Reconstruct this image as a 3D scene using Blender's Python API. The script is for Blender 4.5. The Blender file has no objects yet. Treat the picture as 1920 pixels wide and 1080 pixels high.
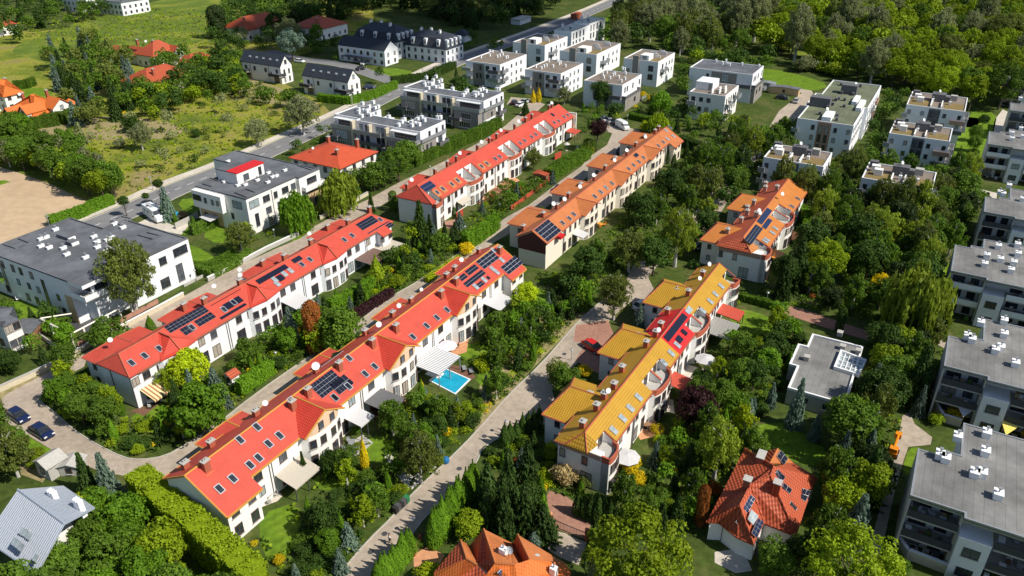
import bpy, math, random
import numpy as np
R_ = math.radians
SC = bpy.context.scene
COL = SC.collection
# ------------------------------------------------------------ camera, sky, sun, exposure
CAMH, FPX, PITCH = 72.0, 1460.0, 28.8
cd = bpy.data.cameras.new('camera'); cam = bpy.data.objects.new('camera', cd); COL.objects.link(cam)
cam.location = (0, 0, CAMH); cam.rotation_euler = (R_(90 - PITCH), 0, 0)
cd.sensor_width = 36; cd.lens = 36 * FPX / 1920; cd.clip_start = .5; cd.clip_end = 5000
SC.camera = cam
SUN_EL, SUN_AZ = 47.0, -25.0            # azimuth of the sun, counter-clockwise from +X
w = bpy.data.worlds.new('World'); SC.world = w; w.use_nodes = True
nt = w.node_tree; bg = nt.nodes['Background']
sky = nt.nodes.new('ShaderNodeTexSky'); sky.sky_type = 'NISHITA'; sky.sun_disc = False
sky.sun_elevation = R_(SUN_EL); sky.sun_rotation = R_(90 - SUN_AZ); sky.air_density = 1.0; sky.dust_density = .6
nt.links.new(sky.outputs[0], bg.inputs[0]); bg.inputs[1].default_value = .085
sd = bpy.data.lights.new('sun', 'SUN'); sun = bpy.data.objects.new('sun', sd); COL.objects.link(sun)
sd.energy = 5.0; sd.angle = R_(.5); sd.color = (1, .93, .82)
sun.rotation_euler = (R_(90 - SUN_EL), 0, R_(SUN_AZ + 90)); sun.location = (200, -80, 300)
SC.view_settings.view_transform = 'Standard'; SC.view_settings.look = 'None'
SC.view_settings.exposure = 0.18; SC.view_settings.gamma = 1
SC.cycles.max_bounces = 5; SC.cycles.transparent_max_bounces = 4; SC.cycles.use_denoising = True
rnd = random.Random(7)
# ------------------------------------------------------------ pixel of the photograph -> point in the place
_p = R_(PITCH)
_F = np.array([0, math.cos(_p), -math.sin(_p)]); _U = np.array([0, math.sin(_p), math.cos(_p)]); _X = np.array([1., 0, 0])
C0 = np.array([0, 0, CAMH])
def ray(x, y): return _F * FPX + _X * (x - 960) + _U * (540 - y)
def G(x, y, z=0.0):
    d = ray(x, y); return C0 + d * ((z - CAMH) / d[2])
def pix(P):
    d = np.array(P, float) - C0; k = FPX / (d @ _F); return 960 + k * (d @ _X), 540 - k * (d @ _U)
# ------------------------------------------------------------ materials
MATS = {}
def nodes(m):
    m.use_nodes = True; t = m.node_tree; return t, t.nodes['Principled BSDF']
def lin(c): return tuple(((v / 255) / 12.92 if v / 255 <= .04045 else ((v / 255 + .055) / 1.055) ** 2.4) for v in c)
def mat(name, col, var=.12, scale=3.0, rough=.75, bump=0.0, col2=None, metal=0, spec=.35, big=0.0):
    """noise-varied surface; var = brightness variation, col2 = second colour mixed in patches"""
    if name in MATS: return MATS[name]
    m = bpy.data.materials.new(name); t, b = nodes(m)
    tc = t.nodes.new('ShaderNodeTexCoord'); n = t.nodes.new('ShaderNodeTexNoise')
    n.inputs['Scale'].default_value = scale; n.inputs['Detail'].default_value = 5; n.inputs['Roughness'].default_value = .62
    t.links.new(tc.outputs['Object'], n.inputs['Vector'])
    cr = t.nodes.new('ShaderNodeValToRGB'); e = cr.color_ramp.elements
    c2 = col2 or tuple(min(1, c * (1 + var)) for c in col)
    c1 = tuple(c * (1 - var) for c in col)
    e[0].position = .33; e[1].position = .67; e[0].color = (*c1, 1); e[1].color = (*c2, 1)
    t.links.new(n.outputs['Fac'], cr.inputs['Fac']); out = cr.outputs['Color']
    if big:
        n2 = t.nodes.new('ShaderNodeTexNoise'); n2.inputs['Scale'].default_value = scale * .13; n2.inputs['Detail'].default_value = 3
        t.links.new(tc.outputs['Object'], n2.inputs['Vector'])
        mr = t.nodes.new('ShaderNodeMapRange'); mr.inputs['To Min'].default_value = 1 - big; mr.inputs['To Max'].default_value = 1 + big
        mr.inputs['From Min'].default_value = .3; mr.inputs['From Max'].default_value = .7
        t.links.new(n2.outputs['Fac'], mr.inputs['Value'])
        hv = t.nodes.new('ShaderNodeVectorMath'); hv.operation = 'SCALE'
        t.links.new(out, hv.inputs[0]); t.links.new(mr.outputs[0], hv.inputs['Scale']); out = hv.outputs[0]
    t.links.new(out, b.inputs['Base Color'])
    b.inputs['Roughness'].default_value = rough; b.inputs['Metallic'].default_value = metal
    b.inputs['Specular IOR Level'].default_value = spec
    if bump:
        bp = t.nodes.new('ShaderNodeBump'); bp.inputs['Strength'].default_value = bump; bp.inputs['Distance'].default_value = .05
        t.links.new(n.outputs['Fac'], bp.inputs['Height']); t.links.new(bp.outputs[0], b.inputs['Normal'])
    MATS[name] = m; return m
def tilemat(name, col, pitch_x=.28, pitch_y=.38, depth=.25, rough=.55, dirt=.15, spec=.3):
    """roof covering: rolls along the eave (x) and courses down the slope (y, z)"""
    m = bpy.data.materials.new(name); t, b = nodes(m)
    tc = t.nodes.new('ShaderNodeTexCoord'); sx = t.nodes.new('ShaderNodeSeparateXYZ'); t.links.new(tc.outputs['Object'], sx.inputs[0])
    def wave(sock, per):
        a = t.nodes.new('ShaderNodeMath'); a.operation = 'MULTIPLY'; a.inputs[1].default_value = 2 * math.pi / per; t.links.new(sock, a.inputs[0])
        s = t.nodes.new('ShaderNodeMath'); s.operation = 'SINE'; t.links.new(a.outputs[0], s.inputs[0]); return s.outputs[0]
    a = wave(sx.outputs['X'], pitch_x); c = wave(sx.outputs['Y'], pitch_y)
    mx = t.nodes.new('ShaderNodeMath'); mx.operation = 'ADD'; t.links.new(a, mx.inputs[0]); t.links.new(c, mx.inputs[1])
    n = t.nodes.new('ShaderNodeTexNoise'); n.inputs['Scale'].default_value = .45; n.inputs['Detail'].default_value = 9; n.inputs['Roughness'].default_value = .78
    t.links.new(tc.outputs['Object'], n.inputs['Vector'])
    mr = t.nodes.new('ShaderNodeMapRange'); mr.inputs['From Min'].default_value = -2; mr.inputs['From Max'].default_value = 2
    mr.inputs['To Min'].default_value = 1 - depth; mr.inputs['To Max'].default_value = 1 + depth * .6; t.links.new(mx.outputs[0], mr.inputs['Value'])
    m2 = t.nodes.new('ShaderNodeMapRange'); m2.inputs['From Min'].default_value = .3; m2.inputs['From Max'].default_value = .7
    m2.inputs['To Min'].default_value = 1 - dirt; m2.inputs['To Max'].default_value = 1 + dirt; t.links.new(n.outputs['Fac'], m2.inputs['Value'])
    mm = t.nodes.new('ShaderNodeMath'); mm.operation = 'MULTIPLY'; t.links.new(mr.outputs[0], mm.inputs[0]); t.links.new(m2.outputs[0], mm.inputs[1])
    v = t.nodes.new('ShaderNodeVectorMath'); v.operation = 'SCALE'; v.inputs[0].default_value = col; t.links.new(mm.outputs[0], v.inputs['Scale'])
    t.links.new(v.outputs[0], b.inputs['Base Color'])
    bp = t.nodes.new('ShaderNodeBump'); bp.inputs['Strength'].default_value = min(.5, depth * 1.6); bp.inputs['Distance'].default_value = .04
    t.links.new(mx.outputs[0], bp.inputs['Height']); t.links.new(bp.outputs[0], b.inputs['Normal'])
    b.inputs['Roughness'].default_value = rough; b.inputs['Specular IOR Level'].default_value = spec
    MATS[name] = m; return m
def leafmat(name, col, var=.35, warm=.5):
    """foliage: hue and brightness drift from clump to clump and from tree to tree; a little light passes through"""
    m = bpy.data.materials.new(name); m.use_nodes = True; t = m.node_tree; b = t.nodes['Principled BSDF']
    tc = t.nodes.new('ShaderNodeTexCoord'); oi = t.nodes.new('ShaderNodeObjectInfo')
    n = t.nodes.new('ShaderNodeTexNoise'); n.noise_dimensions = '4D'; n.inputs['Scale'].default_value = 2.6; n.inputs['Detail'].default_value = 5; n.inputs['Roughness'].default_value = .7
    t.links.new(tc.outputs['Object'], n.inputs['Vector'])
    mu = t.nodes.new('ShaderNodeMath'); mu.operation = 'MULTIPLY'; mu.inputs[1].default_value = 40; t.links.new(oi.outputs['Random'], mu.inputs[0]); t.links.new(mu.outputs[0], n.inputs['W'])
    mr = t.nodes.new('ShaderNodeMapRange'); mr.inputs['From Min'].default_value = .32; mr.inputs['From Max'].default_value = .68
    mr.inputs['To Min'].default_value = 1 - var; mr.inputs['To Max'].default_value = 1 + var; t.links.new(n.outputs['Fac'], mr.inputs['Value'])
    r2 = t.nodes.new('ShaderNodeMapRange'); r2.inputs['To Min'].default_value = .78; r2.inputs['To Max'].default_value = 1.25; t.links.new(oi.outputs['Random'], r2.inputs['Value'])
    mm = t.nodes.new('ShaderNodeMath'); mm.operation = 'MULTIPLY'; t.links.new(mr.outputs[0], mm.inputs[0]); t.links.new(r2.outputs[0], mm.inputs[1])
    mx = t.nodes.new('ShaderNodeMix'); mx.data_type = 'RGBA'
    mx.inputs[6].default_value = (*col, 1); mx.inputs[7].default_value = (min(1, col[0] * (1 + warm)), col[1] * 1.08, col[2] * .7, 1)
    t.links.new(n.outputs['Fac'], mx.inputs[0])
    v = t.nodes.new('ShaderNodeVectorMath'); v.operation = 'SCALE'; t.links.new(mx.outputs[2], v.inputs[0]); t.links.new(mm.outputs[0], v.inputs['Scale'])
    t.links.new(v.outputs[0], b.inputs['Base Color']); b.inputs['Roughness'].default_value = .6; b.inputs['Specular IOR Level'].default_value = .18
    tr = t.nodes.new('ShaderNodeBsdfTranslucent'); t.links.new(v.outputs[0], tr.inputs['Color'])
    ms = t.nodes.new('ShaderNodeMixShader'); ms.inputs[0].default_value = .38
    t.links.new(b.outputs[0], ms.inputs[1]); t.links.new(tr.outputs[0], ms.inputs[2])
    t.links.new(ms.outputs[0], t.nodes['Material Output'].inputs['Surface'])
    MATS[name] = m; return m
def stripemat(name, c1, c2, per, axis='X', rough=.6, frac=.5):
    m = bpy.data.materials.new(name); t, b = nodes(m)
    tc = t.nodes.new('ShaderNodeTexCoord'); sx = t.nodes.new('ShaderNodeSeparateXYZ'); t.links.new(tc.outputs['Object'], sx.inputs[0])
    a = t.nodes.new('ShaderNodeMath'); a.operation = 'MULTIPLY'; a.inputs[1].default_value = 1 / per; t.links.new(sx.outputs[axis], a.inputs[0])
    f = t.nodes.new('ShaderNodeMath'); f.operation = 'FRACT'; t.links.new(a.outputs[0], f.inputs[0])
    g = t.nodes.new('ShaderNodeMath'); g.operation = 'GREATER_THAN'; g.inputs[1].default_value = frac; t.links.new(f.outputs[0], g.inputs[0])
    mx = t.nodes.new('ShaderNodeMix'); mx.data_type = 'RGBA'; mx.inputs[6].default_value = (*c1, 1); mx.inputs[7].default_value = (*c2, 1)
    t.links.new(g.outputs[0], mx.inputs[0]); t.links.new(mx.outputs[2], b.inputs['Base Color']); b.inputs['Roughness'].default_value = rough
    MATS[name] = m; return m
def feltmat(name, col, rough=.9):
    """bitumen felt: strips a metre wide with dark welded seams, stains and patches where water stood"""
    m = bpy.data.materials.new(name); t, b = nodes(m); tc = t.nodes.new('ShaderNodeTexCoord'); br = t.nodes.new('ShaderNodeTexBrick')
    br.inputs['Scale'].default_value = 1; br.inputs['Mortar Size'].default_value = .035; br.inputs['Brick Width'].default_value = 7.3; br.inputs['Row Height'].default_value = 1.05; br.inputs['Mortar Smooth'].default_value = .3
    br.inputs['Color1'].default_value = (*col, 1); br.inputs['Color2'].default_value = (*[c * .9 for c in col], 1); br.inputs['Mortar'].default_value = (*[c * .68 for c in col], 1); t.links.new(tc.outputs['Object'], br.inputs['Vector']); out = br.outputs['Color']
    for sc_, lo, hi, a, c in ((.16, .38, .62, .78, 1.14), (.9, .35, .7, .90, 1.10), (7, .3, .7, .92, 1.08)):
        n = t.nodes.new('ShaderNodeTexNoise'); n.inputs['Scale'].default_value = sc_; n.inputs['Detail'].default_value = 5; t.links.new(tc.outputs['Object'], n.inputs['Vector'])
        mr = t.nodes.new('ShaderNodeMapRange'); mr.inputs['From Min'].default_value = lo; mr.inputs['From Max'].default_value = hi; mr.inputs['To Min'].default_value = a; mr.inputs['To Max'].default_value = c; t.links.new(n.outputs['Fac'], mr.inputs['Value'])
        v = t.nodes.new('ShaderNodeVectorMath'); v.operation = 'SCALE'; t.links.new(out, v.inputs[0]); t.links.new(mr.outputs[0], v.inputs['Scale']); out = v.outputs[0]
    t.links.new(out, b.inputs['Base Color']); b.inputs['Roughness'].default_value = rough; b.inputs['Specular IOR Level'].default_value = .2; return m
M = {}
M['red'] = tilemat('red_roof', (.50, .072, .046), depth=.03, dirt=.17)
M['redtile'] = tilemat('red_tile_gable', (.50, .05, .03), .3, .3, .22)
M['orange'] = tilemat('orange_roof', (.46, .155, .052), depth=.07, dirt=.18)
M['orange2'] = tilemat('amber_roof', (.50, .18, .04), depth=.14, dirt=.12)
M['yellow'] = tilemat('yellow_roof', (.45, .25, .022), .3, .34, .22, dirt=.14)
M['cherry'] = tilemat('cherry_roof', (.60, .02, .022), depth=.08, dirt=.06)
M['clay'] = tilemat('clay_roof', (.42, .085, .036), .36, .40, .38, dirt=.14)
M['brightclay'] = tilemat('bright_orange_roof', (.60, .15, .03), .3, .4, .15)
M['slate'] = tilemat('dark_slate_roof', (.035, .042, .055), .5, .3, .2, rough=.5)
M['trim'] = mat('brick_red_trim', (.42, .11, .06), .1)
M['trimy'] = mat('ochre_fascia', (.55, .27, .05), .08)
M['wht'] = mat('white_render', (.80, .79, .76), .035, 1.5, .85, big=.03)
M['wht2'] = mat('cool_white_render', (.76, .78, .81), .035, 1.5, .85, big=.03)
M['cream'] = mat('cream_render', (.76, .70, .59), .04, 1.5, .85)
M['peach'] = mat('peach_render', (.70, .50, .34), .04, 2, .85)
M['terra'] = mat('brown_render', (.42, .27, .2), .06, 2, .85)
M['yren'] = mat('pale_yellow_render', (.72, .60, .36), .04, 2, .85)
M['gren'] = mat('grey_cladding', (.27, .255, .235), .10, 4, .8)
M['dpar'] = mat('charcoal_parapet', (.055, .06, .07), .1, 4, .6)
M['dgren'] = mat('dark_grey_cladding', (.12, .12, .13), .1, 4, .7)
M['sand'] = mat('sandstone_cladding', (.52, .38, .22), .16, 6, .85)
M['beige'] = mat('beige_concrete', (.55, .49, .37), .1, 2, .9)
M['flatgrey'] = feltmat('grey_roof_felt', (.14, .15, .168))
M['flatlite'] = feltmat('light_roof_felt', (.215, .215, .21))
M['flatbrown'] = mat('brown_roof_gravel', (.20, .165, .135), .16, 2.2, .95, big=.12)
M['flatgreen'] = feltmat('mossy_roof_felt', (.16, .18, .115))
M['sedum'] = mat('roof_sedum', (.20, .20, .05), .4, 2.5, .95, col2=(.28, .17, .08))
M['panel'] = mat('solar_cell', (.012, .014, .028), .2, 3, .18, spec=.6)
M['panelb'] = mat('blue_solar_cell', (.016, .028, .075), .2, 3, .2, spec=.6)
M['alu'] = mat('aluminium', (.55, .57, .6), .05, 3, .4, metal=.6)
M['glass'] = mat('dark_window_glass', (.03, .036, .045), .5, 1.3, .08, spec=.8)
M['glassb'] = mat('bluish_window_glass', (.075, .09, .11), .4, 1.1, .1, spec=.8); M['blind'] = mat('drawn_blind', (.36, .33, .28), .1, 2, .7)  # paler bluish glass, mixed among the windows for variety
M['glassp'] = mat('pale_window_glass', (.30, .36, .38), .3, 1.0, .12, spec=.7)
M['frame'] = mat('brown_window_frame', (.10, .055, .04), .1)
M['framew'] = mat('white_window_frame', (.7, .7, .7), .03)
M['framed'] = mat('charcoal_window_frame', (.05, .05, .055), .1)
M['brick'] = mat('chimney_brick', (.34, .10, .055), .25, 9, .9)
M['conc'] = mat('concrete', (.42, .41, .38), .1, 3, .9)
M['white'] = mat('white_paint', (.80, .81, .82), .03, 2, .6)
M['dish'] = mat('dish_white', (.72, .73, .74), .03, 2, .5)
M['metal'] = mat('dark_metal', (.07, .07, .075), .15, 3, .5)
M['galv'] = mat('galvanised_steel', (.38, .40, .42), .1, 3, .45, metal=.5)
M['wood'] = mat('garden_wood', (.24, .13, .07), .25, 5, .85)
M['deck'] = mat('brown_decking', (.17, .085, .055), .2, 5, .85)
M['blackglass'] = mat('black_tinted_glass', (.012, .014, .017), .1, 2, .06, spec=.8)
M['pave'] = mat('paving_blocks', (.38, .32, .255), .16, 1.1, .95, big=.16)
M['pavel'] = mat('pale_paving', (.55, .50, .43), .14, 1.6, .9, big=.1)
M['pavered'] = mat('red_block_paving', (.33, .175, .125), .18, 1.8, .9, big=.12)
M['paveorange'] = mat('terracotta_paving', (.55, .27, .14), .14, 1.6, .9)
M['asph'] = mat('asphalt', (.19, .19, .195), .12, 2.5, .9, big=.12)
M['kerb'] = mat('kerb_stone', (.44, .42, .38), .1, 3, .9)
M['soil'] = mat('dry_sandy_soil', (.50, .37, .235), .10, .35, .97, big=.08, bump=.3)
M['water'] = mat('pool_water', (.01, .33, .52), .12, .5, .06, spec=.6, col2=(.02, .40, .60))
M['trunk'] = mat('bark', (.09, .07, .052), .3, 4, .95)
M['birchbark'] = mat('pale_birch_bark', (.5, .48, .44), .35, 3, .9)
M['gravel'] = mat('white_gravel', (.66, .63, .58), .15, 9, .95)
M['rubber'] = mat('black_rubber', (.02, .02, .02), .1)
M['leaf_green'] = mat('potted_green', (.10, .18, .03), .3, 5, .8)
# ------------------------------------------------------------ mesh collector
class MB:
    def __init__(s): s.v = []; s.f = []; s.mi = []; s.mats = []
    def m(s, mt):
        mt = M[mt] if isinstance(mt, str) else mt
        if mt not in s.mats: s.mats.append(mt)
        return s.mats.index(mt)
    def poly(s, pts, mt=None):
        k = len(s.v); s.v += [tuple(map(float, p)) for p in pts]; s.f.append(tuple(range(k, k + len(pts)))); s.mi.append(s.m(mt) if mt else 0)
    def slab(s, pts, th, mt=None, side=None):
        """closed prism: pts is the top outline, th its thickness straight down"""
        n = len(pts); k = len(s.v); s.v += [tuple(map(float, p)) for p in pts] + [(float(p[0]), float(p[1]), float(p[2]) - th) for p in pts]
        a = s.m(mt) if mt else 0; b = s.m(side) if side else a
        s.f.append(tuple(range(k, k + n))); s.mi.append(a)
        s.f.append(tuple(range(k + 2 * n - 1, k + n - 1, -1))); s.mi.append(b)
        for i in range(n):
            j = (i + 1) % n; s.f.append((k + i, k + n + i, k + n + j, k + j)); s.mi.append(b)
    def box(s, x0, x1, y0, y1, z0, z1, mt=None):
        s.slab([(x0, y0, z1), (x1, y0, z1), (x1, y1, z1), (x0, y1, z1)], z1 - z0, mt)
    def rbox(s, cx, cy, a, lx, ly, z0, z1, mt=None):
        c, n = math.cos(a), math.sin(a)
        s.slab([(cx + c * u - n * v, cy + n * u + c * v, z1) for u, v in ((-lx / 2, -ly / 2), (lx / 2, -ly / 2), (lx / 2, ly / 2), (-lx / 2, ly / 2))], z1 - z0, mt)
    def tube(s, p, q, r, mt=None, n=6, r2=None):
        p = np.array(p, float); q = np.array(q, float); d = q - p; L = np.linalg.norm(d); d /= L
        a = np.cross(d, [0, 0, 1.]) if abs(d[2]) < .95 else np.cross(d, [1., 0, 0]); a /= np.linalg.norm(a); b = np.cross(d, a)
        k = len(s.v); r2 = r if r2 is None else r2
        for c, rr in ((p, r), (q, r2)):
            for i in range(n):
                t = 2 * math.pi * i / n; s.v.append(tuple(c + (a * math.cos(t) + b * math.sin(t)) * rr))
        mi = s.m(mt) if mt else 0
        for i in range(n):
            j = (i + 1) % n; s.f.append((k + i, k + j, k + n + j, k + n + i)); s.mi.append(mi)
        s.f.append(tuple(range(k, k + n))); s.mi.append(mi); s.f.append(tuple(range(k + 2 * n - 1, k + n - 1, -1))); s.mi.append(mi)
    def lathe(s, c, prof, mt=None, n=10, sc=(1, 1)):
        k = len(s.v); mi = s.m(mt) if mt else 0
        for r, z in prof:
            for i in range(n):
                t = 2 * math.pi * i / n; s.v.append((c[0] + r * math.cos(t) * sc[0], c[1] + r * math.sin(t) * sc[1], c[2] + z))
        for q in range(len(prof) - 1):
            for i in range(n):
                j = (i + 1) % n; s.f.append((k + q * n + i, k + q * n + j, k + (q + 1) * n + j, k + (q + 1) * n + i)); s.mi.append(mi)
        s.f.append(tuple(range(k, k + n))); s.mi.append(mi); e = k + (len(prof) - 1) * n; s.f.append(tuple(range(e, e + n))); s.mi.append(mi)
    def mesh(s, name):
        me = bpy.data.meshes.new(name); me.from_pydata(s.v, [], s.f)
        for mt in s.mats: me.materials.append(mt)
        if len(s.mats) > 1: me.polygons.foreach_set('material_index', s.mi)
        me.update(); return me
    def build(s, name, parent=None, mt=None):
        if mt is not None: s.mats = [M[mt] if isinstance(mt, str) else mt]; s.mi = [0] * len(s.f)
        return link(name, s.mesh(name), parent)
def link(name, me, parent=None, loc=None, rz=0):
    o = bpy.data.objects.new(name, me); COL.objects.link(o)
    if parent is not None: o.parent = parent
    if loc is not None: o.location = loc
    if rz: o.rotation_euler = (0, 0, rz)
    return o
def tag(o, label, cat, group=None, kind=None):
    if label: o['label'] = label
    if cat: o['category'] = cat
    if group: o['group'] = group
    if kind: o['kind'] = kind
    return o
def thing(name, label, cat, loc, rz=0, group=None):
    o = link(name, None, None, loc, rz); o.empty_display_size = .5; return tag(o, label, cat, group)
def struct(o): o['kind'] = 'structure'; return o
GA = 60.5                     # the street grid of the estate, degrees from +X
FOOT = []                     # footprints that plants keep clear of: (list of xy, margin)
class Fr:
    """a building's own frame: s along the street grid, t to its right (towards the camera's right), z up"""
    def __init__(s, o, ang=GA):
        s.o = np.array(o[:2], float); s.a = R_(ang); s.D = np.array([math.cos(s.a), math.sin(s.a)]); s.N = np.array([math.sin(s.a), -math.cos(s.a)])
    def at(s, x, y, z=0):
        q = G(x, y, z)[:2] - s.o; return float(q @ s.D), float(q @ s.N)
    def w(s, a, b, z=0): p = s.o + s.D * a + s.N * b; return (float(p[0]), float(p[1]), z)
    def foot(s, rect, mg=0.0):
        a0, a1, b0, b1 = rect; FOOT.append(([s.w(a0, b0)[:2], s.w(a1, b0)[:2], s.w(a1, b1)[:2], s.w(a0, b1)[:2]], mg))
    def slope(s, x, y, z0, k):
        """where the pixel's ray meets the plane z = z0 - k*t"""
        d = ray(x, y); n = np.array([s.N[0] * k, s.N[1] * k, 1.0]); P0 = np.array([s.o[0], s.o[1], z0])
        P = C0 + d * (((P0 - C0) @ n) / (d @ n)); q = P[:2] - s.o; return float(q @ s.D), float(q @ s.N), float(P[2])
    def wall(s, x, y, axis, val):
        d = ray(x, y); n = s.N if axis == 't' else s.D; n3 = np.array([n[0], n[1], 0]); P0 = np.array([*(s.o + n * val), 0])
        P = C0 + d * (((P0 - C0) @ n3) / (d @ n3)); q = P[:2] - s.o; return (float(q @ s.D) if axis == 't' else float(q @ s.N)), float(P[2])
L3 = lambda a, b, z: (a, -b, z)          # (s, t, z) -> local mesh coordinates
FACE = {'f': 0.0, 'l': -math.pi / 2, 'b': math.pi, 'r': math.pi / 2}
WC = {}
def window(par, s, t, z, w=1.1, h=1.3, face='f', fr='frame', gl='glass', mull=1, sill=True, name='window', pane=True, rz=None):
    """z is the middle of the window; face says which way it looks; now and then blinds or curtains are drawn"""
    if gl == 'glass': q_ = rnd.random(); gl = 'glassp' if q_ < .10 else ('blind' if q_ < .22 else ('glassb' if q_ < .42 else gl))
    key = (round(w, 2), round(h, 2), fr, gl, mull, sill, pane)
    if key not in WC:
        a = MB(); b = MB(); e = .07; y0 = -.07
        for x0, x1, z0, z1 in ((-w / 2, w / 2, -h / 2, -h / 2 + e), (-w / 2, w / 2, h / 2 - e, h / 2), (-w / 2, -w / 2 + e, -h / 2 + e, h / 2 - e), (w / 2 - e, w / 2, -h / 2 + e, h / 2 - e)):
            a.box(x0, x1, y0, .02, z0, z1, fr)
        for i in range(mull):
            x = -w / 2 + w * (i + 1) / (mull + 1); a.box(x - .035, x + .035, y0 + .01, .01, -h / 2 + e, h / 2 - e, fr)
        if sill: a.box(-w / 2 - .08, w / 2 + .08, -.16, .01, -h / 2 - .07, -h / 2 - .005, 'white' if fr == 'framew' else 'conc')
        g = b if pane else a
        g.box(-w / 2 + e + .004, w / 2 - e - .004, -.03, .012, -h / 2 + e + .004, h / 2 - e - .004, gl)
        WC[key] = (a.mesh('window'), b.mesh('pane') if pane else None)
    r = FACE[face] if rz is None else rz
    o = link(name, WC[key][0], par, L3(s, t, z), r)
    if pane: link('pane', WC[key][1], o)
    return o
def prism(mb, sec, s0, s1, mt, mt_end=None):
    """cross-section [(t, z)] carried from s0 to s1"""
    n = len(sec); k = len(mb.v); mi = mb.m(mt); me = mb.m(mt_end) if mt_end else mi
    mb.v += [L3(s0, t, z) for t, z in sec] + [L3(s1, t, z) for t, z in sec]
    for i in range(n):
        j = (i + 1) % n; mb.f.append((k + i, k + j, k + n + j, k + n + i)); mb.mi.append(mi)
    mb.f.append(tuple(range(k, k + n))); mb.mi.append(me); mb.f.append(tuple(range(k + 2 * n - 1, k + n - 1, -1))); mb.mi.append(me)
CH = {}
def chimney(par, s, t, z, w=.6, l=.85, h=1.15, mt='brick', cap='conc', pots=2, skirt=None):
    k = (w, l, h, mt, cap, pots, skirt)
    if k not in CH:
        b = MB(); b.box(-l / 2, l / 2, -w / 2, w / 2, -1.2, h, mt); b.box(-l / 2 - .1, l / 2 + .1, -w / 2 - .1, w / 2 + .1, h, h + .12, cap)
        for i in range(pots):
            x = -l / 2 + l * (i + 1) / (pots + 1); b.tube((x, 0, h + .12), (x, 0, h + .4), .11, cap)
        if skirt: b.box(-l / 2 - .15, l / 2 + .15, -w / 2 - .25, w / 2 + .15, -.75, -.5, skirt)
        CH[k] = b.mesh('chimney')
    return link('chimney', CH[k], par, L3(s, t, z))
def dish(par, s, t, z, r=.5, az=-.6):
    if 'dish' not in CH:
        b = MB(); n = 14; c = []
        for q, (rr, yy) in enumerate(((0, .16), (.5, .12), (.85, .05), (1, 0))):
            c.append([(rr * math.cos(2 * math.pi * i / n), yy, rr * math.sin(2 * math.pi * i / n)) for i in range(n)])
        for q in range(3):
            for i in range(n): j = (i + 1) % n; b.poly([c[q][i], c[q][j], c[q + 1][j], c[q + 1][i]], 'dish')
        b.tube((0, .12, 0), (0, .35, -.5), .06, 'metal'); b.tube((0, .35, -.5), (0, .35, -2.4), .06, 'metal'); b.tube((0, .1, -.9), (0, -.6, -.2), .03, 'metal')
        CH['dish'] = b.mesh('satellite_dish')
    o = link('satellite_dish', CH['dish'], par, L3(s, t, z)); o.scale = (r * .78,) * 3; o.rotation_euler = (R_(-28), 0, az); return o
def onslope(par, name, me, s, t, z, k, rz=0):
    """an item lying on the slope z = z0 - k*t"""
    o = link(name, me, par, L3(s, t, z)); o.rotation_euler = (math.atan(k), 0, rz); return o
def skylight(par, s, t, z, k, w=.85, h=1.25, fr='alu', gl='glass', patch=None):
    key = ('sky', w, h, fr, gl, patch)
    if key not in CH:
        b = MB()
        if patch: b.box(-w / 2 - .5, w / 2 + .5, -h / 2 - .55, h / 2 + .4, .01, .05, patch)
        for x0, x1, y0, y1 in ((-w / 2, w / 2, -h / 2, -h / 2 + .1), (-w / 2, w / 2, h / 2 - .1, h / 2), (-w / 2, -w / 2 + .1, -h / 2 + .1, h / 2 - .1), (w / 2 - .1, w / 2, -h / 2 + .1, h / 2 - .1)):
            b.box(x0, x1, y0, y1, 0, .14, fr)
        b.box(-w / 2 + .1, w / 2 - .1, -h / 2 + .1, h / 2 - .1, 0, .09, gl); CH[key] = b.mesh('skylight')
    return onslope(par, 'skylight', CH[key], s, t, z + .03, k)
def solar(par, fr, z0, k, quad, nx, ny, mt='panel', gap=.05, sign=1, off=0.0, line='alu'):
    """array of nx x ny panels; quad = pixels of the array's two opposite corners on the slope"""
    (s0, t0, _), (s1, t1, _) = [fr.slope(x, y, z0, k) for x, y in quad]
    s0, s1 = sorted((s0, s1)); t0, t1 = sorted((t0, t1)); ca = math.cos(math.atan(k)); b = MB()
    W = (s1 - s0) / nx; H = (t1 - t0) / ca / ny
    for i in range(nx):
        for j in range(ny):
            x = i * W; y = -j * H
            b.box(x + gap / 2, x + W - gap / 2, y - H + gap / 2, y - gap / 2, .06, .12, mt)
    b.box(.01, (s1 - s0) - .01, -(t1 - t0) / ca + .01, -.01, .02, .075, line)
    return onslope(par, 'solar_panel', b.mesh('solar_panel'), s0, t0, z0 - k * t0 + .03, k)
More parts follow.
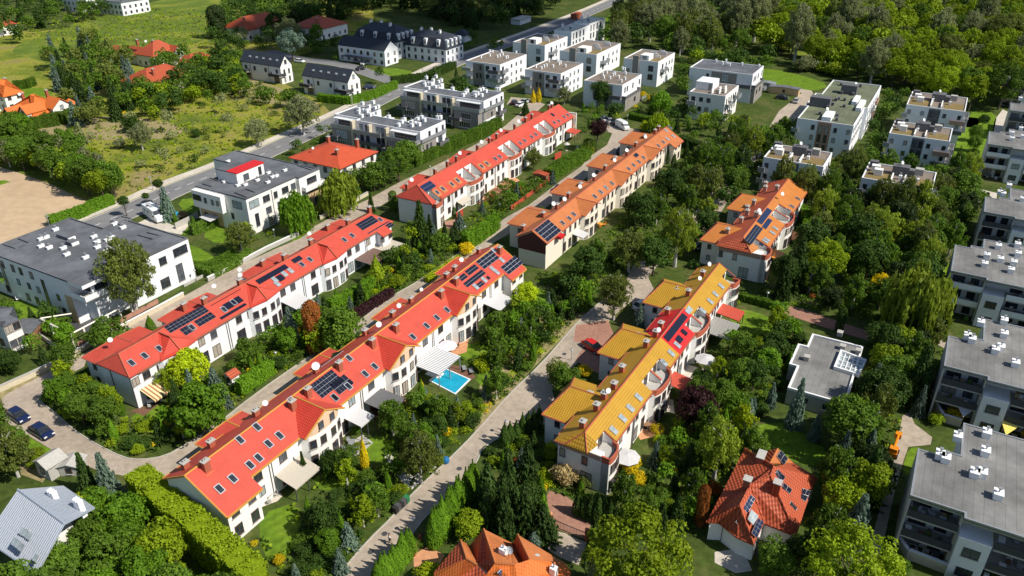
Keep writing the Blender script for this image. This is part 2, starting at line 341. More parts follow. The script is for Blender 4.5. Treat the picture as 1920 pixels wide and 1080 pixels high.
# ------------------------------------------------------------ terraced rows
def interp(z0, k, t): return z0 - k * t
def row(label, opx, hr, he, s0, s1, tf, tr, roof, wall, mt_trim='trim', hip0=0, hip1=0, gables=(), recess=(), wings=(), ext=(), gt='redtile', gw='peach', wmt='frame',
        wins=(), lows=(), pipes=(), roofsec=(), rearroof=None, wingroof=None, bayw=3.9, tgab=5.6, hipt=None, angpx=None):
    """one terraced row: s runs along the ridge, t is negative to the rear. Returns its frame and root."""
    o = G(*opx, hr); e = G(*angpx, hr); ang = math.degrees(math.atan2(*(e - o)[[1, 0]]))
    fr = Fr(o, ang); kf = (hr - he) / tf; kr = (hr - he) / tr; rearroof = rearroof or roof; wingroof = wingroof or roof
    root = thing('terraced_row', label, 'terraced houses', (o[0], o[1], 0), fr.a)
    fr.foot((s0, s1, -tr, tf), .3)
    # --- walls
    cuts = sorted({s0 + .35, s1 - .35} | {c - h_ for c, h_ in recess if c - h_ > s0 + .4} | {c + h_ for c, h_ in recess if c + h_ < s1 - .4} | ({0.0} if hip0 else set()) | ({s1 - hip1} if hip1 else set()))
    mb = MB()
    for a, b in zip(cuts[:-1], cuts[1:]):
        mid = (a + b) / 2; rec = any(abs(mid - c) < h_ for c, h_ in recess); hipped = (hip0 and mid < 0) or (hip1 and mid > s1 - hip1)
        if hipped: sec = [(-tr + .4, 0), (tf - .4, 0), (tf - .4, he - .05), (-tr + .4, he - .05)]
        elif rec: sec = [(-tr + .4, 0), (tf - .4, 0), (tf - .4, 5.2), (1.5, 5.2), (1.5, hr - kf * 1.5 - .26), (0, hr - .28), (-tr + .4, hr - kr * (tr - .4) - .25)]
        else: sec = [(-tr + .4, 0), (tf - .4, 0), (tf - .4, hr - kf * (tf - .4) - .25), (0, hr - .28), (-tr + .4, hr - kr * (tr - .4) - .25)]
        prism(mb, sec, a, b, wall)
    for a, b, te in ext:      # end houses stand a little further out
        [window(root, (a + b) / 2 + d, te - .39, z_, 1.2, h_, 'f', wmt) for d in (-1.3, 1.3) for z_, h_ in ((4.3, 1.3), (1.5, 1.7))]
        z = hr - kf * te; prism(mb, [(tf - .401, 0), (te - .4, 0), (te - .4, z + kf * .4 - .25), (tf - .401, hr - kf * (tf - .4) - .27)], a + .35, b - .35, wall)
    mb.build('wall', root)
    # --- slopes
    rb = MB(); rr = MB(); tb = MB(); th = .2
    P = lambda s, t: L3(s, t, hr - (kf * t if t > 0 else -kr * t))
    r0 = 0.0 if hip0 else s0; r1 = s1 - hip1 if hip1 else s1
    secs = []   # front slope cut into strips at the recesses and colour changes
    xs = sorted({r0, r1} | {c + d for c, h_ in recess for d in (-h_, h_) if r0 < c + d < r1} | {x for q in roofsec for x in q[:2] if r0 < x < r1} | {x for q in ext for x in q[:2] if r0 < x < r1})
    for a, b in zip(xs[:-1], xs[1:]):
        mid = (a + b) / 2; rec = [q for q in recess if abs(mid - q[0]) < q[1]]; m_ = roof
        for q in roofsec:
            if q[0] <= mid <= q[1]: m_ = q[2]
        te = tf
        for q in ext:
            if q[0] <= mid <= q[1]: te = q[2]
        if rec: te = 1.5
        rb.slab([P(a, 0), P(a, te), P(b, te), P(b, 0)], th, m_)
        m2 = m_ if m_ != roof else rearroof
        rr.slab([P(a, -.001), P(b, -.001), P(b, -tr), P(a, -tr)], th, m2)
        if not rec: tb.slab([L3(a, te + .01, P(a, te)[2] + .02), L3(a, te + .13, P(a, te)[2] + .02), L3(b, te + .13, P(b, te)[2] + .02), L3(b, te + .01, P(b, te)[2] + .02)], .26, mt_trim)
        tb.slab([L3(a, -tr - .13, P(a, -tr)[2] + .02), L3(a, -tr - .01, P(a, -tr)[2] + .02), L3(b, -tr - .01, P(b, -tr)[2] + .02), L3(b, -tr - .13, P(b, -tr)[2] + .02)], .26, mt_trim)
    def strip(p, q, wd=.16, up=.05, m_=mt_trim):
        p = np.array(p); q = np.array(q); tb.tube(p + [0, 0, up - .05], q + [0, 0, up - .05], wd * .6, m_, 5)
    if hip0:
        c0 = L3(s0, tf, he); c1 = L3(s0, -tr, he); a0 = P(0, 0); ht = hipt if hipt is not None else tf
        rb.slab([a0, L3(s0, ht, he), P(0, tf)], th, roof) if hipt is None else None
        if hipt is None:
            rb.slab([a0, c1, c0], th, gt if gt else roof); rr.slab([a0, P(0, -tr), c1], th, rearroof)
            strip(a0, c0); strip(a0, c1)
        else:
            h0 = L3(s0, hipt, he); rb.slab([a0, L3(s0, -2.2, he + (hr - he) * .0), h0], th, gt); rr.slab([a0, P(0, -tr), c1, L3(s0, -2.2, he)], th, rearroof)
            strip(a0, h0); strip(a0, L3(s0, -2.2, he)); strip(c1, L3(s0, -2.2, he)); rb.slab([a0, h0, L3(0, hipt + .9, hr - kf * (hipt + .9))], th, roof)
    if hip1:
        c0 = L3(s1, tf, he); c1 = L3(s1, -tr, he); a0 = P(r1, 0)
        rb.slab([a0, c0, c1], th, roof); rb.slab([a0, P(r1, tf), c0], th, roof); rr.slab([a0, c1, P(r1, -tr)], th, rearroof)
    for a, te in ((s0, tf), (s1, tf)):
        if (a == s0 and hip0) or (a == s1 and hip1): continue
        for q in ext:
            if q[0] <= a <= q[1]: te = q[2]
        strip(P(a, 0), P(a, te)); strip(P(a, 0), P(a, -tr))
    strip(P(r0, 0), P(r1, 0), .2, .07)
    rb.build('front_roof', root); rr.build('rear_roof', root)
    # --- cross gables over the curved bays
    for c in gables:
        g = MB(); zr = hr - .02; hw = bayw; te = tf + .95
        g.slab([L3(c, .0, zr), L3(c, tgab, zr - .25), L3(c - hw, te, he), L3(c - hw, tf - .2, he + .12)], .18, gt)
        g.slab([L3(c, .0, zr), L3(c + hw, tf - .2, he + .12), L3(c + hw, te, he), L3(c, tgab, zr - .25)], .18, roof)
        strip(L3(c, 0, zr), L3(c, tgab, zr - .22)); strip(L3(c, tgab, zr - .3), L3(c - hw, te, he - .06), .2); strip(L3(c, tgab, zr - .3), L3(c + hw, te, he - .06), .2)
        g.build('gable_roof', root)
        bay(root, c, tf - .41, tf + 1.25, hw - .35, he, wall, gw, lambda s, c=c, hw=hw, zr=zr: he + (zr - he - .1) * (1 - abs(s - c) / hw) - .28)
    for c, hw in recess:
        bay(root, c, tf - .41, tf + .95, hw, 5.0, wall, mt_trim if mt_trim == 'trim' and gw == 'trimbay' else wall, None, par=True, lo=s0 + .36, hi=s1 - .36)
        q = MB(); zt = hr - kf * 1.5 - .25
        for sg in (-1, 1):
            sx = c + sg * hw
            if sx < s0 + .3 or sx > s1 - .3: continue
            q.slab([L3(sx - .09, 1.5, zt + .2), L3(sx + .09, 1.5, zt + .2), L3(sx + .09, tf - .2, he - .02), L3(sx - .09, tf - .2, he - .02)], .22, mt_trim)
            k = [(1.5, 5.2), (tf - .3, 5.2), (tf - .3, he - .2), (1.5, zt)]; prism(q, k, sx - .07, sx + .07, wall)
        if s0 + .5 < c < s1 - .5 and hw > 2.6:
            k = [(1.5, 5.2), (tf + .2, 5.2), (tf - .1, he - .1), (1.5, zt)]; prism(q, k, c - .09, c + .09, wall)
            q.slab([L3(c - .16, 1.5, zt + .2), L3(c + .16, 1.5, zt + .2), L3(c + .16, tf, he), L3(c - .16, tf, he)], .16, mt_trim)
        q.box(max(c - hw, s0 + .4), min(c + hw, s1 - .4), -(tf + .2), -1.5, 5.21, 5.25, 'conc')
        q.build('terrace_wall', root)
        for sg in (-1, 1):
            x = c + sg * hw * .5
            if s0 + .6 < x < s1 - .6: window(root, x, 1.52, 6.15, 1.3, 1.5, 'f', wmt, mull=1)
    # --- rear wings with their own hipped roofs
    for c, hw, to, ze, zr in wings:
        wb = MB(); wr = MB()
        wb.box(c - hw + .35, c + hw - .35, tr - .45, -to - .35, 0, ze - .05, wall)
        a, b = (c, to + 1.7), (c, -1.2)
        ri = L3(c, to + 1.8, zr); rj = L3(c, -tr * .30, min(zr, hr - kr * tr * .30) + .03); zc = ze
        e1, e2, e3, e4 = L3(c - hw, to, ze), L3(c + hw, to, ze), L3(c + hw, -tr + .3, zc), L3(c - hw, -tr + .3, zc)
        wr.slab([ri, e1, e4, rj], .18, wingroof); wr.slab([ri, rj, e3, e2], .18, wingroof); wr.slab([ri, e2, e1], .18, wingroof)
        for p, q in ((ri, e1), (ri, e2), (ri, rj)): strip(p, q)
        for p, q in ((e1, e4), (e1, e2)): strip(np.array(p) - [0, 0, .1], np.array(q) - [0, 0, .1], .22)
        fr.foot((c - hw, c + hw, to, -tr), .2)
        for y in (2.0, 4.4 if ze > 5 else 3.6):
            window(root, c - hw + .34, (to - tr) / 2, y - .3, .8, 1.0, 'l', wmt, mull=0)
        wb.build('rear_wing', root); wr.build('wing_roof', root)
    tb.build('trim', root)
    # --- windows and rain pipes
    for s, z, ww, hh in wins: window(root, s, tf - .39, z, ww, hh, 'f', wmt)
    for s, z, ww, hh in lows: window(root, s, tf - .39, z, ww, hh, 'f', wmt, mull=1, sill=False)
    for s in pipes:
        for d in (-.22, .22): pb = MB(); pb.tube(L3(s + d, tf - .33, 0), L3(s + d, tf - .33, he - .15), .055, 'metal'); pb.build('rain_pipe', root)
    fr.foot((s0, s1, tf, tf + 3.2), 0)
    return fr, root
def bay(root, c, t0, t1, hw, top, wall, gw, topf, par=False, lo=-99, hi=99):
    """curved bay: plan is a shallow arc; topf gives the gable's rake above it"""
    n = 12; arc = []
    for i in range(n + 1):
        x = -1 + 2 * i / n; arc.append((c + x * hw, t0 + (t1 - t0) * math.sqrt(max(0, 1 - abs(x) ** 2.4))))
    arc = [(min(max(a, lo), hi), b) for a, b in arc]
    wb = MB(); gb = MB(); zt = top - (.55 if topf else 0)
    for (a, b), (p, q) in zip(arc[:-1], arc[1:]):
        wb.slab([L3(a, t0 - .02, zt), L3(a, b, zt), L3(p, q, zt), L3(p, t0 - .02, zt)], zt, wall)
        if topf:
            za, zb = max(topf(a), zt + .02), max(topf(p), zt + .02)
            k = len(gb.v); gb.v += [L3(a, t0, zt + .01), L3(a, b - .03, zt + .01), L3(p, q - .03, zt + .01), L3(p, t0, zt + .01), L3(a, t0, za), L3(a, b - .03, za), L3(p, q - .03, zb), L3(p, t0, zb)]
            mi = gb.m(gw)
            for f in ((0, 1, 2, 3), (4, 5, 6, 7), (0, 1, 5, 4), (1, 2, 6, 5), (2, 3, 7, 6), (3, 0, 4, 7)): gb.f.append(tuple(k + x for x in f)); gb.mi.append(mi)
    wb.build('bay_wall', root)
    if topf: gb.build('gable_wall', root)
    if par:
        pb = MB()
        for (a, b), (p, q) in zip(arc[:-1], arc[1:]):
            if abs(a - p) + abs(b - q) < .02: continue
            d = np.array([p - a, q - b]); d /= np.linalg.norm(d); nn = np.array([d[1], -d[0]]) * .16
            if (nn @ [a - c, b - t0]) > 0: nn = -nn
            pb.slab([L3(a, b, 5.85), L3(p, q, 5.85), L3(p + nn[0], q + nn[1], 5.85), L3(a + nn[0], b + nn[1], 5.85)], .85, gw)
            pb.slab([L3(a - nn[0] * .4, b - nn[1] * .4, 5.97), L3(p - nn[0] * .4, q - nn[1] * .4, 5.97), L3(p + nn[0] * 1.3, q + nn[1] * 1.3, 5.97), L3(a + nn[0] * 1.3, b + nn[1] * 1.3, 5.97)], .12, 'trim')
        pb.build('parapet', root)
    for x in (-.72, -.28, .28, .72):
        s = c + x * hw
        if not lo + .5 < s < hi - .5: continue
        t = t0 + (t1 - t0) * math.sqrt(1 - abs(x) ** 2.4); dt = -(t1 - t0) * 1.2 * abs(x) ** 1.4 / math.sqrt(1 - abs(x) ** 2.4) * (1 if x > 0 else -1) / hw
        rz = -math.atan(dt)
        window(root, s, t + .06, 4.15, .95, 1.35, 'f', 'frame', rz=rz, mull=0 if abs(x) > .5 else 1)
        window(root, s, t + .06, 1.35, 1.15 if abs(x) < .5 else .9, 2.1, 'f', 'frame', rz=rz, sill=False, mull=1)
    if topf:
        for x in (-.3, .3):
            s = c + x * hw; t = t0 + (t1 - t0) * math.sqrt(1 - abs(x) ** 2.4)
            window(root, s, t + .04, top + .55, .85, 1.2, 'f', 'frame', mull=0)
def T(o, k): return lambda x, y: (o[0] + x / k, o[1] + y / k)
# zoomed crops the measurements were taken in
A1 = T((140, 540), 4.5); A2 = T((440, 390), 5.144); B1 = T((300, 700), 3.725); B2 = T((560, 560), 4.5); B3 = T((780, 440), 6)
C1 = T((720, 270), 6.354); C2 = T((880, 180), 6.748); D3 = T((950, 330), 6.75); D4 = T((1090, 220), 6.752)
E5 = T((1010, 670), 4.319); E6 = T((1110, 490), 5.143); F7 = T((1300, 320), 5.141)
def rep(per, c0, n, lst): return [(c0 + per * i + d, *r) for i in range(n) for d, *r in lst]
def skies(fr, root, hr, k, pts, **kw):
    for p in pts: s, t, z = fr.slope(*p, hr, k); skylight(root, s, t, z, k, **kw)
# ---- row A: red, along the walled lane, solar panels, awnings
fA, rA = row('long red-roofed terrace beside the walled lane, its blank bluish end wall at the road junction', A1(370, 555), 8.0, 6.0, -1.6, 62.3, 3.75, 3.8, 'red', 'wht2', hip0=1.6, hip1=2.6,
    angpx=A2(1320, 45), gables=(), gt='red', ext=((56.6, 59.7, 5.3),), wings=((4.2, 5.2, -8.2, 5.3, 6.7), (17.5, 5.3, -7.3, 5.3, 6.7), (35.5, 5.4, -7.4, 5.3, 6.7), (53.8, 5.2, -7.6, 5.3, 6.7)),
    wins=rep(18.3, 7, 3, [(-5.7, 4.55, 1.25, 1.3), (-3.2, 4.5, 1.25, 1.3), (4.7, 4.6, 1.25, 1.3), (7.2, 4.55, 1.25, 1.3)]) + [(54.2, 4.55, 1.25, 1.3), (-.6, 4.55, 1.2, 1.3)],
    lows=rep(18.3, 7, 3, [(-5.7, 1.5, 1.8, 2.1), (4.7, 1.5, 1.6, 2.1), (7.2, 1.5, 1.6, 2.1)]), pipes=(5.0, 17.0 + .1, 35.2, 53.4))
for c in (7.0, 25.2, 43.4):     # shallow hipped dormers over the bays
    g = MB()
    g.slab([L3(c, 0, 7.99), L3(c, 2.6, 7.95), L3(c - .1, 4.75, 6.02), L3(c - 3.4, 4.1, 5.98)], .2, 'redtile'); g.slab([L3(c, 0, 7.99), L3(c + 3.6, 4.1, 5.98), L3(c - .1, 4.75, 6.02), L3(c, 2.6, 7.95)], .2, 'red')
    g.tube(L3(c, 0, 8.02), L3(c, 2.6, 7.97), .09, 'trim'); g.tube(L3(c, 2.6, 7.97), L3(c - .1, 4.75, 6.04), .09, 'trim'); g.build('gable_roof', rA)
    bay(rA, c, 3.3, 4.55, 3.6, 5.7, 'wht2', 'peach', None)
kA = 2 / 3.75
solar(rA, fA, 8, kA, (A1(1080, 150), A1(810, 385)), 10, 3)
solar(rA, fA, 8, kA, (A1(960, 310), A1(940, 405)), 3, 2); solar(rA, fA, 8, kA, (A1(1145, 205), A1(1055, 330)), 5, 2)
solar(rA, fA, 8, kA, (A1(1400, 10), A1(1150, 155)), 12, 2, gap=.02, line='panel'); solar(rA, fA, 8, kA, (A1(1435, 130), A1(1240, 270)), 9, 1, gap=.02, line='panel'); solar(rA, fA, 8, kA, (A1(1380, 70), A1(1290, 190)), 5, 1, gap=.02, line='panel')
solar(rA, fA, 8, kA, (A2(480, 545), A2(240, 740)), 8, 1, gap=.02, line='panel'); solar(rA, fA, 8, kA, (A2(440, 640), A2(440, 715)), 3, 2, gap=.02, line='panel'); solar(rA, fA, 8, kA, (A2(620, 460), A2(580, 540)), 3, 1)
solar(rA, fA, 8, kA, (A2(1320, 75), A2(1235, 220)), 5, 3); solar(rA, fA, 8, kA, (A2(1480, 130), A2(1290, 255)), 8, 1); solar(rA, fA, 8, kA, (A2(1500, 140), A2(1490, 200)), 3, 2)
skies(fA, rA, 8, kA, [A1(480, 635), A1(590, 575), A1(715, 515), A1(990, 335), A1(1260, 185), A1(1340, 125), A2(725, 500), A2(648, 548), A2(1057, 310), A2(1132, 268), A2(1403, 115)])
skies(fA, rA, 8, kA, [A2(385, 695), A2(410, 735), A2(480, 640), A2(538, 608)], gl='glassp')
for s, t in ((17.2, -1.2), (24.5, -.6), (35.5, -.8), (43, -1.2), (53.5, -.8), (61.4, -1.6), (15.6, -4.5), (33.8, -4.8), (52, -5)): chimney(rA, s, t, 7.9 - abs(t) * .35)
for s, t in ((2.0, -4.6), (26.0, -2.0), (28.6, -5), (46, -4.2), (21.5, -3.6)): dish(rA, s, t, 9.3 - abs(t) * .3)
# ---- row B: red, the longest, three cross gables
fB, rB = row('longest red-roofed terrace with three pointed cross gables, behind the swimming pool garden', (346, 892), 8.6, 6.0, 0.0, 72.4, 4.35, 4.7, 'red', 'wht', mt_trim='trimy', angpx=(935, 457),
    gables=(18.0, 35.9, 53.9), ext=((0, 5.6, 6.1), (67.0, 72.4, 6.1)), wings=((11.2, 4.0, -7.6, 5.0, 6.7), (29.4, 4.0, -7.7, 5.0, 6.7), (47.8, 4.0, -7.7, 5.0, 6.7), (66.3, 4.0, -7.7, 5.0, 6.7)),
    wins=rep(17.95, 18, 3, [(-6.8, 4.7, 1.35, 1.4), (6.8, 4.7, 1.35, 1.4)]) + [(6.9, 4.7, 1.35, 1.4), (65, 4.7, 1.35, 1.4)],
    lows=rep(17.95, 18, 3, [(-6.8, 1.4, 1.5, 2.1), (4.9, 1.4, 1.2, 2.2), (6.9, 1.7, 1.3, 1.5), (-4.6, 1.4, 1.4, 2.1)]) + [(6.9, 2.2, 1.4, 1.4)], pipes=(9.0, 26.9, 44.9, 62.9))
kB = 2.6 / 4.35
skies(fB, rB, 8.6, kB, [B1(415, 810), B1(508, 738), B1(628, 643), B1(688, 593), B1(757, 495), B1(834, 437), B1(558, 468), B1(677, 378), B1(920, 195), B1(1220, 172),
    B2(560, 638), B2(640, 575), B2(422, 505), B2(302, 838), B2(418, 743), B2(962, 325), B2(1078, 232), B2(1165, 163), B2(1250, 97)])
skies(fB, rB, 8.6, kB, [B3(670, 590), B3(765, 512), B3(870, 180), B3(965, 290), B3(860, 390), B3(905, 425)], gl='glassp')
solar(rB, fB, 8.6, kB, (B2(275, 600), B2(200, 845)), 8, 4); solar(rB, fB, 8.6, kB, (B2(380, 640), B2(345, 815)), 5, 2); solar(rB, fB, 8.6, kB, (B2(430, 680), B2(430, 735)), 2, 2)
solar(rB, fB, 8.6, kB, (B3(840, 180), B3(770, 395)), 4, 3, gap=.1); solar(rB, fB, 8.6, kB, (B3(1110, 240), B3(1045, 455)), 4, 3, gap=.1); solar(rB, fB, 8.6, kB, (B3(655, 335), B3(600, 465)), 4, 2); solar(rB, fB, 8.6, kB, (B3(535, 435), B3(520, 530)), 3, 2)
solar(rB, fB, 8.6, kB, (B3(735, 395), B3(580, 600)), 7, 2); solar(rB, fB, 8.6, kB, (B3(730, 520), B3(715, 605)), 3, 2); solar(rB, fB, 8.6, kB, (B3(805, 465), B3(820, 515)), 2, 1)
solar(rB, fB, 8.6, -2.6 / 4.7, (B2(160, 500), B2(190, 580)), 2, 2)
for s, t in ((2.4, .9), (16.5, 1.3), (19.6, 1.2), (26.4, .9), (33.6, 1.1), (39.0, 1.4), (51.4, 1.4), (56.2, 1.2), (70.6, 1.4)): chimney(rB, s, t, 8.6 - kB * t + .2, skirt='trimy')
for s, t in ((1.8, -2.2), (6.5, -3.2), (13.6, -2.6), (25, -2.4), (37, -3.2), (43, -2.4), (48.5, -2.8), (61.5, -2.6), (58, -2), (70, -2.8)): chimney(rB, s, t, 8.4 - .55 * abs(t))
for s, t, r in ((14.4, -1.4, .5), (24.2, -1.5, .75), (37.6, -.8, .6), (43.8, -1.6, .5), (62.6, -1.8, .55), (50, -1.6, .4)): dish(rB, s, t, 9.2, r)
# ---- row C: red, corner terraces cut into the roof
fC, rC = row('red-roofed terrace with roof terraces cut into its slope, farther along the walled lane', C1(395, 490), 9.0, 6.0, -1.7, 73.6, 4.9, 4.9, 'red', 'wht', hip0=1.7, angpx=C2(1170, 85), gt='red', gw='trimbay',
    recess=((-.2, 2.6), (17.0, 3.6), (37.0, 3.6), (57.2, 3.6)), wings=((9.2, 4.8, -8.1, 5.4, 7.4), (29.2, 4.8, -8.1, 5.4, 7.4), (49.0, 4.8, -8.0, 5.4, 7.4), (69.2, 4.4, -8.2, 5.4, 7.4)),
    wins=rep(20, 7.0, 4, [(-4.0, 4.6, 1.15, 1.4), (-1.4, 4.6, 1.15, 1.4), (1.7, 4.6, 1.15, 1.4), (4.2, 4.6, 1.15, 1.4)])[:-1],
    lows=rep(20, 7.0, 4, [(-4.6, 1.3, .9, 2.2), (-1.4, 1.8, 1.15, 1.5), (1.7, 1.3, 1.0, 2.2), (4.2, 1.5, 1.15, 1.9)])[:-1], pipes=(7.1, 27.1, 47.1, 67.1))
kC = 3 / 4.9
skies(fC, rC, 9, kC, [C1(632, 580), C1(700, 537), C1(808, 482), C1(876, 437), C1(1160, 270), C1(1225, 235)], patch='orange')
skies(fC, rC, 9, kC, [C1(1325, 180), C1(1378, 152), C2(645, 602), C2(700, 567), C2(788, 520), C2(840, 487), C2(1075, 340), C2(1130, 318), C2(1198, 268), C2(1245, 243)])
solar(rC, fC, 9, kC, (C1(545, 440), C1(500, 580)), 5, 2, 'panelb'); solar(rC, fC, 9, kC, (C2(1040, 215), C2(1065, 265)), 1, 1)
for s, t in ((2.2, -4.4), (9, -1.2), (20, -4.9), (23.2, -4.2), (28.4, -1.2), (40.8, -4.9), (43.8, -4.3), (48.2, -1.2), (61.8, -4.9), (64.4, -4.2), (69.4, -1.2), (72, -1.5)): chimney(rC, s, t, 8.8 - .6 * abs(t) + .4, w=.6, l=.7)
for s, t in ((2.8, -3.4), (23.6, -3.4), (29.8, -.8), (44.6, -3.4), (50.2, -1), (70.6, -.9)): dish(rC, s, t, 10.6 - .55 * abs(t), .6)
# end bay of row C, plum with pale flanks
q = MB(); q.box(73.3, 75.2, -4.9, -1.2, 0, 6.2, 'terra'); q.box(75.2, 75.6, -5.0, -1.1, 0, 6.6, 'wht'); q.build('end_bay', rC)
for z in (1.6, 4.4): window(rC, 74.3, 4.92, z, 1.2, 1.5, 'f', 'frame')
# ---- row D: orange
fD, rD = row('orange-roofed terrace with three pointed cross gables, uphill of the longest red one', D3(340, 680), 8.0, 6.0, -.6, 77.6, 3.3, 3.6, 'orange', 'cream', angpx=D4(1145, 70), gt='orange', gw='cream',
    gables=(19.4, 39.4, 59.6), ext=((70.8, 77.6, 5.1),), wings=((10.6, 5.2, -9.0, 5.4, 7.3), (30.2, 5.2, -9.0, 5.4, 7.3), (50.6, 5.2, -9.2, 5.4, 7.3), (71.4, 5.2, -9.2, 5.4, 7.3)), bayw=4.1, tgab=4.9,
    wins=rep(20, 10, 4, [(-1.6, 4.6, .9, 1.4), (.9, 4.6, .9, 1.4), (3.4, 4.4, .9, 1.4), (5.6, 4.4, .9, 1.2)]), lows=rep(20, 10, 3, [(-1.6, 1.4, 1.2, 2.1), (.9, 1.4, 1.2, 2.1), (3.4, 1.4, 1.3, 2.1)]), pipes=(7.8, 29.4, 49.5, 69.6), rearroof='orange', wingroof='orange')
kD = 2 / 3.3
skies(fD, rD, 8, kD, [D3(705, 598), D3(792, 540), D3(848, 487), D3(1112, 262), D3(1190, 203), D4(240, 948), D4(170, 1005), D4(598, 655), D4(660, 608), D4(728, 565), D4(785, 512), D4(975, 362), D4(1035, 317), D4(1120, 128)])
skies(fD, rD, 8, kD, [D3(1255, 150), D3(1330, 95), D4(312, 893), D4(387, 838), D4(1087, 275), D4(1163, 240), D4(1072, 170)], gl='glassp')
solar(rD, fD, 8, kD, (D3(520, 550), D3(520, 840)), 5, 4, gap=.1); solar(rD, fD, 8, kD, (D4(690, 450), D4(695, 515)), 2, 1)
for s, t in ((2.4, -3.6), (9.2, -2.6), (13.6, -1.6), (21.8, -2.8), (29, -3.2), (33, -1.6), (42.0, -2.8), (49.4, -3.2), (53, -1.6), (62, -2.8), (69.6, -3.2), (73, -1.6), (77, -2)): chimney(rD, s, t, 7.9 - .5 * abs(t), w=.6, l=.9, h=1.1)
for s, t in ((12, -1.6), (15.4, -.7), (23.6, -.9), (31.6, -1.2), (43.4, -1), (51.6, -1.2), (64, -1)): dish(rD, s, t, 8.9, .62)
M['maroon'] = mat('maroon_cladding', (.10, .03, .028), .12, 4, .8); g = MB(); prism(g, [(-3.3, 3.4), (2.95, 3.4), (2.95, 5.85), (0, 7.6), (-3.3, 5.75)], -.6 + .29, -.6 + .345, 'maroon'); g.build('cladding', rD)
g = MB(); prism(g, [(1.6, 5.2), (4.2, 5.2), (4.2, 5.7), (1.6, 7.0)], 5.4, 5.6, 'conc'); g.box(3.6, 5.4, -4.3, -2.9, 5.3, 5.9, 'cherry'); g.build('terrace_wall', rD)
# ---- row E: yellow with one cherry-red house
fE, rE = row('yellow-roofed terrace with one cherry-red house in its middle, right of the main lane', E5(375, 605), 8.0, 6.0, -1.3, 55.3, 3.3, 3.7, 'yellow', 'wht', hip0=1.3, hipt=1.0, angpx=E6(1190, 65), gt='yellow', gw='trimbay', rearroof='yellow',
    recess=((.4, 2.3), (18.6, 3.5), (36.6, 3.5), (54.6, 2.4)), roofsec=((26.2, 36.6, 'cherry'),), wings=((8.6, 5.0, -8.2, 5.2, 7.4), (26.4, 5.0, -8.2, 5.2, 7.4), (44.6, 5.0, -8.2, 5.2, 7.4)),
    wins=rep(18, 9.4, 3, [(-4.2, 4.6, .95, 1.5), (1.4, 4.6, .95, 1.5), (3.9, 4.6, .95, 1.4), (-1.6, 4.6, .9, 1.4)]), lows=rep(18, 9.4, 3, [(-4.2, 1.5, 1.1, 2.2), (1.4, 1.5, 1.1, 2.2), (3.9, 1.5, 1.2, 2.2)]), pipes=(9.6, 27.4, 45.2))
kE = 2 / 3.3
skies(fE, rE, 8, kE, [E5(605, 595), E5(678, 497), E5(740, 415), E5(807, 327), E5(1013, 47), E6(762, 890), E6(690, 980), E6(1068, 480), E6(1138, 390), E6(1188, 320), E6(1245, 243), E6(820, 810)], gl='glassp')
solar(rE, fE, 8, kE, (E6(870, 500), E6(740, 780)), 8, 2, gap=.015, line='panel'); solar(rE, fE, 8, kE, (E6(870, 650), E6(905, 725)), 3, 1, gap=.02, line='panel'); solar(rE, fE, 8, kE, (E6(830, 710), E6(850, 800)), 4, 1, gap=.02, line='panel')
solar(rE, fE, 8, kE, (E6(930, 430), E6(935, 520)), 4, 1, 'glassp')
for s, t in ((1.2, -.9), (5.4, -.9), (11.0, -.9), (16.1, -1.9), (23.5, -1.2), (35.2, -2.2), (29.8, -1.3), (41.9, -1.1), (8.9, -3.6), (26.6, -3.8), (44.2, -3.8), (50, -1.3), (8.4, -1.2), (26.8, -1)): chimney(rE, s, t, 7.9 - .54 * abs(t), w=.7, l=.8, h=1.15, mt='trim')
for s, t in ((8.6, -.7), (26.9, -.6), (46.4, -.7), (52.5, -1.0)): dish(rE, s, t, 8.8, .5)
# ---- row F: amber, short
fF, rF = row('short amber-roofed terrace with brown upper walls, ringed by dark trees', F7(480, 640), 8.0, 6.0, -2.0, 36.6, 4.7, 4.5, 'orange2', 'wht', hip0=2.0, hipt=2.4, angpx=F7(905, 90), gt='clay', gw='trimbay', rearroof='clay', wingroof='orange2',
    recess=((.2, 2.4), (18.6, 3.6)), wings=((5.6, 5.2, -8.4, 5.3, 7.3), (24.0, 5.2, -8.6, 5.3, 7.3)), wins=rep(18, 9, 2, [(-4, 4.6, 1, 1.4), (-1.5, 4.6, 1, 1.4), (2, 4.6, 1, 1.4), (4.5, 4.6, 1, 1.4)]), lows=rep(18, 9, 2, [(-4, 1.5, 1, 2.1), (2, 1.5, 1, 2.1)]), pipes=(9.2, 27.4))
kF = 2 / 4.7
skies(fF, rF, 8, kF, [F7(915, 385), F7(950, 348), F7(1005, 272)]); skies(fF, rF, 8, kF, [F7(760, 602), F7(790, 560), F7(690, 685), F7(708, 668)], gl='glassp')
solar(rF, fF, 8, kF, (F7(710, 360), F7(660, 525)), 8, 1, 'panelb'); solar(rF, fF, 8, kF, (F7(720, 460), F7(700, 570)), 5, 1, 'panelb'); solar(rF, fF, 8, kF, (F7(600, 520), F7(560, 715)), 4, 3, 'panel'); solar(rF, fF, 8, kF, (F7(640, 690), F7(665, 738)), 3, 1)
for s, t in ((3.6, -4), (9.5, -3), (14, -3), (17, -3.8), (20.5, -3.4), (30, -3.4), (33.5, -4.2), (28.5, -.6), (11.5, -.6)): chimney(rF, s, t, 7.9 - .42 * abs(t), w=.7, l=.8, h=1.2, mt='terra')
for s, t in ((11.2, .2), (12.4, -.3), (24, 1.6)): dish(rF, s, t, 9.0, .55)
for r_, lst in ((rE, ((-1.0, -2.6), (-1.0, .6))), (rF, ((-1.7, -3.4), (-1.7, -.6)))):
    for s, t in lst:
        window(r_, s - .06 + .41 - .34, t, 4.3, .8, 1.3, 'l', 'frame', mull=0); 
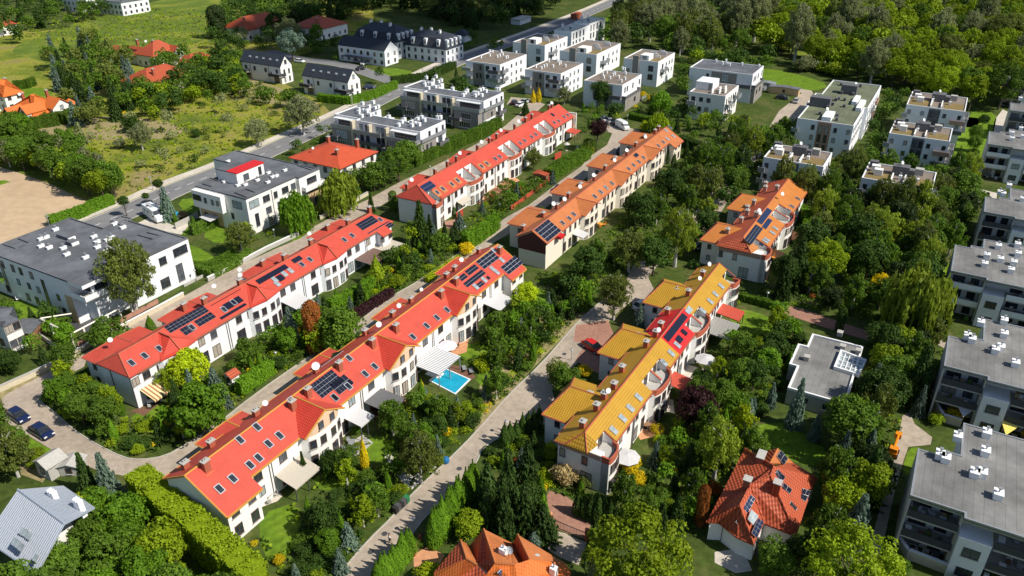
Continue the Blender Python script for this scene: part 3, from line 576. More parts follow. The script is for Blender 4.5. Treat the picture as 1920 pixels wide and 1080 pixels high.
window(rE, -.97, .9, 1.4, 1.6, 2.1, 'l', 'frame'); window(rF, -1.67, 1.4, 1.4, 1.8, 2.1, 'l', 'frame')
mb = MB(); mb.box(-2.0 + .30, -2.0 + .345, -4.2, 4.0, 4.9, 5.9, 'terra'); mb.build('cladding', rF)
mb = MB(); mb.box(-1.3 + .30, -1.3 + .345, -2.8, 3.2, 5.1, 5.9, 'terra'); mb.build('cladding', rE)
mb = MB(); mb.tube(L3(-1.3, -1.2, 0), L3(-1.3, -1.2, 5.8), .07, 'metal'); mb.tube(L3(-1.3, 3.2, 0), L3(-1.3, 3.2, 5.8), .07, 'metal'); mb.build('rain_pipe', rA)
window(rB, .33, -2.6, 4.0, .6, 1.3, 'l', 'frame', mull=0); window(rB, .33, 2.6, 1.6, 1.0, 1.6, 'l', 'frame', mull=0)
# ------------------------------------------------------------ ground, roads, lawns
def flat(name, pts, z, mt, label=None, world=False, soft=0):
    P = [(p[0], p[1], 0) for p in pts] if world else [tuple(G(x, y, 0)) for x, y in pts]
    if soft:      # rounds the traced outline
        for _ in range(soft):
            Q = []
            for a, b in zip(P, P[1:] + P[:1]): Q += [tuple(.75 * u + .25 * v for u, v in zip(a, b)), tuple(.25 * u + .75 * v for u, v in zip(a, b))]
            P = Q
    b = MB(); b.poly([(p[0], p[1], z) for p in P], mt); o = b.build(name); struct(o); return [(p[0], p[1]) for p in P]
def groundmat(name, stops, scale, detail=8, rough=.95):
    m = bpy.data.materials.new(name); t, b = nodes(m); tc = t.nodes.new('ShaderNodeTexCoord')
    n = t.nodes.new('ShaderNodeTexNoise'); n.inputs['Scale'].default_value = scale; n.inputs['Detail'].default_value = detail; n.inputs['Roughness'].default_value = .68; t.links.new(tc.outputs['Object'], n.inputs['Vector'])
    cr = t.nodes.new('ShaderNodeValToRGB'); e = cr.color_ramp.elements
    while len(e) < len(stops): e.new(.5)
    for q, (p, c) in zip(e, stops): q.position = p; q.color = (*c, 1)
    t.links.new(n.outputs['Fac'], cr.inputs['Fac'])
    n2 = t.nodes.new('ShaderNodeTexNoise'); n2.inputs['Scale'].default_value = 1.1; n2.inputs['Detail'].default_value = 6; t.links.new(tc.outputs['Object'], n2.inputs['Vector'])
    mr = t.nodes.new('ShaderNodeMapRange'); mr.inputs['From Min'].default_value = .3; mr.inputs['From Max'].default_value = .7; mr.inputs['To Min'].default_value = .72; mr.inputs['To Max'].default_value = 1.28; t.links.new(n2.outputs['Fac'], mr.inputs['Value'])
    v = t.nodes.new('ShaderNodeVectorMath'); v.operation = 'SCALE'; t.links.new(cr.outputs[0], v.inputs[0]); t.links.new(mr.outputs[0], v.inputs['Scale']); t.links.new(v.outputs[0], b.inputs['Base Color'])
    b.inputs['Roughness'].default_value = rough; b.inputs['Specular IOR Level'].default_value = .1
    bp = t.nodes.new('ShaderNodeBump'); bp.inputs['Strength'].default_value = .5; bp.inputs['Distance'].default_value = .15; t.links.new(n2.outputs['Fac'], bp.inputs['Height']); t.links.new(bp.outputs[0], b.inputs['Normal'])
    M[name] = m; return m
groundmat('garden_ground', [(.3, (.035, .055, .012)), (.5, (.06, .09, .018)), (.62, (.10, .105, .035)), (.75, (.06, .08, .02))], .12)
groundmat('meadow', [(.28, (.06, .10, .018)), (.42, (.13, .17, .022)), (.52, (.24, .245, .035)), (.62, (.23, .20, .07)), (.72, (.30, .235, .12))], .045)
groundmat('meadowgreen', [(.3, (.07, .12, .02)), (.5, (.12, .17, .025)), (.65, (.23, .25, .035)), (.8, (.18, .2, .04))], .06)
groundmat('lawn', [(.3, (.085, .16, .014)), (.55, (.125, .21, .016)), (.75, (.17, .235, .03))], .25)
groundmat('dryverge', [(.3, (.22, .19, .09)), (.5, (.30, .25, .13)), (.7, (.17, .18, .05))], .4)
b = MB(); b.poly([(-900, -60, 0), (1100, -60, 0), (1100, 1500, 0), (-900, 1500, 0)], 'garden_ground'); struct(b.build('ground'))
ROADS = []
def road(name, pts, mt, z=.008, **k): p = flat(name, pts, z, mt, **k); ROADS.append(p); FOOT.append((p, .0)); return p
# meadow and field
flat('meadow', [(-500, 60), (0, 50), (60, 60), (240, 40), (420, 8), (700, -30), (700, 60), (480, 130), (600, 190), (640, 232), (330, 352), (240, 395), (150, 372), (90, 344), (0, 310), (-500, 330)], .004, 'meadow')
flat('meadow', [(0, 90), (230, 15), (400, -20), (560, -20), (560, 20), (420, 60), (330, 95), (160, 140), (60, 110)], .008, 'meadowgreen', soft=2)
flat('meadow', [(1380, 130), (1440, 128), (1500, 140), (1560, 160), (1522, 172), (1440, 160), (1420, 150)], .006, 'lawn', soft=1)
flat('meadow', [(1120, 40), (1160, 20), (1230, 20), (1220, 60), (1150, 90), (1130, 70)], .006, 'lawn', soft=1)
flat('meadow', [(1420, -40), (2600, -40), (2600, 40), (1900, 160), (1500, 120), (1400, 40)], .005, 'meadowgreen', soft=1)
road('field', [(-400, 210), (0, 313), (30, 322), (95, 345), (150, 372), (175, 384), (150, 398), (92, 424), (0, 458), (-400, 640)], 'soil')
flat('meadow', [(-30, 340), (10, 338), (20, 341), (-10, 350), (-30, 352)], .012, 'lawn')
# asphalt street along the upper left, with kerbs and footway
def offs(pts, d):
    P = [np.array(p, float) for p in pts]; out = []
    for i, p in enumerate(P):
        a = P[max(i - 1, 0)]; b = P[min(i + 1, len(P) - 1)]; q = (b - a) / np.linalg.norm(b - a); out.append(p + np.array([q[1], -q[0]]) * d)
    return out
def smooth(pts, n=2):
    P = [np.array(p, float) for p in pts]
    for _ in range(n):
        Q = [P[0]]
        for a, b in zip(P[:-1], P[1:]): Q += [.75 * a + .25 * b, .25 * a + .75 * b]
        P = Q + [P[-1]]
    return P
def strip_road(name, px, wd, mt, z=.008, kerb=True, foot=None, footmt='pavel'):
    c = smooth([G(x, y)[:2] for x, y in px]); l = offs(c, -wd / 2); r = offs(c, wd / 2); b = MB()
    for i in range(len(c) - 1): b.poly([(*l[i], z), (*r[i], z), (*r[i + 1], z), (*l[i + 1], z)], mt)
    struct(b.build(name)); FOOT.append(([tuple(p) for p in l] + [tuple(p) for p in r[::-1]], .3))
    if kerb:
        for sg, side in ((-1, l), (1, r)):
            o = offs(c, sg * (wd / 2 + .22)); kb = MB()
            for i in range(len(c) - 1): kb.slab([(*side[i], .11), (*side[i + 1], .11), (*o[i + 1], .11), (*o[i], .11)], .11, 'kerb')
            struct(kb.build('kerb'))
    if foot:
        a = offs(c, foot[0]); e = offs(c, foot[1]); fb = MB()
        for i in range(len(c) - 1): fb.slab([(*a[i], .13), (*a[i + 1], .13), (*e[i + 1], .13), (*e[i], .13)], .13, footmt)
        struct(fb.build('pavement')); FOOT.append(([tuple(p) for p in a] + [tuple(p) for p in e[::-1]], .1))
    return c
mainst = strip_road('street', [(-300, 690), (0, 482), (120, 447), (255, 391), (335, 352), (440, 313), (560, 258), (625, 230), (700, 193), (770, 158), (850, 118), (940, 86), (1025, 55), (1100, 26), (1180, -10)], 8.2, 'asph', foot=(-7.4, -4.8))
b = MB(); c = mainst
for i in range(0, len(c) - 1):
    a, e = c[i], c[i + 1]; L = np.linalg.norm(e - a); q = (e - a) / L; nn = np.array([q[1], -q[0]]) * .08; t = 0
    while t < L - 2: p0 = a + q * t; p1 = a + q * (t + 2); b.poly([(*(p0 - nn), .013), (*(p0 + nn), .013), (*(p1 + nn), .013), (*(p1 - nn), .013)], 'white'); t += 6
struct(b.build('road_marking'))
strip_road('street', [(765, 165), (735, 152), (695, 139), (655, 124), (610, 116), (560, 112), (500, 96)], 6.5, 'asph', z=.018)
# estate lanes of paving blocks
LZ = .022
road('lane', [(-260, 840), (0, 752), (14, 738), (75, 706), (130, 677), (150, 668), (250, 606), (300, 580), (380, 536), (450, 497), (520, 465), (565, 446), (590, 424), (640, 398), (690, 374), (750, 341), (830, 304), (880, 277), (930, 250), (975, 212), (984, 203), (950, 196), (958, 182), (1000, 186), (1022, 196), (1000, 215), (975, 235), (940, 262), (890, 290), (800, 335), (745, 366), (705, 392), (690, 398), (620, 435), (585, 458), (480, 520), (400, 560), (300, 612), (215, 640), (165, 664), (158, 688), (110, 712), (80, 735), (75, 752), (105, 774), (140, 806), (175, 829), (232, 858), (265, 862), (310, 855), (350, 832), (400, 800), (480, 737), (562, 680), (620, 640), (677, 600), (722, 562), (790, 524), (842, 487), (900, 445), (950, 407), (991, 385), (1024, 360), (1054, 337), (1090, 312), (1105, 294), (1138, 272), (1148, 250), (1110, 236), (1130, 226), (1200, 245), (1185, 262), (1165, 282), (1125, 312), (1085, 345), (1050, 368), (1020, 392), (960, 436), (930, 452), (880, 492), (800, 550), (740, 600), (680, 640), (600, 700), (500, 775), (420, 830), (345, 878), (300, 905), (250, 908), (232, 892), (190, 885), (150, 868), (100, 845), (45, 812), (20, 797), (0, 780), (-260, 900)], 'pave', LZ)
road('lane', [(560, 1160), (632, 1080), (687, 1015), (737, 967), (775, 922), (837, 865), (890, 812), (960, 732), (1010, 687), (1072, 615), (1100, 587), (1130, 562), (1172, 530), (1185, 500), (1235, 470), (1262, 448), (1302, 400), (1340, 352), (1375, 318), (1413, 284), (1461, 208), (1504, 174), (1455, 170), (1450, 158), (1522, 170), (1528, 182), (1500, 215), (1470, 245), (1435, 283), (1400, 320), (1375, 360), (1345, 410), (1290, 452), (1250, 478), (1215, 520), (1190, 560), (1145, 597), (1135, 620), (1082, 680), (1035, 732), (1042, 755), (1075, 778), (1030, 800), (985, 790), (950, 812), (905, 838), (892, 868), (870, 900), (802, 962), (765, 1010), (707, 1082), (640, 1160)], 'pave', LZ)
road('driveway', [(1080, 610), (1075, 640), (1130, 650), (1150, 625), (1140, 600)], 'pavered', LZ + .004); road('driveway', [(1078, 676), (1095, 650), (1150, 680), (1150, 700), (1120, 700)], 'pavered', LZ + .004)
road('driveway', [(1180, 545), (1215, 520), (1235, 560), (1215, 600), (1190, 590)], 'pave', LZ + .006)
road('driveway', [(1025, 930), (1030, 920), (1060, 930), (1112, 965), (1100, 1012), (1060, 998), (1028, 985)], 'pavered', .014); road('driveway', [(1028, 992), (1060, 1000), (1100, 1018), (1085, 1060), (1050, 1045), (1020, 1025)], 'pave', .018)
road('driveway', [(1340, 1035), (1375, 1030), (1400, 1045), (1410, 1070), (1380, 1075), (1340, 1055)], 'pavel', .014)
road('driveway', [(775, 1040), (800, 1026), (835, 1040), (800, 1100), (778, 1095)], 'paveorange', .014)
road('path', [(1460, 570), (1500, 578), (1530, 588), (1560, 598), (1600, 612), (1650, 628), (1640, 642), (1555, 617), (1520, 605), (1458, 584)], 'pavered', .014)
road('path', [(1705, 772), (1715, 795), (1748, 820), (1745, 834), (1703, 838), (1692, 870), (1678, 920), (1660, 1000), (1640, 1080), (1610, 1080), (1640, 990), (1660, 915), (1675, 868), (1684, 820), (1692, 780)], 'pave', .014)
road('path', [(1745, 620), (1760, 632), (1790, 650), (1785, 660), (1745, 640)], 'pave', .014); road('path', [(1825, 352), (1870, 362), (1865, 392), (1822, 388)], 'pavel', .014)
road('path', [(1880, 205), (1895, 212), (1905, 232), (1900, 250), (1860, 250), (1865, 225)], 'pavel', .014); road('path', [(1800, 218), (1840, 222), (1830, 240), (1808, 238)], 'pavered', .014)
for p in ([(1825, 205), (1870, 212), (1865, 240), (1850, 295), (1835, 310), (1785, 305), (1800, 240), (1815, 222)], [(1762, 515), (1790, 480), (1786, 505), (1782, 540), (1765, 545)], [(1703, 840), (1730, 838), (1716, 880), (1700, 895), (1692, 880)], [(1400, 800), (1480, 790), (1500, 812), (1560, 850), (1530, 880), (1450, 850), (1405, 830)],
          [(1360, 575), (1420, 585), (1465, 605), (1440, 640), (1390, 625), (1368, 600)], [(485, 965), (560, 940), (565, 1000), (530, 1060), (490, 1040)], [(585, 890), (650, 885), (665, 905), (600, 925)], [(675, 825), (720, 815), (750, 840), (720, 870), (685, 865)], [(860, 650), (910, 640), (935, 665), (900, 685), (860, 675)],
          [(345, 455), (385, 470), (410, 490), (370, 505), (342, 480)], [(375, 440), (410, 420), (440, 425), (445, 445), (410, 460)], [(325, 425), (365, 412), (378, 425), (345, 445)], [(330, 375), (375, 370), (395, 385), (350, 405)], [(540, 440), (590, 420), (620, 440), (560, 470)], [(0, 575), (60, 555), (110, 565), (90, 600), (20, 615)],
          [(240, 780), (310, 750), (305, 775), (260, 800)], [(15, 800), (40, 812), (135, 865), (125, 875), (60, 845), (0, 805)], [(960, 540), (1040, 545), (1030, 580), (985, 580)], [(900, 690), (960, 700), (940, 735), (890, 720)], [(690, 128), (760, 128), (800, 150), (740, 158), (700, 150)], [(1620, 335), (1690, 335), (1700, 350), (1620, 355)], [(560, 145), (600, 160), (600, 175), (570, 170)], [(1560, 540), (1620, 540), (1620, 575), (1570, 580)],
          [(25, 165), (95, 165), (100, 180), (45, 185)]):
    q = flat('lawn', p, .010 + .0005 * len(p), 'lawn', soft=1); FOOT.append((q, -1.0))
flat('path', [(380, 700), (700, 560)][:0] or [(720, 855), (735, 850), (745, 870), (790, 905), (765, 915), (735, 880)], .016, 'gravel'); flat('gravel_bed', [(772, 918), (835, 860), (822, 855), (800, 872), (770, 900)], .017, 'gravel')
flat('verge', [(0, 760), (14, 740), (150, 668), (150, 660), (0, 730)], .014, 'dryverge'); flat('verge', [(30, 850), (60, 850), (100, 875), (80, 905), (40, 890)], .014, 'dryverge'); flat('verge', [(1042, 560), (900, 720), (890, 812), (960, 732), (1072, 615), (1100, 587)], .007, 'dryverge')
flat('verge', [(385, 128), (480, 150), (600, 190), (600, 215), (480, 190), (400, 165)], .009, 'dryverge', soft=1)
flat('verge', [(60, 230), (230, 215), (350, 235), (330, 262), (160, 262), (70, 250)], .009, 'dryverge', soft=1)
# patios behind the terraces
for p, m_ in (([(480, 955), (520, 940), (530, 930), (505, 900), (470, 930)], 'pavel'), ([(640, 840), (680, 815), (700, 830), (660, 865)], 'conc'), ([(835, 650), (880, 625), (875, 660), (850, 668)], 'paveorange'), ([(245, 770), (305, 752), (270, 780)], 'deck'), ([(1190, 800), (1230, 790), (1240, 815), (1200, 825)], 'paveorange'), ([(1240, 745), (1262, 750), (1265, 775), (1240, 770)], 'pavel'),
              ([(828, 416), (860, 410), (850, 430), (825, 425)], 'pavered'), ([(700, 390 + 395), (720, 740), (780, 745), (770, 765)], 'paveorange'), ([(1280, 680), (1310, 690), (1300, 715), (1275, 705)], 'pavel'), ([(880, 372), (960, 330), (975, 338), (900, 385)], 'paveorange'), ([(1480, 430), (1500, 438), (1490, 452), (1472, 445)], 'paveorange'), ([(118, 590), (160, 578), (215, 600), (180, 630), (135, 618)], 'metal')):
    flat('patio', p, .018, m_)
def kerbline(pts):
    c = smooth([G(x, y)[:2] for x, y in pts], 1); o = offs(c, .16); b = MB()
    for i in range(len(c) - 1): b.slab([(*c[i], .10), (*c[i + 1], .10), (*o[i + 1], .10), (*o[i], .10)], .10, 'kerb')
    struct(b.build('kerb'))
for k_ in ([(632, 1080), (687, 1015), (737, 967), (775, 922), (837, 865), (890, 812), (960, 732), (1010, 687), (1072, 615), (1100, 587), (1130, 562)], [(707, 1082), (765, 1010), (802, 962), (870, 900), (892, 868), (905, 838), (950, 812)], [(80, 735), (75, 752), (105, 774), (140, 806), (175, 829), (232, 858), (265, 862), (310, 855), (350, 832), (400, 800), (480, 737), (562, 680), (620, 640), (677, 600), (722, 562), (790, 524), (842, 487), (900, 445)]): kerbline(k_)
# manhole covers in the lanes
for x, y in ((908, 818), (861, 879), (1058, 664), (1032, 685), (721, 1001), (695, 1035)):
    b = MB(); p = G(x, y); b.lathe((p[0], p[1], LZ), [(.38, 0), (.38, .008)], 'metal', 14); tag(b.build('manhole_cover'), 'round dark manhole cover in the main lane, ' + {908: 'at the triangle garden', 861: 'beside the upper thuja row', 1058: 'opposite the grey-green tree', 1032: 'just below another cover', 721: 'just ahead of the walking person', 695: 'nearest the bottom edge'}[x], 'manhole cover', 'manhole covers in the lane')

# a cloud high over the right-hand side: it shades the slate-roofed houses and the wood behind them
def cloudm(label, px, rx, ry, alt, n, seed, ang=0):
    g = G(*px); e, a = R_(SUN_EL), R_(SUN_AZ); o = g + np.array([math.cos(a) * math.cos(e), math.sin(a) * math.cos(e), math.sin(e)]) * (alt / math.sin(e)); rr = random.Random(seed); b = MB()
    for i in range(n):
        t = rr.uniform(0, 6.28); q = math.sqrt(rr.random()); x, y = q * rx * math.cos(t), q * ry * math.sin(t); x, y = x * math.cos(ang) - y * math.sin(ang), x * math.sin(ang) + y * math.cos(ang); r = rr.uniform(.20, .38) * ry * (1.15 - q * .5)
        b.lathe((x, y, rr.uniform(-4, 8)), [(r * .1, -r * .35), (r * .75, -r * .3), (r, 0), (r * .8, r * .45), (r * .4, r * .68), (r * .05, r * .75)], 'cloudwhite', 12)
    c = b.build('cloud'); c.location = o; tag(c, label, 'cloud', None, 'stuff')
M['cloudwhite'] = mat('cloud_white', (.85, .85, .87), .02, .05, 1)
cloudm('low white summer cloud drifting over the estate, outside the picture', (800, 64), 84, 56, 480, 84, 4, R_(20))
# ------------------------------------------------------------ flat-roofed blocks
VB = {}
def vent(root, s, t, z, w=.9, l=1.1, h=.9, mt='white', cowl=True):
    k = (w, l, h, mt, cowl)
    if k not in VB:
        b = MB(); b.box(-l / 2, l / 2, -w / 2, w / 2, 0, h, mt); b.box(-l / 2 - .06, l / 2 + .06, -w / 2 - .06, w / 2 + .06, h, h + .07, mt)
        if cowl: b.tube((0, 0, h + .07), (0, 0, h + .6), .09, 'galv'); b.box(-.2, .2, -.2, .2, h + .55, h + .68, 'galv')
        VB[k] = b.mesh('roof_vent')
    return link('roof_vent', VB[k], root, L3(s, t, z))
def polywall(b, pts, z0, z1, mt): b.slab([L3(s, t, z1) for s, t in pts], z1 - z0, mt)
def parapet(b, pts, z0, z1, wd=.25, mt='white', cap=None):
    n = len(pts); A = sum(p[0] * q[1] - q[0] * p[1] for p, q in zip(pts, pts[1:] + pts[:1])); sg = 1 if A > 0 else -1
    ins = []
    for i in range(n):
        p0, p, p1 = (np.array(pts[j % n], float) for j in (i - 1, i, i + 1)); d0 = (p - p0) / np.linalg.norm(p - p0); d1 = (p1 - p) / np.linalg.norm(p1 - p)
        n0 = np.array([-d0[1], d0[0]]) * sg; n1 = np.array([-d1[1], d1[0]]) * sg; m_ = n0 + n1; m_ /= (m_ @ n0) if abs(m_ @ n0) > .2 else 1; ins.append(p + m_ * wd)
    for i in range(n):
        j = (i + 1) % n; b.slab([L3(*pts[i], z1), L3(*pts[j], z1), L3(*ins[j], z1), L3(*ins[i], z1)], z1 - z0, mt)
    return [tuple(p) for p in ins]
def block(label, px, h, roofm, wallm='wht', poly=None, view='SE', cap='white', cat='apartment block', par=.35, group=None, name='apartment_block'):
    """px = roof corners (left, front, right). SE view: origin at the front corner, building runs s>0, t<0. NW view: origin at the left-front corner, t>0."""
    o = G(*px[1] if view == 'SE' else px[0], h); fr = Fr(o)
    if view == 'SE': W = -fr.at(*px[0], h)[1]; L = fr.at(*px[2], h)[0]; rect = [(0, 0), (L, 0), (L, -W), (0, -W)]
    else: W = fr.at(*px[1], h)[1]; L = fr.at(*px[2], h)[0]; rect = [(0, 0), (L, 0), (L, W), (0, W)]
    poly = poly(L, W) if poly else rect
    root = thing(name, label, cat, (o[0], o[1], 0), fr.a, group)
    b = MB(); polywall(b, poly, 0, h - par, wallm); b.build('wall', root)
    b = MB(); ins = parapet(b, poly, h - par + .001, h, .25, cap); b.build('parapet', root)
    b = MB(); b.slab([L3(s, t, h - par + .06) for s, t in ins], .05, roofm); b.build('roof', root)
    ss = [p[0] for p in poly]; ts = [p[1] for p in poly]; fr.foot((min(ss), max(ss), min(ts), max(ts)), .4)
    fr.L, fr.W, fr.h, fr.par = L, W, h, par; return fr, root
def vents(fr, root, pts, **k):
    for p in pts: s, t = fr.at(*p, fr.h - fr.par); vent(root, s, t, fr.h - fr.par + .06, **k)
def balc(root, face, a, b, z, d, mt='dgren', par=1.0, slab='conc', at=0.0, side=True, name='balcony'):
    """balcony on the front (l: t from a to b, towards -s) or side (f: s from a to b, towards +t)"""
    q = MB()
    def bx(u0, u1, v0, v1, z0, z1, m_):
        if face == 'l': q.box(at - v1, at - v0, -u1, -u0, z0, z1, m_)
        elif face == 'f': q.box(u0, u1, -(at + v1), -(at + v0), z0, z1, m_)
        else: q.box(u0, u1, -(at - v0), -(at - v1), z0, z1, m_)
    bx(a, b, .01, d, z - .18, z, slab)
    bx(a, b, d - .1, d + .012, z - .2, z + par, mt)
    if side: bx(a - .006, a + .09, .012, d - .1, z + .004, z + par, mt); bx(b - .09, b + .006, .012, d - .1, z + .004, z + par, mt)
    return q.build(name, root)
def grid(root, face, cols, rows, w, h, at, **k):
    for z in rows:
        for c in cols:
            if face == 'l': window(root, at, c, z, w, h, 'l', **k)
            elif face == 'f': window(root, c, at, z, w, h, 'f', **k)
            else: window(root, c, at, z, w, h, 'b', **k)
def clad(root, face, a, b, z0, z1, mt, th=.06, at=0.0, name='cladding'):
    q = MB()
    if face == 'l': q.box(at - th, at + .002, -b, -a, z0, z1, mt)
    elif face == 'f': q.box(a, b, -(at + th), -(at - .002), z0, z1, mt)
    else: q.box(a, b, -(at + .002), -(at - th), z0, z1, mt)
    return q.build(name, root)
def pergola_slats(root, face, a, b, z, d, at=0.0):
    q = MB(); n = int((b - a) / .45)
    for i in range(n):
        u = a + (b - a) * (i + .5) / n
        if face == 'l': q.box(at - d, at - .01, -u - .1, -u + .1, z, z + .1, 'white')
        else: q.box(u - .1, u + .1, -(at + d), -(at + .01), z, z + .1, 'white')
    if face == 'l': q.box(at - d - .08, at - d + .001, -b, -a, z - .05, z + .13, 'white')
    else: q.box(a, b, -(at + d + .08), -(at + d - .001), z - .05, z + .13, 'white')
    return q.build('sun_shade', root)
DK = dict(fr='framed'); WH = dict(fr='framew')
W1 = T((0, 390), 5.142); W2 = T((350, 250), 5.333); W3 = T((740, 120), 7.714); X3 = T((620, 120), 6); W4 = T((860, 20), 6); W5 = T((1050, 60), 6.75); W6 = T((1280, 90), 7.2); W7 = T((1400, 130), 5.4); W8 = T((1600, 150), 4.908)
# big white block at the left edge, charcoal roof
f, r = block('wide white apartment block with charcoal roof and sandstone corner beside the sandy field', (W1(0, 345), W1(740, 740), W1(1670, 245)), 8.6, 'flatgrey', 'wht2', cap='flatgrey', par=.3, poly=lambda L, W: [(2.2, -2.6), (2.2, 0), (9, 0), (9, 1.2), (L, 1.2), (L, -W * .62), (L - 5, -W * .62), (L - 5, -W), (0, -W), (0, -2.6)])
clad(r, 'l', -4.8, -2.75, 0, 5.4, 'sand', at=0); q = MB(); polywall(q, [(2.8, -2.55), (2.8, -.4), (8.9, -.4), (8.9, -2.55)], 0, 5.4, 'sand'); q.build('cladding', r)
q = MB(); q.slab([L3(-.1, .0, 8.6), L3(-.1, -9, 8.6), L3(2.1, -9, 8.6), L3(2.1, 0, 8.6)][:0] or [L3(0, 1.3, 8.62), L3(9.2, 1.3, 8.62), L3(9.2, -2.9, 8.62), L3(0, -2.9, 8.62)], .7, 'flatgrey', 'white'); q.build('roof_overhang', r)
balc(r, 'l', -2.6, 1.25, 5.55, 2.1, 'white', .85, at=2.1, side=False); balc(r, 'f', .1, 9, 5.55, 1.2, 'white', .85, at=0.0, side=False)
grid(r, 'l', (-24.6, -22.4, -19.2, -16.8, -13.6), (6.9,), 1.0, 1.4, 0, **DK); grid(r, 'l', (-24.4, -18.8, -15.6, -12.8, -7.0), (4.2,), .9, 1.2, 0, mull=0, **DK); grid(r, 'l', (-23.4, -17.2, -14.4, -6.4), (1.5,), 1.1, 1.4, 0, **DK)
for t in (-23.0, -10.6): window(r, 0, t, 3.9, .9, 5.8, 'l', mull=0, **DK)
window(r, 0, -25.9, 6.9, 2.0, 1.3, 'l', mull=0, **DK); window(r, 2.2, -1.3, 6.9, 2.0, 1.7, 'l', **DK)
for s in (4.0, 7.2): window(r, s, -.4, 1.5, 1.7, 2.0, 'f', gl='glassp', **DK); window(r, s, -.4, 4.3, 1.7, 1.5, 'f', gl='glassp', **DK); window(r, s, .0, 6.9, 2.4, 1.5, 'f', **DK)
for s, z, w_, h_ in ((12, 6.4, 1.6, 1.5), (16, 6.4, 1.6, 1.6), (f.L - 2.2, 6.8, 3.2, 1.7), (f.L - 3.2, 2.6, 1.5, 3.6), (12, 2, 1.6, 2), (15.5, 2, 2, 2)): window(r, s, 1.2, z, w_, h_, 'f', **DK)
for p in ((400, 310), (450, 295), (400, 380), (480, 395), (615, 400), (650, 460), (830, 490), (910, 290), (940, 340), (1040, 320), (1080, 300), (1035, 425), (945, 390), (1190, 200), (1110, 165), (540, 220)):
    s, t = f.at(*W1(*p), 8.3); vent(r, s, t, 8.36, .5, 1.1, .45)
for p, l in (((640, 290), 3.4), ((700, 350), 1.6)): s, t = f.at(*W1(*p), 8.3); q = MB(); q.box(s - .8, s + .8, -t - l / 2, -t + l / 2, 8.37, 9.1, 'flatgrey'); q.box(s - .7, s + .7, -t - l / 2 - .3, -t - l / 2 - .001, 8.37, 8.9, 'white'); q.build('roof_hatch', r)
for a in (((30, 360), (180, 300), (300, 345), (150, 400)), ((1060, 140), (1170, 85), (1280, 110), (1160, 170)), ((1420, 240), (1560, 275), (1470, 310), (1330, 270))):
    q = MB(); pts = [f.at(*W1(*p), 8.3) for p in a]; k = parapet(q, pts, 8.37, 8.62, .2, 'flatgrey'); q.build('roof_kerb', r)
# second white block with rooftop penthouse
f, r = block('white apartment block with charcoal roof and a red-topped penthouse', (W2(125, 505), W2(590, 655), W2(1335, 355)), 8.6, 'flatgrey', 'wht', cap='flatgrey', par=.3, poly=lambda L, W: [(0, 0), (15, 0), (15, 1.0), (L, 1.0), (L, -26), (14.5, -26), (14.5, -W), (0, -W)])
q = MB(); polywall(q, [(5.4, -8), (13.5, -8), (13.5, -14.2), (5.4, -14.2)], 8.37, 11.0, 'wht'); q.build('penthouse', r); q = MB(); q.slab([L3(5.2, -7.8, 11.22), L3(13.7, -7.8, 11.22), L3(13.7, -11, 11.22), L3(5.2, -11, 11.22)], .2, 'cherry'); q.slab([L3(5.2, -11.01, 11.2), L3(13.7, -11.01, 11.2), L3(13.7, -14.4, 11.2), L3(5.2, -14.4, 11.2)], .2, 'flatgrey'); q.build('penthouse_roof', r)
window(r, 12.2, -8, 9.6, .9, 1.9, 'f', **DK); window(r, 8, -8, 9.5, 1.6, 1.4, 'f', **DK)
clad(r, 'l', -15.2, -8.4, 0, 3.9, 'sand'); q = MB(); polywall(q, [(-.001, -15.5), (-.001, -6.5), (-1.3, -6.5), (-1.3, -15.5)], 4.2, 8.1, 'wht'); q.build('upper_floor', r)
grid(r, 'l', (-11.4, -9.2, -7.6), (6.4,), .8, 1.2, -1.3, **DK); window(r, -1.3, -14, 6.6, 2.6, 1.3, 'l', gl='blackglass', mull=0, **DK); window(r, 0, -3, 6.6, 2.8, 1.7, 'l', **DK); window(r, 0, -5, 3.6, .8, 1.4, 'l', mull=0, **DK); grid(r, 'l', (-13.6, -10.6), (2.3,), 1.1, .8, -.06, mull=0, **DK)
for s, z, w_, h_ in ((2.0, 6.8, 2.8, 1.7), (5.6, 6.7, 2.0, 1.5), (8.4, 6.6, 1.1, 1.5), (11.4, 6.7, 2.0, 1.5), (14, 6.7, 1.5, 1.5), (5.8, 3.9, 1.6, 1.5), (9, 4, 1, 1.5), (11.5, 3.9, 1.4, 1.6), (6.2, 1.3, 1.6, 1.9), (2.2, 2.9, 1.1, 3.0)): window(r, s, 0, z, w_, h_, 'f', **DK)
q = MB(); q.tube(L3(7.3, .06, 0), L3(7.3, .06, 8.2), .07, 'metal'); q.build('rain_pipe', r); balc(r, 'f', 15.5, f.L, 5.3, 1.3, 'white', .9, at=1.0); clad(r, 'f', 17.4, f.L - .1, 0, 5.1, 'sand', at=1.0); window(r, 19.8, 1.06, 1.5, 1.4, 2, 'f', **DK); window(r, 19, 1.0, 6.8, 3.2, 1.5, 'f', **DK)
for p in ((380, 495), (450, 490), (515, 530), (590, 525), (645, 460), (710, 480), (815, 500), (860, 445), (900, 435), (985, 380), (820, 405), (415, 290), (550, 310)): s, t = f.at(*W2(*p), 8.3); vent(r, s, t, 8.36, .5, 1.0, .4)
for a in (((130, 505), (240, 455), (340, 490), (250, 540)), ((480, 600), (590, 560), (700, 600), (600, 650)), ((1110, 330), (1160, 320), (1330, 355), (1250, 375))):
    q = MB(); parapet(q, [f.at(*W2(*p), 8.3) for p in a], 8.37, 8.62, .2, 'flatgrey'); q.build('roof_kerb', r)
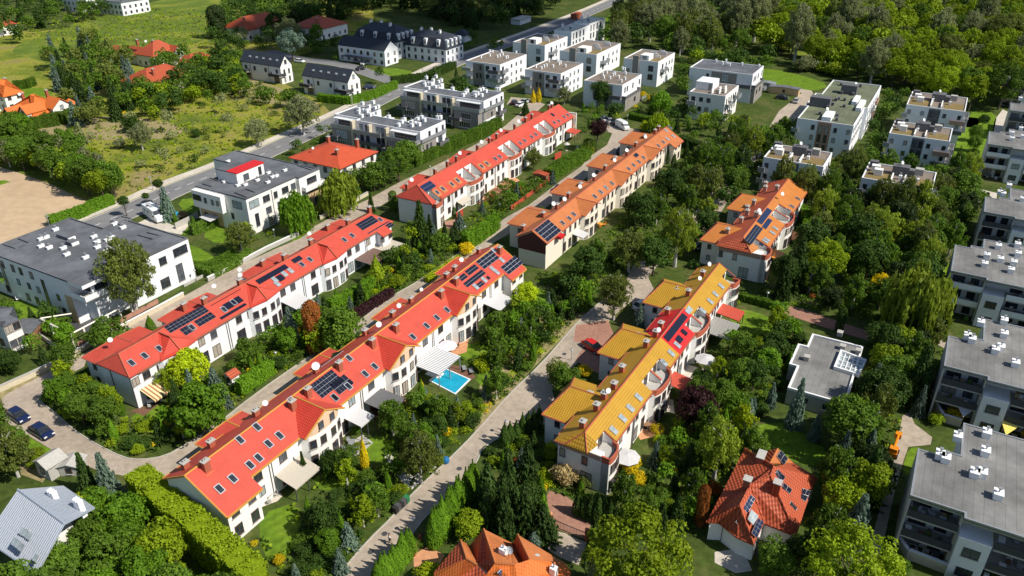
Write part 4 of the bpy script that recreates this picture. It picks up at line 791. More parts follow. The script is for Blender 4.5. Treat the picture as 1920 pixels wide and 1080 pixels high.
# two matching U-shaped grey-and-white blocks
def ublock(label, px, vp):
    f, r = block(label, px, 8.8, 'flatbrown' if 0 else 'flatgrey', 'wht2', poly=lambda L, W: [(0, 0), (12, 0), (12, -8.5), (6.2, -8.5), (6.2, -22.3), (12, -22.3), (12, -31), (1.8, -31), (1.8, -22), (0, -22)])
    grid(r, 'f', (4.2, 7.6, 10.6), (7.0,), 1.0, 1.9, 0, **DK); grid(r, 'f', (2.8, 4.6), (3.9,), 1.0, 1.5, .06, **DK)
    clad(r, 'f', .02, 7.2, 2.9, 5.8, 'gren'); balc(r, 'f', 7.2, 11.6, 3.0, 1.3, 'dgren'); balc(r, 'f', .05, 11.6, 5.9, .5, 'galv', .8)
    window(r, 9.2, 0, 4.3, 2.0, 1.9, 'f', **DK); window(r, 4, 0, 1.4, 5, 1.4, 'f', mull=3, **DK); window(r, 9.4, 0, 1.4, 2.6, 1.7, 'f', **DK)
    for t0, t1, at in ((-9.2, -.6, 0), (-30.4, -23.4, 1.8)):
        pergola_slats(r, 'l', t0, t1, 8.15, 1.5, at); balc(r, 'l', t0 - .3, t1 + .5, 5.85, 2.4, 'galv', .9, at=at); window(r, at, (t0 + t1) / 2, 7.0, t1 - t0 - 1.5, 1.8, 'l', mull=5, **DK)
        q = MB(); q.box(at - 2.3, at - .02, -t1, -t0, 0, 5.6, 'gren'); q.build('cladding', r); window(r, at - 2.3, (t0 + t1) / 2, 4.2, 3.6, 1.8, 'l', mull=4, **WH); window(r, at - 2.3, (t0 + t1) / 2 - .5, 1.5, 4, 1.8, 'l', mull=4, **WH)
        balc(r, 'l', t0 - .9, t0 + 3, 2.9, 3.9, 'dgren', .9, at=at)
    for z in (5.9, 3.0): balc(r, 'l', -21.5, -12, z, 1.8, 'galv' if z > 4 else 'dgren', .9)
    for t in (-22.3, -16.4, -10.6): q = MB(); q.box(-1.4, -.01, -t - .35, -t + .35, 0 if t != -16.4 else 6, 8.5 if t > -22 else 8.7, 'beige'); q.build('pier', r)
    for z in (7.0, 4.1, 1.4): grid(r, 'l', (-20, -18), (z,), 1.2, 2.0, 0, **DK); grid(r, 'l', (-14.2, -12.6), (z,), 1.3, 2.0, 0, **DK)
    q = MB(); q.box(7.2, 9.8, 16, 19, 0, 7.6, 'beige'); q.box(7.1, 9.9, 15.9, 19.1, 7.6, 7.8, 'white'); q.build('stair_tower', r)
    vents(f, r, vp, w=.8, l=.9, h=.9); return f, r
fU, rU = ublock('nearer of the two matching U-shaped grey and white apartment blocks with many roof vents', (X3(115, 548), X3(1005, 765), X3(1290, 635)), [X3(*p) for p in ((360, 465), (480, 450), (435, 500), (500, 515), (535, 500), (315, 530), (318, 560), (368, 545), (408, 550), (430, 540), (445, 590), (350, 605), (520, 570), (655, 615), (800, 670), (830, 645), (765, 705), (910, 675), (915, 710), (950, 690), (978, 640), (1025, 620), (1055, 650), (995, 700), (1205, 620), (1235, 620))])
ublock('farther of the two matching U-shaped apartment blocks, pale awning over its balcony', (W3(195, 315), W3(1285, 540), W3(1590, 400)), [W3(*p) for p in ((460, 220), (600, 205), (560, 260), (635, 280), (675, 260), (425, 290), (437, 325), (485, 310), (530, 315), (555, 305), (590, 355), (490, 370), (672, 335), (840, 380), (1020, 440), (1050, 410), (990, 475), (1150, 440), (1165, 480), (1200, 450), (1235, 400), (1275, 385), (1320, 415), (1260, 475), (1480, 385), (1510, 385))])
# cubes of the hillside group
def cube(label, px, h, roofm, style, vp=(), **k):
    f, r = block(label, px, h, roofm, 'wht2', group='white cubic apartment blocks', **k)
    L, W = f.L, f.W; z3 = (h - 1.9, h - 4.8)
    if style in ('a', 'b'):
        clad(r, 'l', -W * .78, -W * .45, 0, h - .5, 'gren'); grid(r, 'l', (-W * .66, -W * .56), z3, .8, 1.9, -.06, mull=1, **DK); grid(r, 'l', (-W * .36, -W * .16), z3, 1.5, 1.8, 0, **DK)
        for z in (h - 2.9, h - 5.8): balc(r, 'l', -W * .3, 0, z, 1.6, 'dgren' if z > 4 else 'galv'); balc(r, 'l', -W - .5, -W * .78, z, 1.8, 'galv', .8); balc(r, 'f', .1, 4.0, z, 1.2, 'galv')
        grid(r, 'f', (2.0,), z3, 1.3, 1.8, 0, **DK); grid(r, 'f', (L * .42, L * .6, L * .78), z3 + (h - 7.4,), .9, 1.2, 0, **DK)
    elif style == 'c':
        clad(r, 'l', -W * .64, -W * .24, 0, h - .45, 'gren'); grid(r, 'l', (-W * .7,), z3, .9, 1.1, 0, **DK); window(r, -.06, -W * .42, h - 2.2, 1.9, 1.9, 'l', gl='glassp', **WH); window(r, -.06, -W * .42, h - 5, 2.0, 1.4, 'l', mull=3, **DK)
        balc(r, 'l', -W * .28, 0, h - 4.4, 1.2, 'dgren'); balc(r, 'f', .1, L * .8, h - 4.3, 1.4, 'dgren', .8); q = MB(); q.box(0.2, L * .8, -1.3, -.02, 0, h - 4.6, 'gren'); q.build('cladding', r); grid(r, 'f', (2.5, 4.5, L * .55, L * .9), (h - 2.0,), .9, 1.6, 0, **DK); grid(r, 'f', (3, L * .5), (h - 6.2,), 1.6, 1.6, 1.3, **DK); balc(r, 'f', L * .8, L + .6, h - 7.6, 2, 'galv', .8)
    elif style == 't':   # roof terrace with garden and screens
        clad(r, 'l', -W * .72, -W * .55, 0, h + 1.4, 'gren', th=.5); grid(r, 'l', (-W * .88,), (h - 4.4,), 1.8, 1.9, 0, mull=3, **DK); grid(r, 'l', (-W * .2,), (h - 2.6, h - 5.6), 1.9, 2, 0, mull=3, **DK)
        q = MB(); polywall(q, [(.8, -W * .55), (5.5, -W * .55), (5.5, -W * .3), (.8, -W * .3)], h - .29, h + 1.6, 'wht'); q.build('roof_stair', r); window(r, .8, -W * .42, h + .6, 1.5, 1.4, 'l', mull=2, **DK)
        q = MB(); polywall(q, [(.6, -W * .28), (L * .5, -W * .28), (L * .5, -.6), (.6, -.6)], h - .285, h - .2, 'sedum'); q.build('roof_garden', r)
        for i in range(5): q = MB(); s = L * (.35 + .13 * i); q.box(s, s + .25, W * (.12 + .12 * (i % 3)), W * (.12 + .12 * (i % 3)) + 2.2, h - .28, h + .9, 'wht'); q.build('screen_wall', r)
        grid(r, 'f', (L * .5, L * .68, L * .85), (h - 2.4, h - 5.3), .9, 1.2, 0, **DK); balc(r, 'f', L * .16, L * .42, h - 4.0, 1.4, 'galv'); window(r, L * .28, 0, h - 2.6, 1.4, 1.9, 'f', **DK); window(r, L * .28, 0, h - 5.6, 1.4, 1.9, 'f', **DK)
    vents(f, r, vp, w=.5, l=.6, h=.9, cowl=False); return f, r
cube('white cube block with brown gravel roof and grey panel, leftmost of the hillside group', (W4(130, 540), W4(465, 610), W4(755, 490)), 8.4, 'flatbrown', 'a', [W4(*p) for p in ((250, 535), (350, 515), (435, 530), (463, 518), (495, 505), (530, 540), (552, 535), (380, 475), (478, 470), (648, 485), (350, 470))])
cube('white cube block with brown gravel roof and yellow shrubs at its foot', (W4(750, 655), W4(1150, 710), W4(1390, 590)), 8.4, 'flatbrown', 'b', [W4(*p) for p in ((868, 645), (930, 660), (988, 630), (1012, 580), (1062, 640), (1128, 610), (1145, 600), (1200, 635), (1110, 570), (960, 640))])
cube('white cube block with brown gravel roof and one long dark balcony', (W5(300, 610), W5(790, 675), W5(1035, 535)), 8.4, 'flatbrown', 'c', [W5(*p) for p in ((540, 555), (590, 530), (553, 590), (632, 597), (670, 558), (693, 545), (742, 590), (775, 640), (822, 608), (828, 540), (790, 480), (820, 490))])
cube('white block with green patch on its roof terrace, at the edge of the willow wood', (W5(805, 330), W5(1245, 380), W5(1450, 260)), 9.0, 'flatbrown', 't')
cube('white block with cluttered roof terrace, behind the two brown-roofed cubes', (W5(70, 200), W5(465, 285), W5(735, 140)), 8.8, 'flatbrown', 't')
cube('white block with grey stair tower and awnings, upper left of the hillside group', (W4(605, 350), W4(970, 390), W4(1187, 285)), 8.8, 'flatbrown', 't')
for lab, px in (('narrow white block with black solar roof beside the street, nearer of two', (W4(1085, 215), W4(1270, 240), W4(1445, 160))), ('narrow white block with black solar roof beside the street, farther of two', (W4(1300, 130), W4(1470, 150), W4(1640, 80)))):
    f, r = block(lab, px, 9.6, 'flatgrey', 'wht2', group='white cubic apartment blocks')
    q = MB(); q.box(1, f.L - 1, 1, f.W - 1, 9.34, 9.5, 'panel'); q.build('solar_panel', r); grid(r, 'f', (2, 5, 8.5, 12), (7.6, 4.4), 1.2, 2.3, 0, **DK); grid(r, 'f', (3, 8, 12), (1.4,), 2, 2, 0, **DK); window(r, 0, -2, 4, 1.2, 2.6, 'l', **DK); vents(f, r, [(px[1][0] - 2, px[1][1] - 9), (px[0][0] + 14, px[0][1] - 6)], w=.9, l=.9, h=1)
cube('white block with long grey roof and wide terrace, right of the willow wood', (W6(125, 240), W6(950, 360), W6(1090, 240)), 9.6, 'flatgrey', 'c', [W6(*p) for p in ((450, 190), (535, 225), (585, 190), (600, 240), (635, 245), (800, 235), (1030, 260))])
f, r = block('white block with chimney screens on its roof, in front of the long grey-roofed one', (W6(110, 575), W6(580, 650), W6(810, 510)), 8.6, 'flatbrown', 'wht')
grid(r, 'l', (-f.W * .88, -f.W * .66, -f.W * .45), (6.6,), 1.2, 1.3, 0, **DK); grid(r, 'l', (-f.W * .9, -f.W * .68, -f.W * .48), (3.6,), 1.2, 1.4, 0, **DK); grid(r, 'f', (2, 4.5, 7, 9.5, 12), (6.4, 3.4), 1.0, 1.7, 0, **DK)
balc(r, 'l', -f.W - .3, -f.W * .78, 5, 1.3, 'galv'); balc(r, 'f', .3, 5, 5, 1.2, 'galv'); balc(r, 'f', 10, 14, 5.6, 1.6, 'galv'); balc(r, 'f', .3, 5, 2.2, 1.4, 'galv')
q = MB(); polywall(q, [(5, -f.W * .98), (12, -f.W * .98), (12, -f.W * .5), (5, -f.W * .5)], 8.31, 10.8, 'wht2'); q.build('penthouse', r); window(r, 5, -f.W * .57, 9.4, .9, 1.9, 'l', mull=0, **DK)
for s, t in ((1.5, -.42), (2.5, -.24), (5, -.3), (7, -.2), (4, -.12)): q = MB(); q.box(s, s + 2, f.W * -t - .15 if 0 else -t * f.W, -t * f.W + .3, 8.31, 9.6, 'wht'); q.build('screen_wall', r)
# long green-roofed block and its neighbours (their right-hand sides face the camera)
f, r = block('long stepped white block with mossy green roof and brown entrance panel', (W7(525, 480), W7(1085, 570), W7(1385, 165)), 9.4, 'flatgreen', 'wht2', poly=lambda L, W: [(0, 0), (20, 0), (20, .9), (L, .9), (L, -W + 1), (30, -W + 1), (30, -W - .8), (14, -W - .8), (14, -W), (0, -W)])
clad(r, 'l', -f.W * .62, -f.W * .38, 0, 9.2, 'terra'); grid(r, 'l', (-f.W * .56, -f.W * .45), (7.2, 4.6, 1.8), .9, 2.2, -.06, mull=0, **DK); grid(r, 'l', (-f.W * .7, -f.W * .3, -f.W * .07), (7.4, 4.6, 1.8), .9, 1.3, 0, mull=0, **DK)
for z in (2.9, 5.9): balc(r, 'l', -f.W - 1, -f.W + .8, z, 1.2, 'galv', .9)
grid(r, 'f', (2, 5, 8, 11, 14, 17), (7.6, 4.7), .9, 1.3, 0, mull=0, **DK); grid(r, 'f', (22, 26, 30, 34, 38, 42), (7.4, 4.6, 1.8), 1.0, 1.4, .9, **DK); balc(r, 'f', 30, 35, 5.6, 1.5, 'galv'); balc(r, 'f', 40, 45, 5.6, 1.5, 'terra'); balc(r, 'f', 36, 40, 2.8, 1.5, 'terra')
for a, b, c, d, hh, mt in ((1, 8, -8.6, -6.2, 1.0, 'wht2'), (15, 18, -14.6, -9, 2.4, 'dgren'), (34, 37, -9, -4.5, 2.4, 'dgren'), (16, 26, -2, -.5, .7, 'wht2'), (22, 30, -4, -2.6, .8, 'wht2')): q = MB(); q.box(a, b, -d, -c, 9.12, 9.4 + hh, mt); q.build('roof_bulkhead', r)
vents(f, r, [W7(*p) for p in ((740, 460), (870, 365), (905, 320), (930, 310), (990, 320), (985, 385), (915, 480), (910, 520), (955, 165), (1020, 185), (1090, 215), (960, 250), (1075, 265), (1150, 180), (820, 395))], w=.7, l=1.2, h=.8, mt='dgren', cowl=False); dish(r, *f.at(*W7(820, 395), 11), 10.9, .6); dish(r, *f.at(*W7(1110, 140), 11), 10.9, .6)
def twin(label, px, h, n):
    f, r = block(label, px, h, 'flatbrown', 'wht2', group='white blocks with roof terraces'); L, W = f.L, f.W
    for a, b in ((-W + .6, -W * .62), (-W * .36, -.6)): q = MB(); q.box(.6, L * .5, -b, -a, h - .285, h - .2, 'sedum'); q.build('roof_garden', r)
    clad(r, 'l', -W * .60, -W * .40, 0, h - .4, 'dgren', th=.05); grid(r, 'l', (-W * .56, -W * .45), (h - 2.0, h - 4.6, h - 7.2), .9, 2, -.05, mull=0, **DK); grid(r, 'l', (-W * .93, -W * .7, -W * .32, -W * .07), (h - 2, h - 4.8), .9, 1.2, 0, mull=0, **DK)
    q = MB(); q.box(.3, L * .45, W * .4, W * .42, h - .28, h + .5, 'wht'); q.box(.3, L * .45, W * .58, W * .6, h - .28, h + .5, 'wht'); q.box(L * .5, L * .7, W * .38, W * .62, h - .28, h + 1.9, 'dgren'); q.build('roof_bulkhead', r)
    for i, (s, t) in enumerate(((.5, .8), (.55, .3), (.7, .18), (.3, .74), (.75, .85))): q = MB(); q.box(L * s, L * s + 1.6, W * t, W * t + 1.8, h - .28, h + 1.2, ('wht', 'dgren', 'conc')[i % 3]); q.build('roof_bulkhead', r)
    for z in (h - 3.4, h - 6.2): balc(r, 'f', 1, L * .55, z, 1.3, 'galv'); balc(r, 'l', -3.2, .6, z - .4, .8, 'terra' if z > 5 else 'dgren'); balc(r, 'l', -W - .8, -W + .8, z, 1, 'galv')
    grid(r, 'f', (2, 5, 8), (h - 2.2, h - 5), 1.1, 1.5, 0, **DK); dish(r, L * .6, -W * .5, h + 2.6, .55); vents(f, r, [(px[1][0] - 30, px[1][1] - 12), (px[1][0] - 62, px[1][1] - 18)], w=.6, l=.8, h=.9); return f, r
twin('white block with sedum roof beds and a striped balcony on its corner', (W8(335, 475), W8(890, 565), W8(955, 450)), 9.2, 3)
twin('white block with curved white roof screens, behind the sedum-roofed one', (W8(505, 190), W8(1030, 290), W8(1070, 165)), 9.4, 3)
twin('white block almost hidden by birches, only its roof edge showing above them', (W8(95, 860), W8(730, 1005), W8(800, 855)), 8.6, 2)
twin('white block with yellow-green roof bed and dishes, half hidden by birches', (W7(220, 830), W7(780, 985), W7(885, 845)), 8.6, 2)
# grey-roofed blocks down the right edge: deep shaded balconies towards the camera
def rblock(label, p, Wt, L, vp, tower=5.5, par='dpar', step=9.2):
    h = 9.0; o = G(*p, h); f = Fr(o); r = thing('apartment_block', label, 'apartment block', (o[0], o[1], 0), f.a, 'grey-roofed apartment blocks with deep balconies')
    f.foot((-.5, L, 0, Wt), .4); q = MB(); polywall(q, [(2.4, .25), (2.4, Wt), (L, Wt), (L, 4.6), (step + 1.2, 4.6), (step + 1.2, 2.6), (step, 2.6), (step, .25)], 0, h - .42, 'wht2'); q.build('wall', r)
    out = [(0, 0), (0, 5.5), (-.9, 5.5), (-.9, Wt), (L, Wt), (L, 4.6), (step + 1.2, 4.6), (step + 1.2, 2.6), (step, 2.6), (step, 0)]
    q = MB(); polywall(q, out, h - .41, h - .2, 'galv'); q.build('roof_slab', r); q = MB(); ins = parapet(q, out, h - .6, h, .22, 'galv'); q.build('parapet', r); q = MB(); q.slab([L3(s, t, h - .12) for s, t in ins], .07, 'flatlite'); q.build('roof', r)
    q = MB(); q.box(0, step, -.26, 0, 0, h - .62, 'conc'); q.build('side_wall', r)
    bays = [(.3, tower, 0.0)]; t = tower + 3.6
    while t < Wt - 2: bays.append((t, min(t + 5.4, Wt), -.8)); t += 9.0
    for i, (a, b, s0) in enumerate(bays):
        for z in (3.0, 6.0):
            q = MB(); q.box(s0, 2.39, -b, -a, z - .22, z, 'conc'); q.build('balcony_floor', r)
            q = MB(); q.box(s0, s0 + .12, -b, -a, z + .002, z + 1.0, par); q.build('balcony_parapet', r)
        for z in (.02, 3.0, 6.0):      # pots and boxes on the balcony
            for _ in range(5): q = MB(); u, v, e = rnd.uniform(a + .5, b - .5), rnd.uniform(s0 + .35, 1.9), rnd.uniform(.18, .36); q.box(v - e, v + e, -u - e, -u + e, z + .01, z + rnd.uniform(.35, .85), rnd.choice(('white', 'wood', 'dgren', 'leaf_green', 'sand', 'conc'))); q.build('planter', r)
        for z in (1.3, 4.3, 7.2): window(r, 2.4, (a + b) / 2 - 1.2, z, 1.9, 2.1, 'l', fr='framed', sill=False); window(r, 2.4, (a + b) / 2 + 1.3, z, 1.3, 2.1, 'l', fr='framed', sill=False)
        q = MB(); q.box(s0 + .1, 2.39, -b - .12, -b + .12, 0, h - .62, 'conc'); q.build('balcony_wall', r)
        if i:
            pass
    t = tower + .15
    while t < Wt - 1:
        q = MB(); q.box(-1.1, 2.39, -t - 3.2, -t, 0, 6.4, 'wht2'); q.build('projecting_bay', r)
        for z in (1.6, 4.6): window(r, -1.1, t + 1.6, z, 1.7, 1.3, 'l', fr='framed')
        t += 9.0
    for x, y in vp: s, t = f.at(x, y, h); vent(r, s, t, h - .12, .9, 1.2, .8)
    return f, r
RB = T((1640, 780), 3.6); R2 = T((1700, 420), 4.909); R3 = T((1740, 310), 6.355); R4 = T((1760, 110), 4.69); HB = T((1440, 540), 4)
f1, r1 = rblock('nearest grey-roofed block in the lower right corner, dark balconies with furniture', (1706.7, 928), 24, 17.5, [RB(*p) for p in ((435, 275), (475, 300), (555, 155), (750, 130), (742, 255), (720, 400), (668, 400), (828, 545))])
f2, r2 = rblock('grey-roofed block second from the bottom on the right edge, a shade sail below it', (1770, 685), 24, 17.5, [HB(*p) for p in ((1490, 375), (1525, 400), (1590, 275), (1765, 260), (1765, 360), (1740, 460), (1700, 480), (1850, 580))])
f3, r3 = rblock('grey-roofed block with pale parapets, third from the bottom beside the big willow', (1783.1, 507), 22, 17.5, [R2(*p) for p in ((733, 305), (712, 385), (838, 220), (1015, 205), (1020, 290), (857, 340), (980, 370), (955, 440)) ], par='wht2', step=12)
f4, r4 = rblock('grey-roofed block at the right edge above the yellow shrub, fourth from the bottom', (1845, 396.5), 20, 17.5, [R3(*p) for p in ((850, 340), (890, 360), (960, 260), (1120, 420))])
f5, r5 = rblock('grey-roofed block at the right edge facing the long lawn, fifth from the bottom', (1852.5, 269.5), 20, 17, [R4(*p) for p in ((640, 665), (640, 715), (720, 625), (735, 695))], par='wht2', step=12)
f6, r6 = rblock('grey-roofed block at the right edge, second from the top', (1894.5, 206.5), 20, 17, [R4(*p) for p in ((715, 360),)])
f7, r7 = rblock('grey-roofed block at the top of the right edge beside the yellow tent', (1888.5, 149), 20, 17, [])
# low grey pavilion with glazed roof light
o = G(1585.7, 757.3, 3.0); f = Fr(o); r = thing('pavilion', 'low flat grey-roofed pavilion with a white glazed roof light, among trees', 'pavilion', (o[0], o[1], 0), f.a); f.foot((0, 20, -8.8, .4), .2)
out = [(0, 0), (17.5, 0), (17.5, -8), (13.2, -8), (13.2, -9.4), (6.5, -9.4), (6.5, -8.2), (0, -8.2)]
q = MB(); polywall(q, out, 0, 2.6, 'conc'); q.build('wall', r); q = MB(); ins = parapet(q, out, 2.61, 3.0, .3, 'white'); q.build('parapet', r); q = MB(); q.slab([L3(s, t, 2.7) for s, t in ins], .06, 'flatlite'); q.build('roof', r)
HC = T((1440, 580), 4.908); pts = [f.at(*HC(*p), 2.9) for p in ((600, 545), (840, 620), (905, 480), (665, 385))]
q = MB(); parapet(q, pts, 2.71, 3.3, .3, 'white'); q.build('parapet', r); a = np.array(pts[0]); e1 = np.array(pts[1]) - a; e2 = np.array(pts[3]) - a; q = MB(); q.slab([L3(*(a + e1 * u + e2 * v), 2.9) for u, v in ((.05, .05), (.95, .05), (.95, .95), (.05, .95))], .15, 'glassp'); q.build('roof_light', r)
q = MB()
for i in range(1, 5): u = .05 + .9 * i / 5; q.tube(L3(*(a + e1 * u + e2 * .05), 3.0), L3(*(a + e1 * u + e2 * .95), 3.0), .09, 'white')
for i in range(1, 4): u = .05 + .9 * i / 4; q.tube(L3(*(a + e1 * .05 + e2 * u), 3.0), L3(*(a + e1 * .95 + e2 * u), 3.0), .09, 'white')
q.build('glazing_bar', r); grid(r, 'l', (-5.6, -2.4), (1.5,), 1.1, 1.0, 0, **DK)
for p in ((660, 230), (355, 455), (685, 355), (830, 395)): s, t = f.at(*HC(*p), 2.9); vent(r, s, t, 2.7, .8, .9, .7, 'conc', False)
# ------------------------------------------------------------ detached houses
def hroof(b, s0, s1, t0, t1, ze, zr, mt, along='s', hip=1.0, ov=.5, th=.2):
    """hipped roof; hip=1 full hips, 0 gable ends. returns nothing, adds slabs and the gable triangle is left to the wall"""
    s0 -= ov; s1 += ov; t0 -= ov; t1 += ov
    if along == 's': m = (t0 + t1) / 2; k = (t1 - t0) / 2 * hip; a, c = (s0 + k, m), (s1 - k, m)
    else: m = (s0 + s1) / 2; k = (s1 - s0) / 2 * hip; a, c = (m, t0 + k), (m, t1 - k)
    A, C_ = L3(*a, zr), L3(*c, zr); p = [L3(s0, t0, ze), L3(s1, t0, ze), L3(s1, t1, ze), L3(s0, t1, ze)]
    if along == 's':
        b.slab([p[0], p[1], C_, A], th, mt); b.slab([p[2], p[3], A, C_], th, mt)
        if hip: b.slab([p[3], p[0], A], th, mt); b.slab([p[1], p[2], C_], th, mt)
    else:
        b.slab([p[1], p[2], C_, A], th, mt); b.slab([p[3], p[0], A, C_], th, mt)
        if hip: b.slab([p[0], p[1], A], th, mt); b.slab([p[2], p[3], C_], th, mt)
def gwall(b, s0, s1, t0, t1, ze, zr, mt, along='s'):
    if along == 's': m = (t0 + t1) / 2; prism(b, [(t0, 0), (t1, 0), (t1, ze - .1), (m, zr - .35), (t0, ze - .1)], s0, s1, mt)
    else:
        m = (s0 + s1) / 2; k = len(b.v); sec = [(s0, 0), (s1, 0), (s1, ze - .1), (m, zr - .35), (s0, ze - .1)]; mi = b.m(mt)
        b.v += [L3(s, t0, z) for s, z in sec] + [L3(s, t1, z) for s, z in sec]
        for i in range(5): j = (i + 1) % 5; b.f.append((k + i, k + j, k + 5 + j, k + 5 + i)); b.mi.append(mi)
        b.f.append(tuple(range(k, k + 5))); b.mi.append(mi); b.f.append(tuple(range(k + 9, k + 4, -1))); b.mi.append(mi)
def house(label, px, ze, zr, roofm, wallm='wht', along='s', hip=1.0, ang=GA, wings=(), wins=True, chim=(), group=None, size=None, ov=.5):
    o = G(*px[1], ze); f = Fr(o, ang); W = -f.at(*px[0], ze)[1] if not size else size[1]; L = f.at(*px[2], ze)[0] if not size else size[0]
    r = thing('house', label, 'house', (o[0], o[1], 0), f.a, group); f.foot((0, L, -W, 0), .4); b = MB()
    if hip: b.box(0, L, 0, W, 0, ze - .1, wallm)
    else: gwall(b, 0, L, -W, 0, ze, zr, wallm, along)
    b.build('wall', r); b = MB(); hroof(b, 0, L, -W, 0, ze, zr, roofm, along, hip, ov); b.build('roof', r)
    for (s0, s1, t0, t1, e, z, al, hp) in wings:
        f.foot((s0, s1, t0, t1), .3); b = MB(); gwall(b, s0, s1, t0, t1, e, z, wallm, al) if not hp else b.box(s0, s1, -t1, -t0, 0, e - .1, wallm); b.build('wing_wall', r)
        b = MB(); hroof(b, s0, s1, t0, t1, e, z, roofm, al, hp, .4); b.build('wing_roof', r)
        if not hp:
            if al == 's': window(r, s0, (t0 + t1) / 2, e - .2, 1.2, 1.4, 'l')
            else: window(r, (s0 + s1) / 2, t1, e - .2, 1.2, 1.4, 'f')
    if wins:
        n = max(2, int(W / 3.2)); [window(r, 0, -W * (i + .5) / n, z, 1.2, 1.4, 'l') for i in range(n) for z in ((1.5, 4.3) if ze > 5 else (1.5,))]
        n = max(2, int(L / 3.2)); [window(r, L * (i + .5) / n, 0, z, 1.2, 1.4, 'f') for i in range(n) for z in ((1.5, 4.3) if ze > 5 else (1.5,))]
    for s, t in chim: chimney(r, s, t, zr - 1.0, w=.7, l=.8, h=1.2)
    f.L, f.W = L, W; return f, r
T4 = T((440, 70), 6.75); TD = T((620, 20), 6.857); TL = T((0, 130), 8.306); TM = T((140, 50), 6.857)
f, r = house('red hip-roofed house between the penthouse block and the walled lane', ((552, 292), (637, 315), (694, 282)), 5.6, 8.2, 'clay', 'wht', 't', chim=((11, -13), (4, -4), (13, -5)), wings=())
M['redclay'] = tilemat('red_clay_roof', (.52, .085, .035), .36, .4, .2)
for ch in r.children:
    if ch.name.startswith('roof'): ch.data.materials.clear(); ch.data.materials.append(M['redclay'])
dish(r, 3, -11, 8, .4)
# pair of slate-roofed twins
for lab, px in (('white gabled twin house with slate roof, nearer the U-shaped blocks', (T4(940, 455), T4(1430, 570), T4(1620, 525))), ('white gabled twin house with slate roof, beside the weedy plot', (T4(125, 285), T4(575, 375), T4(780, 345)))):
    f, r = house(lab, px, 6.3, 10.0, 'slate', 'wht', 't', 0, wins=False, ov=.25); L, W = f.L, f.W; k = 3.7 / (L / 2)
    grid(r, 'l', (-W * .88, -W * .66, -W * .38, -W * .1), (4.4,), 1.1, 1.4, 0, **DK); grid(r, 'l', (-W * .85, -W * .12), (1.3,), 2.6, 2.0, 0, **DK); grid(r, 'f', (L * .3, L * .72), (4.2, 1.5), .9, 1.7, 0, **DK); window(r, L * .5, 0, 7.6, 1.2, 1.5, 'f', **DK)
    balc(r, 'l', -W * .24, .6, 3.0, 1.8, 'framed', .9); balc(r, 'l', -W - .4, -W * .8, 3.0, 1.8, 'framed', .9); balc(r, 'f', .0, 1.8, 3.0, .7, 'framed', .9)
    q = MB(); [q.tube(L3(-.08, t, 0), L3(-.08, t, 6.2), .07, 'metal') for t in (-W * .3, -W * .76)]; q.build('rain_pipe', r)
    for i in range(5):
        key = 'rsky'
        if key not in CH: b = MB(); b.box(-.35, .35, -.5, .5, .0, .14, 'alu'); b.box(-.27, .27, -.42, .42, .14, .15, 'glassp'); CH[key] = b.mesh('skylight')
        o = link('skylight', CH[key], r, L3(L * .22, -W * (.12 + .17 * i), 6.3 + k * L * .22 + .25)); o.rotation_euler = (0, -math.atan(k), 0)
    q = MB(); q.box(L, L + 2.6, 2, W - 3, 0, 2.6, 'dgren'); q.build('garage', r)
# dark slate complex by the side street
def mansard(label, px, ze, zm, zr, ins=1.2, group=None, dorm=3):
    o = G(*px[1], ze); f = Fr(o); W = -f.at(*px[0], ze)[1]; L = f.at(*px[2], ze)[0]; r = thing('house', label, 'house', (o[0], o[1], 0), f.a, group); f.foot((0, L, -W, 0), .4)
    b = MB(); b.box(0, L, 0, W, 0, ze - .05, 'wht2'); b.build('wall', r); b = MB()
    e = [(-.4, .4), (L + .4, .4), (L + .4, -W - .4), (-.4, -W - .4)]; m_ = [(ins, -ins), (L - ins, -ins), (L - ins, -W + ins), (ins, -W + ins)]
    for i in range(4): j = (i + 1) % 4; b.slab([L3(*e[i], ze), L3(*e[j], ze), L3(*m_[j], zm), L3(*m_[i], zm)], .2, 'slate')
    hroof(b, ins, L - ins, -W + ins, -ins, zm, zr, 'slate', 't' if W > L else 's', .8, .15); b.build('roof', r)
    for i in range(dorm):
        t = -W * (i + .6) / (dorm + .2); q = MB(); zz = (ze + zm) / 2; q.box(-.05, ins, -t - .65, -t + .65, ze + .25, zm - .1, 'wht2'); q.build('dormer', r); window(r, -.05, t, zz + .1, .8, 1.1, 'l', **DK)
    for i in range(4): s = L * (i + .6) / 4.2; q = MB(); q.box(s - .6, s + .6, -.1 + .001, ins, ze + .25, zm - .1, 'wht2'); q.build('dormer', r); window(r, s, .08, (ze + zm) / 2 + .1, .8, 1.1, 'f', **WH)
    grid(r, 'l', [-W * (i + .5) / 6 for i in range(6)], (ze - 1.6, ze - 4.4), 1.1, 1.5, 0, **DK); grid(r, 'f', [L * (i + .5) / 4 for i in range(4)], (ze - 1.6, ze - 4.4), 1.1, 1.5, 0, **DK)
    for s, t in ((.4, .3), (.6, .6), (.5, .8)): chimney(r, L * s, -W * t, zr - .6, .8, 1.0, 1.2, 'white')
    return f, r
mansard('big slate mansard-roofed house with arched dormers, behind the side street', (TD(330, 330), TD(850, 405), TD(1160, 345)), 7.0, 10.2, 12.6)
mansard('black-roofed white house with steep mansard, its grey stair wing facing the lawn', (TD(1030, 410), TD(1480, 497), TD(1715, 425)), 5.8, 9.2, 11.2, 1.4)
f, r = house('row of white houses with dark roof and skylights along the side street', (TD(135, 425), TD(690, 515), TD(905, 470)), 6.2, 9.4, 'slate', 'wht2', 't', 0, ov=.2); q = MB(); q.box(-2.5, -.01, f.W * .25, f.W * .85, 2.5, 2.7, 'slate'); q.build('canopy', r)
